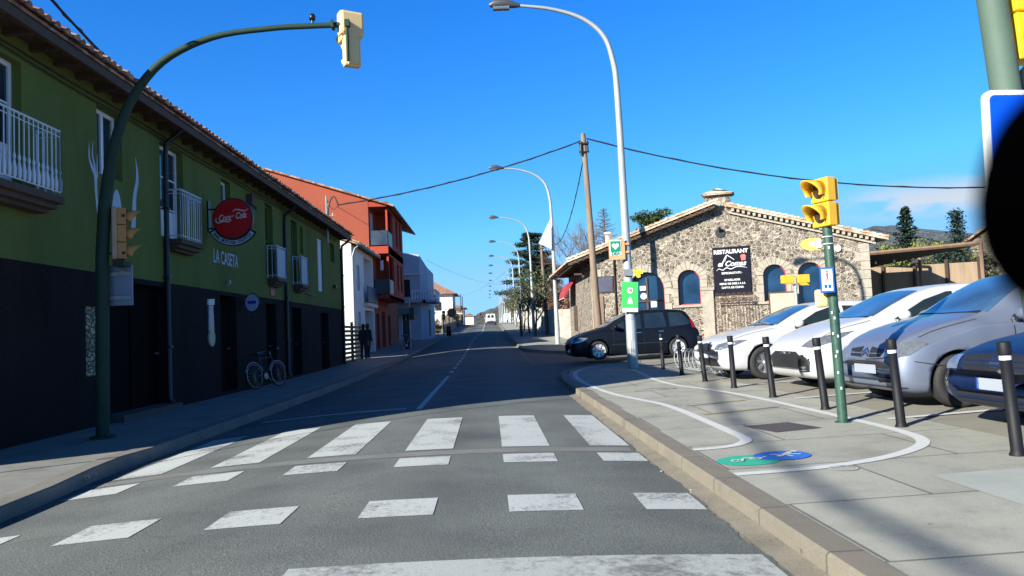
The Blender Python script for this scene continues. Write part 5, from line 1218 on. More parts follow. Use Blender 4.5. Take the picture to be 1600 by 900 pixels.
def cable(name, pts, r, label, nn=10, sag=None):
    if sag is not None:
        a, b = Vector(pts[0]), Vector(pts[1]); P = [a.lerp(b, k/24)-Vector((0, 0, sag*4*(k/24)*(1-k/24))) for k in range(25)]
    else: P = cr(pts, nn)
    mb = MB(); mb.tube(P, r, 6)
    # second strand twisted round
    P2 = [p_+Vector((r*1.1*math.cos(i*1.9), 0, r*1.1*math.sin(i*1.9))) for i, p_ in enumerate(P)]
    mb.tube(P2, r*.6, 5); o = mb.build(name, CABLE); return tag(o, label, 'cable')
cable('overhead_cable', [(-5.85, 30.9, 6.6), (4.0, 30.5, 8.75)], .028, 'thick black cable sagging across the road from the green house to the wooden pole', sag=.28)
cable('overhead_cable', [(4.25, 30.5, 8.85), (26, 30, 6.4)], .028, 'thick black cable running right from the wooden pole over the restaurant', sag=1.1)
cable('overhead_cable', [(4.08, 30.5, 8.0), (3.86, 43.3, 6.0)], .02, 'black cable hanging from the wooden pole down to the second street lamp', sag=.9)
cable('overhead_cable', [(-6.3, 8.5, 7.2), (-6.15, 13.4, 5.95)], .022, 'black cable meeting the tiled eave at the top left', sag=.12)
cable('overhead_cable', [(-6.35, 31, 6.9), (-9.0, 47, 9.3)], .012, 'thin cable from the bracket post to the red apartment house', sag=.3)
cable('overhead_cable', [(-5.1, 66, 7.6), (3.8, 134.6, 9.5)], .010, 'thin far cable crossing the sky above the road', sag=.8)
cable('overhead_cable', [(-5.0, 140, 8.0), (4.2, 62, 8.1)], .010, 'second thin far cable crossing above the road', sag=.9)
cable('overhead_cable', [(-10.7, -22, 9.3), (-10.7, -14, 7.75), (-10.7, -7.1, 7.2), (-10.7, -1.7, 7.68), (-10.7, 3.05, 8.55), (-10.7, 6, 9.3)], .036, 'cable bundle added out of frame to cast a soft shadow on the right pavement')  # added unseen cable, shaped to throw the soft band on the pavement
t_ = thing('utility_pole', (4.55, 61, .8), 'wooden utility pole beside the garden wall, between the second and third lamps', 'utility pole')
mb = MB(); mb.tube([(4.6, 61, .4), (4.45, 61, 8.2)], [.15, .10], 10); mb.cyl((4.2, 60.9, 7.7), (4.7, 60.9, 7.75), .04, n=6); mb.build('pole', WOOD, t_)
t_ = thing('white_pennant', (3.8, 43.4, 7), 'thin white triangular pennant hanging beside the second lamp pole', 'flag')
mb = MB(); A_, B_, C_ = Vector((3.80, 43.3, 7.6)), Vector((3.0, 43.1, 6.1)), Vector((3.74, 43.3, 5.75)); mb.add([A_, B_, C_, (A_+B_)/2+Vector((0, .1, 0)), A_+Vector((0, .01, 0)), B_+Vector((0, .01, 0)), C_+Vector((0, .01, 0)), (A_+B_)/2+Vector((0, .11, 0))], [(0, 3, 2), (3, 1, 2), (4, 6, 7), (7, 6, 5), (0, 4, 7, 3), (3, 7, 5, 1), (1, 5, 6, 2), (2, 6, 4, 0)]); mb.build('cloth', mat('thin_white_cloth', (.6, .68, .75), .9, var=.1), t_)
# black post with small white notice
t_ = thing('notice_post', (2.55, 61, .8), 'slim black post with a small white notice on the right pavement', 'sign')
mb = MB(); mb.cyl((2.55, 61, .6), (2.55, 61, 3.3), .09); mb.box(2.43, 2.67, 60.9, 61.1, .7, 1.6); mb.build('post', BLACK, t_)
mb = MB(); mb.box(2.4, 2.55, 60.85, 60.9, 2.1, 2.9); mb.build('notice', SWHITE, t_)
# left side street furniture
t_ = thing('street_sign_pole', (-5.2, 48, .35), 'tall grey pole with dark box and potted shrub before the blue house', 'sign')
mb = MB(); mb.cyl((-5.0, 49, .2), (-5.0, 49, 3.5), .05); mb.build('pole', LAMPG, t_)
mb = MB(); mb.box(-5.35, -5.05, 48.8, 49.1, .25, 2.2); mb.box(-5.0, -4.7, 48.9, 49.1, 2.2, 3.0); mb.build('box', BLACK, t_)
t_ = thing('stop_sign', (-3.55, 76, 1), 'reddish octagonal sign back on a grey pole at the far left kerb', 'sign')
mb = MB(); mb.cyl((-3.55, 76, .8), (-3.55, 76, 3.6), .045); mb.build('pole', STEEL, t_)
mb = MB(); mb.prism([(.48*math.cos(R(22.5+45*k)), .48*math.sin(R(22.5+45*k))) for k in range(8)], .03, Matrix.Translation((-3.6, 75.9, 3.25))); mb.build('plate', mat('rusty_red', (.42, .12, .05), .7, var=.3), t_)
t_ = thing('traffic_light', (-4.5, 77, 1), 'small yellow signal head on a post beside the octagonal sign', 'traffic light')
mb = MB(); mb.cyl((-4.5, 77, .8), (-4.5, 77, 3.0), .05); mb.build('post', DKG, t_)
signal_head(t_, 3, Matrix.Translation((-4.45, 76.9, 2.6)) @ Matrix.Rotation(R(20), 4, 'Z'), SIGY, s=.30)
t_ = thing('litter_bin', (-3.9, 75, 1), 'dark litter bin at the foot of the octagonal sign', 'bin')
mb = MB(); mb.lathe([(.0, 0), (.24, 0), (.28, .9), (.24, .95), (0, .97)], 12, Matrix.Translation((-3.9, 75, zs(-3.9, 75)))); mb.build('body', BLACK, t_)

# ------------------------------------------------------------------ cars
def smooth_interp(pts, xs, k=2):
    px_, pz_ = zip(*pts); v = np.interp(xs, px_, pz_)
    for _ in range(k): v[1:-1] = .25*v[:-2]+.5*v[1:-1]+.25*v[2:]
    return v
def car(name, label, cat, loc, rz, C, group=None):
    """local: nose at x=0 looking towards -x, length along +x, ground z=0"""
    t = thing(name, (0, 0, 0), label, cat, group)
    L, Wd = C['L'], C['W']/2
    xs = np.array(sorted(set([0, .008, .02, .045, .08, .12, .17, .23, .3]+list(np.linspace(.38, L-.38, 64))+[L-q for q in (0, .008, .02, .045, .08, .12, .17, .23, .3)])))
    sm = C.get('smooth', 3)
    top = smooth_interp(C['top'], xs, sm); bot = smooth_interp(C['bot'], xs, 2); belt = smooth_interp(C['belt'], xs, 3)
    def plan(x):
        a = 1.
        nf = C.get('nose', .75); nr_ = C.get('tail', .45)
        if x < nf: a = C.get('nw', .60)+(1-C.get('nw', .60))*(1-(1-x/nf)**C.get('np', 2.6))**.55
        if x > L-nr_: q = (L-x)/nr_; a = min(a, .78+.22*(1-(1-q)**2.5)**.5)
        return Wd*a*(1-.02*abs(x/L-.5)*2)
    ratio = C.get('ratio', .74); vs = []; H = 0
    for x, tz, bz, be in zip(xs, top, bot, belt):
        w_ = plan(x); s_ = min(be, tz-.045); g = max(0, min(1, (tz-s_-.045)/.42)); wt = w_*(.80*(1-g)+ratio*g); cp = []
        cp = [(0, bz), (w_*.5, bz), (w_*.86, bz+.01), (w_*.965, bz+.07), (w_*1.0, bz+(s_-bz)*.38), (w_*1.0, bz+(s_-bz)*.66), (w_*.975, s_-.012), (w_*.95-(.0)*g, s_+(.02 if g > .05 else .012)), (w_*.955+(wt-w_*.955)*.52, s_+.02+(tz-s_-.06)*(.5+.03*g)), (wt, tz-.05-.015*g), (wt*.9, tz-.022), (wt*.5, tz-.004), (0, tz)]
        P = cr([(a, b, 0) for a, b in cp], 3); ring_ = [(x, p_.x, p_.y) for p_ in P]; H = len(ring_)
        ring_ += [(x, -p_[1], p_[2]) for p_ in ring_[-2:0:-1]]; vs += ring_
    N = 2*H-2; fs = [(i*N+k, i*N+(k+1) % N, (i+1)*N+(k+1) % N, (i+1)*N+k) for i in range(len(xs)-1) for k in range(N)]
    mb = MB(); mb.add(vs, fs, True); mb.add(vs[:N], [range(N)], True); mb.add(vs[-N:], [list(range(N))[::-1]], True)
    body = mb.build('body', [C['paint'], BLACK], t)
    bvh = BVHTree.FromPolygons([Vector(v) for v in mb.v], mb.f)
    # wheel arches cut with a boolean
    wr = C['wr']; wx = C['wheels']
    cut = MB()
    for x in wx:
        for sg in (-1, 1):
            P = [(x+(wr+.055)*math.cos(2*math.pi*k/32), wr+.0+(wr+.055)*math.sin(2*math.pi*k/32)) for k in range(32)]
            y1 = sg*(Wd+.2); y0 = sg*(Wd-.34); cut.prism(P, y1-y0, Matrix.Translation((0, y0, 0)))
    co_ = cut.build('cutter', BLACK, t); md = body.modifiers.new('b', 'BOOLEAN'); md.operation = 'DIFFERENCE'; md.object = co_; md.solver = 'EXACT'
    dg = bpy.context.evaluated_depsgraph_get(); dg.update(); me = bpy.data.meshes.new_from_object(body.evaluated_get(dg)); body.modifiers.clear()
    body.data = me; bpy.data.objects.remove(co_)
    me.materials.clear(); me.materials.append(C['paint']); me.materials.append(BLACK)
    for p_ in me.polygons:
        c = p_.center; p_.material_index = 1 if (any(math.hypot(c.x-x, c.z-wr) < wr+.052 for x in wx) or c.z < .165 and abs(p_.normal.z) > .6) else 0
    def patch(nm, poly, d, m_, off=.006, parent=t, grid=.06, mirror=False, label=None):
        """closed outline in the view along direction d, laid onto the body"""
        for sg in ((1, -1) if mirror else (1,)):
            dd = Vector((d[0], d[1]*sg, d[2])).normalized()
            u = dd.cross(Vector((0, 0, 1))) if abs(dd.z) < .9 else Vector((0, 1, 0)); u.normalize(); v = Vector((0, 0, 1)) if abs(dd.z) < .9 else Vector((1, 0, 0))
            if d == (0, 1, 0) : u = Vector((1, 0, 0))
            P2 = [Vector(q) for q in poly]; ex = []
            # densify edges
            for i in range(len(P2)):
                a, b = P2[i], P2[(i+1) % len(P2)]; k = max(1, int((b-a).length/grid)); ex += [a.lerp(b, j/k) for j in range(k)]
            n0 = len(ex); xs_ = [q.x for q in ex]; ys_ = [q.y for q in ex]; pts = list(ex)
            def ins(q):
                c = False
                for i in range(n0):
                    a, b = ex[i], ex[(i+1) % n0]
                    if (a.y > q[1]) != (b.y > q[1]) and q[0] < (b.x-a.x)*(q[1]-a.y)/(b.y-a.y)+a.x: c = not c
                return c
            X = min(xs_)+grid/2
            while X < max(xs_):
                Y = min(ys_)+grid/2
                while Y < max(ys_):
                    if ins((X, Y)): pts.append(Vector((X, Y)))
                    Y += grid
                X += grid
            V, E_, F, _, _, _ = delaunay_2d_cdt(pts, [(i, (i+1) % n0) for i in range(n0)], [], 1, 1e-6)
            out = []; ok = True
            for q in V:
                if abs(dd.z) > .9: o_ = Vector((q.x, q.y, 3))
                elif abs(dd.y) > .95: o_ = Vector((q.x, -sg*3, q.y))
                else: o_ = -dd*4+Vector((L/2*(1 if dd.x > 0 else 1), 0, 0))*(0)+u*q.x+Vector((0, 0, q.y)); o_ = Vector((o_.x if dd.x > 0 else o_.x+L, o_.y, q.y))
                h, nn, _, _ = bvh.ray_cast(o_, dd)
                if h is None: h, nn, _, _ = bvh.find_nearest(o_+dd*(3 if abs(dd.z) < .9 else 1.7))
                if nn.dot(dd) > 0: nn = -nn
                out.append(h+nn*off)
            mb = MB(); mb.add(out, [list(f) for f in F], True); mb.build(nm, m_, parent, world=False, label=label)
    # glass and trim
    for p_ in C.get('side', []): patch('side_window', p_, (0, 1, 0), CGL, mirror=True)
    if 'ws' in C: patch('windscreen', C['ws'], (0, 0, -1), WGL, .007)
    if 'rw' in C: patch('rear_window', C['rw'], (-1, 0, 0), CGL)
    for nm, p_, d, m_, mi in C.get('patches', []): patch(nm, p_, d, m_, .008 if nm not in ('door_seam',) else .003, mirror=mi, grid=.04)
    if C.get('hoodseam', True):
        x0, x1 = .32, C['mirror'][0]-.42
        for sg in (1, -1): patch('bonnet_seam', [(x0, sg*(Wd-.20)), (x1, sg*(Wd-.17)), (x1, sg*(Wd-.158)), (x0, sg*(Wd-.188))], (0, 0, -1), GRL, .002)
        xw = C['ws'][0][0]+.02
        patch('wiper_panel', [(xw-.10, -.62), (xw-.16, 0), (xw-.10, .62), (xw-.04, .62), (xw-.09, 0), (xw-.04, -.62)], (0, 0, -1), GRL, .004)
    # wheels
    for x in wx:
        for sg in (-1, 1):
            y = sg*(Wd-.115); w1 = .105
            M = Matrix.Translation((x, y, wr)) @ Matrix.Rotation(-sg*math.pi/2, 4, 'X')   # local z points outward
            rr = wr*C.get('rimr', .64)
            tb = MB(); tb.lathe([(rr, -w1), (wr*.9, -w1), (wr*.985, -w1*.8), (wr, -w1*.5), (wr, w1*.5), (wr*.985, w1*.8), (wr*.9, w1), (rr+.01, w1*.95), (rr, w1*.8)], 36, M); ty = tb.build('wheel', RUB, t)
            rb = MB(); rb.lathe([(rr, w1*.8), (rr-.012, w1*.72), (rr-.02, w1*.2), (0, w1*.1)], 36, M)
            rb.cur = 0; ns = C.get('spokes', 7)
            for k in range(ns):
                K = M @ Matrix.Rotation(2*math.pi*k/ns+.2, 4, 'Z'); rb.add([K @ Vector(q) for q in ((0.03, -.028, w1*.62), (rr-.01, -.022, w1*.74), (rr-.01, .022, w1*.74), (.03, .028, w1*.62), (0.03, -.034, w1*.2), (rr-.01, -.03, w1*.3), (rr-.01, .03, w1*.3), (.03, .034, w1*.2))], [(0, 1, 2, 3), (0, 4, 5, 1), (3, 2, 6, 7), (1, 5, 6, 2), (0, 3, 7, 4)])
            rb.lathe([(.06, w1*.3), (.055, w1*.66), (0, w1*.7)], 14, M)
            rb.build('rim', C.get('rim', RIM), ty)
            db = MB(); db.lathe([(rr-.03, w1*.12), (0, w1*.12)], 20, M); db.build('brake_disc', BLACK, ty)
    # mirrors
    for sg in (-1, 1):
        mx_, mz_ = C['mirror']; yb = sg*(Wd*.95)
        e = MB(); vs = []; n = 12
        Mx = Matrix.Translation((mx_, yb+sg*.13, mz_+.06)) @ Matrix.Diagonal((.085, .115, .085, 1))
        e.lathe([(math.sin(math.pi*k/10), -math.cos(math.pi*k/10)) for k in range(11)], 16, Mx); mi = e.build('wing_mirror', C['paint'], t)
        e = MB(); e.tube([(mx_+.02, yb-sg*.03, mz_-.03), (mx_, yb+sg*.08, mz_+.02)], [.04, .03], 8); e.build('mirror_foot', BLACK, mi)
    t.location = loc; t.rotation_euler = (0, 0, rz)
    return t
# a few colours
P_W1 = car_paint('white_car_paint', (.50, .51, .52)); P_W2 = car_paint('pearl_white_car_paint', (.47, .48, .49)); P_SB = car_paint('silver_blue_car_paint', (.15, .18, .25), .3, .4)
P_DB = car_paint('dark_blue_car_paint', (.008, .02, .07), .1, .35); P_BK = car_paint('blue_black_car_paint', (.004, .006, .012), .0, .4); P_VAN = car_paint('white_van_paint', (.5, .5, .5))
GRL = mat('grille_black', (.015, .016, .018), .5, var=.2, obj=True)
F = (1, 0, 0); SD = (0, 1, 0); TOPD = (0, 0, -1)
def diag(a): return (math.cos(R(a)), math.sin(R(a)), 0)
# for direction F the outline is (u, z) with u = -y
hatch = dict(L=4.3, W=1.77, wr=.315, wheels=(.87, 3.45), mirror=(1.52, .98), nose=.5, nw=.80, ratio=.74,
    top=[(0, .60), (.03, .70), (.12, .77), (.35, .86), (.7, .95), (1.05, 1.01), (1.2, 1.04), (1.6, 1.24), (2.0, 1.395), (2.3, 1.445), (2.7, 1.46), (3.3, 1.43), (3.75, 1.36), (4.0, 1.15), (4.15, 1.0), (4.25, .9), (4.3, .7)],
    bot=[(0, .36), (.03, .24), (.15, .19), (.5, .17), (3.8, .18), (4.15, .25), (4.3, .36)],
    belt=[(0, .6), (.5, .78), (1.1, .90), (2.4, .95), (3.6, .99), (4.3, .85)],
    side=[[(1.52, .99), (2.0, 1.24), (2.35, 1.34), (2.48, 1.345), (2.48, .99)], [(2.55, .99), (2.55, 1.345), (3.1, 1.32), (3.25, 1.1), (3.25, 1.01)], [(3.32, 1.02), (3.32, 1.28), (3.5, 1.22), (3.7, 1.08)]],
    ws=[(1.22, -.66), (1.16, -.4), (1.14, 0), (1.16, .4), (1.22, .66), (1.98, .52), (2.0, 0), (1.98, -.52)])
leon = dict(hatch, paint=P_W1, spokes=7, patches=[
    ('headlight', [(0.38, .60), (0.62, .585), (0.82, .66), (1.00, .77), (0.70, .74), (0.48, .69)], diag(38), HGL, True),
    ('grille', [(-.28, .55), (.28, .55), (.34, .68), (.0, .71), (-.34, .68)], F, GRL, False),
    ('air_intake', [(-.35, .27), (.35, .27), (.42, .42), (-.42, .42)], F, GRL, False),
    ('fog_grille', [(0.28, .27), (0.55, .28), (0.50, .42), (0.20, .44)], diag(35), GRL, True),
    ('door_seam', [(1.50, .28), (1.512, .28), (1.512, .98), (1.50, .98)], SD, GRL, True), ('door_seam', [(2.51, .28), (2.522, .28), (2.522, .98), (2.51, .98)], SD, GRL, True),
    ('tail_light', [(3.95, .8), (4.2, .8), (4.15, .98), (3.95, 1.0)], SD, LAMPL, True), ('door_handle', [(2.3, .84), (2.46, .84), (2.46, .87), (2.3, .87)], SD, CHROME, True)])
mazda = dict(L=4.55, W=1.76, wr=.33, wheels=(.82, 3.57), mirror=(1.5, 1.05), nose=.55, nw=.78, ratio=.77, paint=P_W2, spokes=10,
    top=[(0, .56), (.03, .70), (.12, .79), (.35, .92), (.7, 1.03), (.98, 1.09), (1.15, 1.13), (1.5, 1.30), (1.95, 1.49), (2.25, 1.565), (2.7, 1.60), (3.4, 1.585), (4.0, 1.53), (4.25, 1.35), (4.42, 1.05), (4.5, .9), (4.55, .7)],
    bot=[(0, .34), (.03, .22), (.15, .17), (.5, .16), (4.0, .18), (4.4, .25), (4.55, .36)],
    belt=[(0, .6), (.5, .82), (1.1, .96), (2.4, 1.0), (3.8, 1.05), (4.55, .9)],
    side=[[(1.42, 1.05), (1.98, 1.34), (2.36, 1.455), (2.46, 1.46), (2.46, 1.04)], [(2.53, 1.04), (2.53, 1.46), (3.3, 1.45), (3.38, 1.1), (3.38, 1.06)], [(3.45, 1.07), (3.45, 1.44), (3.95, 1.38), (4.1, 1.15)]],
    ws=[(1.16, -.66), (1.08, -.4), (1.05, 0), (1.08, .4), (1.16, .66), (2.0, .55), (2.03, 0), (2.0, -.55)], patches=[
    ('headlight', [(0.42, .68), (0.68, .66), (0.92, .76), (1.12, .90), (0.82, .85), (0.56, .78)], diag(38), HGL, True),
    ('grille', [(-.5, .34), (.5, .34), (.56, .52), (.38, .60), (-.38, .60), (-.56, .52)], F, GRL, False),
    ('fog_grille', [(0.38, .28), (0.62, .30), (0.64, .46), (0.50, .56), (0.36, .54)], diag(36), GRL, True),
    ('fog_lamp', [(0.40, .30), (0.58, .31), (0.56, .38), (0.40, .37)], diag(36), HGL, True),
    ('door_seam', [(1.44, .28), (1.452, .28), (1.452, 1.04), (1.44, 1.04)], SD, GRL, True), ('door_seam', [(2.49, .28), (2.502, .28), (2.502, 1.04), (2.49, 1.04)], SD, GRL, True)])
picasso = dict(L=4.28, W=1.75, wr=.315, wheels=(.70, 3.46), mirror=(1.46, 1.03), nose=.55, nw=.78, ratio=.74, paint=P_SB, spokes=6,
    top=[(0, .56), (.03, .70), (.12, .80), (.35, .93), (.7, 1.03), (1.0, 1.09), (1.18, 1.14), (1.62, 1.40), (2.0, 1.575), (2.3, 1.63), (2.7, 1.64), (3.3, 1.60), (3.8, 1.45), (4.1, 1.15), (4.22, .95), (4.28, .7)],
    bot=[(0, .34), (.03, .22), (.15, .18), (.5, .17), (3.8, .18), (4.1, .25), (4.28, .36)],
    belt=[(0, .6), (.5, .80), (1.0, .95), (2.4, .98), (3.8, 1.0), (4.28, .85)],
    side=[[(1.42, 1.04), (1.87, 1.34), (2.2, 1.50), (2.4, 1.52), (2.4, 1.02)], [(2.47, 1.02), (2.47, 1.52), (3.1, 1.50), (3.2, 1.2), (3.2, 1.03)]],
    ws=[(1.20, -.67), (1.12, -.4), (1.09, 0), (1.12, .4), (1.20, .67), (2.04, .54), (2.08, 0), (2.04, -.54)], patches=[
    ('headlight', [(.34, .62), (.50, .59), (.70, .64), (.86, .76), (.80, .80), (.55, .78), (.40, .72)], diag(38), HGL, True),
    ('grille', [(-.36, .61), (-.1, .60), (-.1, .73), (-.38, .70)], F, GRL, False), ('grille', [(.1, .60), (.36, .61), (.38, .70), (.1, .73)], F, GRL, False),
    ('grille_bar', [(-.37, .645), (-.1, .645), (-.1, .665), (-.375, .665)], F, P_SB, False), ('grille_bar', [(.1, .645), (.37, .645), (.375, .665), (.1, .665)], F, P_SB, False),
    ('badge', [(-.08, .645), (0, .695), (.08, .645), (.08, .672), (0, .722), (-.08, .672)], F, CHROME, False), ('badge', [(-.08, .600), (0, .65), (.08, .600), (.08, .627), (0, .677), (-.08, .627)], F, CHROME, False),
    ('number_plate', [(-.26, .40), (.26, .40), (.26, .51), (-.26, .51)], F, PLATE, False),
    ('air_intake', [(.3, .30), (.62, .31), (.62, .345), (.3, .34)], F, GRL, True), ('air_intake', [(.3, .365), (.62, .37), (.62, .405), (.3, .40)], F, GRL, True),
    ('bumper_strip', [(-.75, .245), (.75, .245), (.75, .26), (-.75, .26)], F, GRL, False),
    ('bumper_seam', [(.55, .56), (.86, .50), (.86, .508), (.55, .568)], diag(60), GRL, True),
    ('door_seam', [(1.40, .28), (1.412, .28), (1.412, 1.02), (1.40, 1.02)], SD, GRL, True), ('door_seam', [(2.43, .28), (2.442, .28), (2.442, 1.02), (2.43, 1.02)], SD, GRL, True), ('door_handle', [(2.1, .9), (2.28, .9), (2.28, .93), (2.1, .93)], SD, CHROME, True)])
astra = dict(hatch, paint=P_DB, spokes=5, top=[(0, .58), (.03, .68), (.12, .745), (.35, .82), (.7, .90), (1.05, .96), (1.2, 1.0), (1.6, 1.22), (2.0, 1.37), (2.3, 1.41), (2.7, 1.42), (3.3, 1.39), (3.75, 1.32), (4.0, 1.1), (4.15, .95), (4.25, .86), (4.3, .7)], patches=[
    ('headlight', [(0.50, .555), (0.74, .545), (0.90, .58), (0.94, .70), (0.74, .70), (0.54, .68)], diag(30), HGL, True),
    ('headlight', [(-.74, .56), (-.54, .56), (-.54, .70), (-.72, .69)], F, HGL, False),
    ('grille', [(-.46, .56), (.46, .56), (.50, .70), (.0, .725), (-.50, .70)], F, GRL, False),
    ('grille_bar', [(-.47, .60), (.47, .60), (.475, .61), (-.475, .61)], F, P_DB, False), ('grille_bar', [(-.48, .645), (.48, .645), (.485, .655), (-.485, .655)], F, P_DB, False),
    ('badge', [(.07*math.cos(2*math.pi*k/20), .645+.07*math.sin(2*math.pi*k/20)) for k in range(20)], F, CHROME, False),
    ('number_plate', [(-.26, .38), (.26, .38), (.26, .49), (-.26, .49)], F, PLATE, False),
    ('plate_band', [(-.26, .38), (-.215, .38), (-.215, .49), (-.26, .49)], (1.0001, 0, 0), SBLUE, False),
    ('air_intake', [(-.6, .25), (.6, .25), (.62, .28), (-.62, .28)], F, GRL, False), ('air_intake', [(-.62, .31), (.62, .31), (.62, .34), (-.62, .34)], F, GRL, False),
    ('door_seam', [(1.50, .28), (1.512, .28), (1.512, .98), (1.50, .98)], SD, GRL, True)])
zaf = dict(L=4.62, W=1.78, wr=.33, wheels=(.95, 3.78), mirror=(1.55, 1.06), nose=.55, nw=.78, ratio=.78, paint=P_BK, spokes=7, rimr=.7, rim=mat('bright_rim', (.7, .7, .7), .35, .5, var=.06, obj=True, bmp=0),
    top=[(0, .58), (.03, .70), (.12, .79), (.35, .90), (.7, 1.0), (.98, 1.06), (1.2, 1.14), (1.6, 1.37), (2.0, 1.56), (2.3, 1.65), (2.7, 1.70), (3.6, 1.69), (4.1, 1.64), (4.32, 1.4), (4.5, 1.05), (4.58, .9), (4.62, .7)],
    bot=[(0, .30), (.03, .18), (.15, .13), (.5, .12), (4.0, .13), (4.45, .2), (4.62, .32)],
    belt=[(0, .6), (.5, .82), (1.1, .95), (2.4, .99), (3.8, 1.02), (4.62, .9)],
    side=[[(1.95, 1.04), (1.98, 1.36), (2.3, 1.52), (2.5, 1.55), (2.5, 1.03)], [(1.42, 1.06), (1.9, 1.33), (1.9, 1.05)], [(2.62, 1.03), (2.62, 1.56), (3.32, 1.57), (3.4, 1.1), (3.38, 1.04)], [(3.52, 1.05), (3.5, 1.56), (3.98, 1.54), (4.28, 1.2), (4.2, 1.12)]],
    ws=[(1.22, -.66), (1.14, -.4), (1.1, 0), (1.14, .4), (1.22, .66), (2.03, .56), (2.08, 0), (2.03, -.56)], patches=[
    ('headlight', [(0.48, .62), (0.70, .60), (0.92, .66), (1.04, .78), (0.80, .80), (0.56, .72)], diag(38), HGL, True),
    ('grille', [(-.4, .60), (.4, .60), (.42, .72), (-.42, .72)], F, GRL, False), ('side_strip', [(1.4, .50), (3.4, .52), (3.4, .55), (1.4, .53)], SD, GRL, True),
    ('tail_light', [(4.33, 1.0), (4.55, .95), (4.5, 1.12), (4.32, 1.4), (4.25, 1.38)], SD, LAMPL, True),
    ('door_seam', [(1.48, .28), (1.492, .28), (1.492, 1.04), (1.48, 1.04)], SD, GRL, True), ('door_seam', [(2.56, .28), (2.572, .28), (2.572, 1.04), (2.56, 1.04)], SD, GRL, True), ('door_handle', [(2.3, .88), (2.48, .88), (2.48, .91), (2.3, .91)], SD, CHROME, True), ('door_handle', [(3.1, .9), (3.28, .9), (3.28, .93), (3.1, .93)], SD, CHROME, True)])
GP = 'cars parked side by side behind the bollards'
car('parked_car', 'white hatchback with black lower grille, first of the parked row behind the bicycle rack', 'car', (4.33, 15.35, zs(5.5, 15)), R(4), leon, GP)
car('parked_car', 'taller white family car between the white hatchback and the silver blue car', 'car', (4.84, 12.50, zs(5.5, 12)), R(3), mazda, GP)
car('parked_car', 'silver blue people carrier with a tall windscreen behind the green signal post', 'car', (4.80, 9.75, zs(5.5, 10)), R(2), picasso, GP)
car('parked_car', 'dark blue hatchback with a round badge at the right edge', 'car', (4.68, 7.05, zs(5.5, 7)), R(1), astra, GP)
car('parked_car', 'blue black people carrier standing side on in the side street before the restaurant', 'car', (2.80, 27.5, zs(3.7, 26.5)-.02), R(3), zaf)
bkcar = dict(hatch, paint=P_DB, patches=[]); 
car('parked_car', 'dark blue car whose roof shows behind the white cars at the far right', 'car', (13.2, 19.6, zs(14, 19)+.15), R(20), dict(bkcar, top=[(a, b+.12 if b > 1.1 else b) for a, b in hatch['top']]))
van = dict(hoodseam=False, L=4.2, W=1.78, wr=.32, wheels=(.8, 3.5), mirror=(1.25, 1.1), nose=.7, nw=.6, ratio=.86, paint=P_VAN, spokes=6, smooth=1, tail=.15,
    top=[(0, .55), (.03, .75), (.12, .85), (.9, 1.1), (1.1, 1.2), (1.7, 1.7), (2.0, 1.82), (2.6, 1.86), (4.0, 1.83), (4.12, 1.75), (4.17, 1.2), (4.2, .6)],
    bot=[(0, .34), (.15, .18), (4.0, .2), (4.2, .32)], belt=[(0, .6), (1.1, 1.0), (4.2, 1.05)],
    side=[[(1.4, 1.08), (1.8, 1.55), (2.2, 1.6), (2.2, 1.08)]], ws=[(1.2, -.6), (1.1, 0), (1.2, .6), (1.75, .6), (1.75, -.6)],
    patches=[('rear_window', [(-.52, 1.15), (-.1, 1.15), (-.1, 1.55), (-.3, 1.62), (-.5, 1.5)], (-1, 0, 0), CGL, False), ('rear_window', [(.52, 1.15), (.1, 1.15), (.1, 1.55), (.3, 1.62), (.5, 1.5)], (-1, 0, 0), CGL, False),
             ('rear_bumper', [(-.75, .3), (.75, .3), (.75, .55), (-.75, .55)], (-1, 0, 0), GRL, False), ('number_plate', [(-.25, .62), (.25, .62), (.25, .74), (-.25, .74)], (-1, 0, 0), PLATE, False)])
car('white_van', 'small white van driving away far down the road', 'van', (.38, 131.2, zg(129)-.02), R(-90), van)
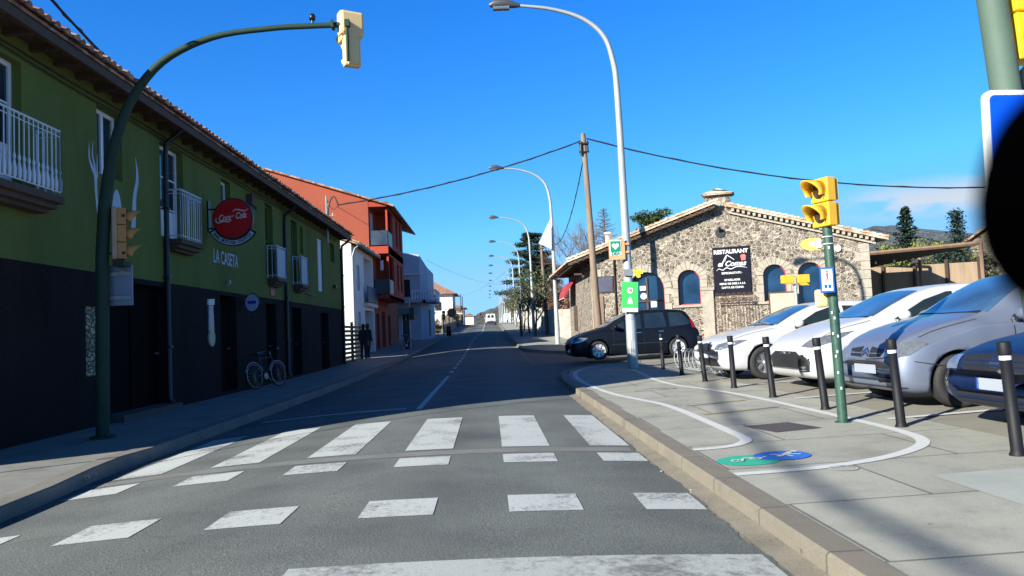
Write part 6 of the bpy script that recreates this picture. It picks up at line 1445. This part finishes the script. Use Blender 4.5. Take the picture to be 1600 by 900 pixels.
# ------------------------------------------------------------------ people at the white house
def person(loc, rz, label, P_, radii, hair, top_m, leg_m, hood=False):
    t = thing('person', loc, label, 'person', None, rz)
    V = [Vector(v) for v in P_['v']]; E_ = P_['e']
    me = bpy.data.meshes.new('body'); me.from_pydata(V, E_, []); o = bpy.data.objects.new('body', me); COL.objects.link(o)
    sk = o.modifiers.new('s', 'SKIN'); 
    for i, r in enumerate(radii): me.skin_vertices[0].data[i].radius = r if isinstance(r, tuple) else (r, r)
    me.skin_vertices[0].data[0].use_root = True
    ss = o.modifiers.new('u', 'SUBSURF'); ss.levels = 2; ss.render_levels = 2
    dg = bpy.context.evaluated_depsgraph_get(); dg.update(); m2 = bpy.data.meshes.new_from_object(o.evaluated_get(dg)); o.modifiers.clear(); o.data = m2
    m2.materials.clear(); [m2.materials.append(q) for q in (top_m, leg_m, SKIN, BLACK)]
    for p_ in m2.polygons:
        z = p_.center.z; p_.use_smooth = True
        hand = any((p_.center-h).length < .085 for h in P_['hands'])
        p_.material_index = 3 if z < .09 else 1 if z < .86 and abs(p_.center.x) < .25 and not any((p_.center-h).length < .3 for h in P_['hands']) else 2 if z > 1.53 or hand else 0
    o.parent = t
    mb = MB(); M = Matrix.Translation(P_['head']) @ Matrix.Diagonal((.108, .118, .135, 1)); mb.lathe([(math.sin(math.pi*k/10), -math.cos(math.pi*k/10)) for k in range(1, 11)], 14, M @ Matrix.Translation((0, .12, .1)))
    mb.build('hair', mat('dark_hair', (.02, .014, .01), .7, var=.2), t, world=False)
    mb = MB(); h = Vector(P_['head'])
    mb.lathe([(0, -.02), (.012, -.015), (.014, 0), (0, .03)], 8, Matrix.Translation(h+Vector((0, -.105, -.01))))
    for sg in (-1, 1): mb.lathe([(0, -.03), (.012, -.02), (.015, 0), (.01, .025), (0, .03)], 6, Matrix.Translation(h+Vector((sg*.092, .01, -.01))))
    mb.build('face_features', SKIN, t, world=False)
    # fingers
    mb = MB()
    for hv in P_['hands']:
        for k in range(4): a = hv+Vector((0, -.03+.02*k, -.04)); mb.tube([a, a+Vector((0, -.004, -.04)), a+Vector((.004, -.016, -.068-.006*(k in (1, 2)))) ], [.0095, .009, .007], 6)
        a = hv+Vector((0, -.045, .0)); mb.tube([a, a+Vector((0, -.025, -.03)), a+Vector((0, -.03, -.055))], [.011, .01, .008], 6)
    mb.build('fingers', SKIN, t, world=False)
    return t
def pose(dx=0., arm=.0, step=.1):
    v = [(0, 0, .95), (0, .0, 1.12), (0, .01, 1.34), (0, .01, 1.46), (0, -.005, 1.54), (0, -.01, 1.62), (0, -.005, 1.70),
         (.17, .01, 1.40), (.22, .02, 1.14), (.22+arm, -.06, .92), (.22+arm, -.09, .82), (-.17, .01, 1.40), (-.22, .02, 1.14), (-.22, -.05, .92), (-.22, -.08, .82),
         (.09, 0, .88), (.10, -step*.4, .50), (.10, step*.3, .10), (.10, step*.3-.16, .045), (-.09, 0, .88), (-.10, step*.3, .50), (-.10, step*.6, .10), (-.10, step*.6-.16, .045)]
    e = [(0, 1), (1, 2), (2, 3), (3, 4), (4, 5), (5, 6), (2, 7), (7, 8), (8, 9), (9, 10), (2, 11), (11, 12), (12, 13), (13, 14), (0, 15), (15, 16), (16, 17), (17, 18), (0, 19), (19, 20), (20, 21), (21, 22)]
    return dict(v=v, e=e, head=Vector((0, -.01, 1.62)), hands=[Vector((.22+arm, -.09, .80)), Vector((-.22, -.08, .80))])
RR = [(.15, .12), (.145, .12), (.16, .12), (.085, .08), (.075, .075), (.092, .105), (.08, .09), .075, .055, .042, .034, .075, .055, .042, .034, .10, .075, .05, (.045, .035), .10, .075, .05, (.045, .035)]
person((-6.22, 38.3, zs(-6.2, 38.3)), R(170), 'person in dark clothes standing with back turned, nearer of the pair by the slatted gate', pose(), RR, None, CLOTH, CLOTH)
person((-6.08, 38.75, zs(-6.08, 38.75)), R(150), 'person in a navy jacket standing just behind the other by the white house', pose(arm=.05, step=.2), RR, None, CLOTH2, CLOTH)

# ------------------------------------------------------------------ bicycle against the green house
bk = thing('bicycle', (-6.0, 22.0, .05), 'dark bicycle leaning against the dark grey wall between two doors', 'bicycle')
Bz = zs(-6, 22)+.02
BM = Matrix.Translation((-6.28, 20.9, Bz)) @ Matrix.Rotation(R(70), 4, 'Z') @ Matrix.Rotation(R(-9), 4, 'X')
for x0 in (0, 1.05):
    mb = MB(); mb.tube([BM @ Vector((x0+.34*math.cos(a), 0, .34+.34*math.sin(a))) for a in [2*math.pi*k/32 for k in range(33)]], .02, 6, cap=False); wl = mb.build('wheel', RUB, bk)
    mb = MB()
    for k in range(16): a = 2*math.pi*k/16; mb.tube([BM @ Vector((x0, 0, .34)), BM @ Vector((x0+.33*math.cos(a), 0, .34+.33*math.sin(a)))], .0025, 3)
    mb.tube([BM @ Vector((x0+.31*math.cos(a), 0, .34+.31*math.sin(a))) for a in [2*math.pi*k/32 for k in range(33)]], .008, 5, cap=False); mb.build('spokes', CHROME, wl)
mb = MB()
for a, b in (((0, .34), (.44, .30)), ((0, .34), (.33, .78)), ((.44, .30), (.30, .88)), ((.44, .30), (.86, .74)), ((.32, .80), (.84, .82)), ((.82, .90), (1.05, .34))): mb.tube([BM @ Vector((a[0], 0, a[1])), BM @ Vector((b[0], 0, b[1]))], .016, 6)
mb.build('frame', mat('bike_frame_blue', (.02, .03, .07), .5, .2, var=.1), bk)
mb = MB(); mb.tube([BM @ Vector(q) for q in ((.82, 0, .9), (.80, 0, 1.0), (.84, .28, 1.02), (.70, .33, 1.0))], .013, 6); mb.tube([BM @ Vector(q) for q in ((.80, 0, 1.0), (.84, -.28, 1.02), (.70, -.33, 1.0))], .013, 6); mb.build('handlebar', CHROME, bk)
mb = MB(); mb.box(.16, .42, -.07, .07, .90, .95, BM, bev=.02); mb.build('saddle', BLACK, bk)
mb = MB()
for x0 in (0, 1.05): mb.tube([BM @ Vector((x0+.37*math.cos(a), 0, .34+.37*math.sin(a))) for a in [math.pi*(.1+.8*k/12) for k in range(13)]], .018, 5)
mb.build('mudguard', STEEL, bk)
mb = MB(); mb.cyl(BM @ Vector((.44, -.04, .30)), BM @ Vector((.44, -.05, .30)), .09); mb.tube([BM @ Vector(q) for q in ((.44, -.08, .30), (.56, -.08, .18))], .01, 5); mb.box(.52, .6, -.18, -.08, .16, .18, BM); mb.build('pedals', STEEL, bk)
# second bicycle near the blue house
b2 = copy_tree(bk); b2.location = (bk.location.x+1.0, bk.location.y+26.7, bk.location.z+.32); b2['label'] = 'far bicycle standing by the grey pole before the blue house'

# ------------------------------------------------------------------ trees
def leaves(mb, c, rad, n, size, rg, flat=False, needle=False):
    """n small leaf faces in an ellipsoidal clump"""
    for _ in range(n):
        while True:
            q = Vector((rg.uniform(-1, 1), rg.uniform(-1, 1), rg.uniform(-1, 1)))
            if q.length < 1: break
        q = q*(.55+.45*q.length); p_ = Vector((c[0]+q.x*rad[0], c[1]+q.y*rad[1], c[2]+q.z*rad[2]))
        a = Vector((rg.gauss(0, 1), rg.gauss(0, 1), rg.gauss(0, .35 if flat else .8))).normalized(); b = a.cross(Vector((rg.gauss(0, .4), rg.gauss(0, .4), 1))).normalized()
        s_ = size*rg.uniform(.6, 1.4); w_ = s_*(.25 if needle else .5)
        mb.add([p_-a*s_*.5, p_+b*w_*.5, p_+a*s_*.5, p_-b*w_*.5], [(0, 1, 2, 3)])
def branches(mb, p0, d, L, r, depth, rg, spread=.6, tips=None, n=3, upk=.1):
    mid = p0+d*L*.5+Vector((rg.uniform(-.06, .06), rg.uniform(-.06, .06), rg.uniform(-.03, .05)))*L; p1 = p0+d*L+Vector((rg.uniform(-.1, .1), rg.uniform(-.1, .1), 0))*L
    mb.tube([p0, mid, p1], [r, r*.8, r*.58], 5 if depth > 1 else 4, cap=False)
    if depth == 0:
        if tips is not None: tips.append(p1)
        return
    for k in range(n):
        dd = (d+Vector((rg.gauss(0, 1), rg.gauss(0, 1), rg.gauss(upk, .6)))*spread).normalized()
        branches(mb, p0.lerp(p1, rg.uniform(.5, 1)) if k else p1, dd, L*rg.uniform(.6, .82), r*.56, depth-1, rg, spread, tips, n, upk)
def tree(name, loc, h, label, lm, crown, leafsize, seed, trunk_r=.12, nl=900, trunk_h=.4, group=None, clumps=14, flat=False, bark=None):
    rg = random.Random(seed); t = thing(name, loc, label, 'tree', group); L = Vector(loc)
    mb = MB(); tips = []
    branches(mb, L-Vector((0, 0, .2)), Vector((0, 0, 1)), h*trunk_h+.2, trunk_r, 3, rg, .55, tips, 3, .5)
    mb.build('trunk', bark or BARK, t)
    mb = MB()
    for i in range(clumps):
        a = rg.uniform(0, 2*math.pi); zz = rg.uniform(-1, 1); rr = math.sqrt(max(0, 1-zz*zz))*rg.uniform(.35, .95)
        c = L+Vector((crown[0]*rr*math.cos(a), crown[0]*rr*math.sin(a), h-crown[1]+crown[1]*zz*.85)); s_ = rg.uniform(.28, .5)
        leaves(mb, c, (crown[0]*s_, crown[0]*s_, crown[1]*s_*.8), nl//clumps, leafsize, rg, flat)
    mb.build('crown', lm, t); return t
for i, (x, y, h, s) in enumerate([(3.55, 59, 5.2, 1.5), (3.6, 68, 5.4, 1.5), (3.5, 77, 5.2, 1.5), (3.7, 86, 5.3, 1.4), (3.5, 97, 5.3, 1.5), (3.6, 108, 5.2, 1.4), (3.5, 120, 5.3, 1.5)]):
    tree('citrus_tree', (x, y, zs(x, y)), h, '%s round citrus tree of the row on the right pavement' % ['first and nearest', 'second', 'third', 'fourth', 'fifth', 'sixth', 'farthest'][i], L_MID, (s, s*1.15), .22, 20+i, .10, 900, .38, 'citrus trees on the right pavement')
def cedar(loc, h, w_, label, seed):
    rg = random.Random(seed); t = thing('cedar_tree', loc, label, 'tree'); L = Vector(loc); mb = MB(); fo = MB()
    mb.tube([L-Vector((0, 0, .5)), L+Vector((.1, 0, h*.5)), L+Vector((.2, 0, h))], [.5, .32, .06], 8)
    for k in range(30):
        f = .22+.78*k/30; a = k*2.4+rg.uniform(-.3, .3); r = w_*(1.05-f)**.55*rg.uniform(.7, 1.1)*(.5 if f < .3 else 1); p0 = L+Vector((.15*f, 0, h*f)); p1 = p0+Vector((r*math.cos(a), r*math.sin(a), rg.uniform(-.2, .5)))
        mb.tube([p0, p0.lerp(p1, .5)+Vector((0, 0, .25)), p1], [.11*(1.2-f), .07*(1.2-f), .02], 5)
        for j in range(6):
            q = p0.lerp(p1, .28+.14*j); leaves(fo, q+Vector((0, 0, .12)), (1.15, 1.15, .5), 120, .34, rg)
    mb.build('trunk', BARK, t); fo.build('crown', L_DARK, t)
cedar((7.4, 128, zg(128)), 15.0, 6.4, 'large dark cedar with flat layers behind the citrus trees', 4)
cedar((11.0, 150, zg(150)), 13.0, 5.2, 'second dark cedar farther back, right of the large one', 9)
def fir(loc, h, w_, label, lm, seed, col=False, name='fir_tree', nb=46, ls=.26):
    rg = random.Random(seed); t = thing(name, loc, label, 'tree'); L = Vector(loc); mb = MB(); fo = MB()
    mb.tube([L-Vector((0, 0, .3)), L+Vector((0, 0, h))], [.16, .02], 7)
    for k in range(nb):
        f = .06+.94*k/nb; prof = (1-f) if not col else min(1, (1-f)*3.2)*(.75+.25*math.sin(f*9)); a = k*2.39; r = w_*prof*rg.uniform(.75, 1.15)+.08; p0 = L+Vector((0, 0, h*f)); p1 = p0+Vector((r*math.cos(a), r*math.sin(a), -.12*r+(.25 if col else 0)))
        mb.tube([p0, p1], [.03, .008], 4)
        for j in range(4): leaves(fo, p0.lerp(p1, .25+.25*j), (.26+w_*.1, .26+w_*.1, .16+w_*.06), 22, ls, rg, True)
    mb.build('trunk', BARK, t); fo.build('crown', lm, t)
fir((23.9, 38, .4), 6.0, 1.25, 'green fir tree between the pergola and the stone gable house', L_BLUE, 3, nb=54, ls=.16)
fir((22.0, 36.4, .4), 3.6, 1.3, 'bushy dark green conifer behind the reed screen', L_BLUE, 13, nb=40, ls=.2)
fir((50.4, 90, 1.2), 12.6, 1.5, 'tall narrow grey green cypress on the skyline right of the restaurant', L_BLUE, 5, True, 'cypress_tree', 80, .4)
def shrub(name, c, rad, n, size, lm, label, cat, seed, kind=None, group=None, nc=12):
    rg = random.Random(seed); t = thing(name, (c[0], c[1], c[2]-rad[2]), label, cat, group); mb = MB()
    for i in range(nc):
        q = Vector((rg.uniform(-1, 1)*rad[0]*.75, rg.uniform(-1, 1)*rad[1]*.75, rg.uniform(-.9, .75)*rad[2])); s_ = rg.uniform(.25, .45); leaves(mb, Vector(c)+q, (max(.5, rad[0]*s_), max(.4, rad[1]*s_), rad[2]*s_), n//nc, size, rg)
    mb.build('foliage', lm, t)
    mb = MB(); b = Vector((c[0], c[1], c[2]-rad[2]))
    for k in range(6): branches(mb, b+Vector((rg.uniform(-.5, .5)*rad[0], 0, -.2)), Vector((rg.uniform(-.4, .4), rg.uniform(-.3, .3), 1)).normalized(), rad[2]*.9, .04, 1, rg, .5)
    mb.build('stem', BARK, t); return t
shrub('green_hedge', (24.6, 42, 4.0), (3.2, 1.5, 1.45), 5200, .22, L_YG, 'yellow green hedge top above the pergola roof', 'hedge', 2, nc=26)
shrub('dark_hedge', (30.0, 50, 4.0), (3.5, 1.5, 1.2), 2600, .3, L_MID, 'darker green hedge between the yellow green one and the fir', 'hedge', 8, nc=18)
shrub('brown_hedge', (6.2, 58, 3.0), (.75, 6.5, 1.9), 5600, .22, L_BROWN, 'brown leafless creeper hedge above the pale garden wall', 'hedge', 6, nc=30)
shrub('brown_hedge', (6.4, 74, 3.2), (.8, 8, 1.9), 4200, .26, L_BROWN, 'second brown hedge farther along the garden wall', 'hedge', 7, nc=26)
shrub('grey_shrub', (-8.4, 98, 4.0), (1.9, 2, 2.6), 2600, .3, L_OLIVE, 'grey green olive like tree in front of the big white house', 'tree', 11)
shrub('dry_shrub', (-6.6, 88, 2.6), (1.2, 2.5, 1.8), 2000, .24, L_DRY, 'brown dry bush beside the pale blue corner house', 'bush', 12)
shrub('green_shrub', (-6.0, 82, 1.6), (1.1, 1.4, .55), 900, .16, L_YG, 'low bright green bush at the foot of the brown dry bush', 'bush', 14)
shrub('dark_shrub', (-5.6, 122, 3.2), (.9, 12, 1.4), 2600, .32, L_DARK, 'dark bushes behind the low wall on the far left', 'bush', 15, nc=20)
shrub('round_pine_crown', (11.1, 50, 8.2), (1.5, 1.3, .75), 2600, .2, L_PINE, 'rounded green pine top showing over the restaurant roof', 'tree', 16, nc=18)
def bare(loc, h, label, seed, spread=.45, n=3, dep=5, r=.16, m_=None):
    rg = random.Random(seed); t = thing('bare_tree', loc, label, 'tree'); mb = MB(); branches(mb, Vector(loc), Vector((0, 0, 1)), h*.3, r, dep, rg, spread, None, n, .35); mb.build('trunk', m_ or BARKP, t); return t
bare((6.9, 55, .6), 9.5, 'bare leafless tree with fine purple brown twigs behind the restaurant roof', 31, .5, 4, 5, .14)
t_ = thing('bare_conifer', (9.1, 58, .6), 'dead looking conifer with bare drooping branches behind the restaurant', 'tree'); mb = MB(); rg = random.Random(8)
mb.tube([(9.1, 58, .5), (9.1, 58, 10.3)], [.22, .05], 7)
for k in range(90):
    z = 4.5+5.7*k/90; r = (10.9-z)*.42*rg.uniform(.6, 1.1); a = k*2.4; p0 = Vector((9.1, 58, z)); p1 = p0+Vector((r*math.cos(a), r*math.sin(a), .25*r)); mb.tube([p0, p1], [.035, .01], 4, cap=False)
    for j in range(6): q = p0.lerp(p1, .3+.12*j); mb.tube([q, q+Vector((rg.uniform(-.2, .2), rg.uniform(-.2, .2), rg.uniform(-.28, .12)))], [.012, .005], 3, cap=False)
mb.build('trunk', mat('dead_branches', (.11, .085, .08), .9, var=.2), t_)
bare((12.3, 52, .6), 9.6, 'thin bare tree top beside the round pine over the roof', 33, .4, 3, 4, .08)
bare((7.0, 90, 1.2), 9, 'bare tree behind the citrus row', 35, .5, 3, 5, .14)
# a far bare poplar group and vegetation at the end of the road
shrub('far_shrubs', (8.5, 200, 4), (3, 20, 3.4), 1800, .7, L_OLIVE, 'grey green bushes far down the right side of the road', 'bush', 41, nc=18)
# tiny leaf litter on kerb left
mb = MB(); rg = random.Random(12)
for k in range(50):
    c = Vector((-4.2+rg.gauss(0, .05), 8.1+rg.gauss(0, .13), 0)); z = zs(c.x, c.y)+.14+rg.uniform(-.13, .02); a = rg.uniform(0, 6.3)
    d = Vector((math.cos(a), math.sin(a), rg.uniform(-.2, .6)))*.035; s_ = Vector((-d.y, d.x, 0))*.15; c.z = z; mb.add([c-s_, c+d, c+s_], [(0, 1, 2)])
tag(mb.build('weeds', BROWNL), 'tuft of dry weeds and leaves in the left gutter', 'weeds', kind='stuff')

# ------------------------------------------------------------------ interior mirror at the right edge of the windscreen
mi = thing('rear_view_mirror', (.18, .205, 1.29), 'out of focus black rounded back of a rear view mirror at the right edge', 'mirror')
mk = MB()
Mm = camo.matrix_world.copy()
# its place inside the car, 0.34 m ahead of the eye, up and to the right
ctr = Vector((.1775, .2050, 1.2785))
Mi = Matrix.Translation(ctr) @ Matrix.Rotation(R(-8), 4, 'Z') @ Matrix.Rotation(R(14), 4, 'Y')
prof = []
nn = 20; vs = []; fs = []
for i in range(nn+1):
    th = math.pi*i/nn
    for k in range(28):
        ph = 2*math.pi*k/28
        def se(v, e): return math.copysign(abs(v)**e, v)
        x = .0385*se(math.sin(th), .8)*se(math.cos(ph), .8); y = .014*se(math.sin(th), .8)*se(math.sin(ph), .8); z = .0370*se(math.cos(th), .9); vs.append(Mi @ Vector((x, y, z)))
for i in range(nn):
    for k in range(28): fs.append((i*28+k, i*28+(k+1) % 28, (i+1)*28+(k+1) % 28, (i+1)*28+k))
mk.add(vs, fs, True); mk.build('housing', mat('matt_black_plastic', (.0006, .0006, .0008), 1., var=.1, spec=.0, bmp=0), mi)
mk = MB(); mk.tube([Mi @ Vector((.02, .008, .02)), Mi @ Vector((.04, .03, .06)), Mi @ Vector((.06, .06, .09))], [.012, .01, .01], 8); mk.build('stem', BLACK, mi)
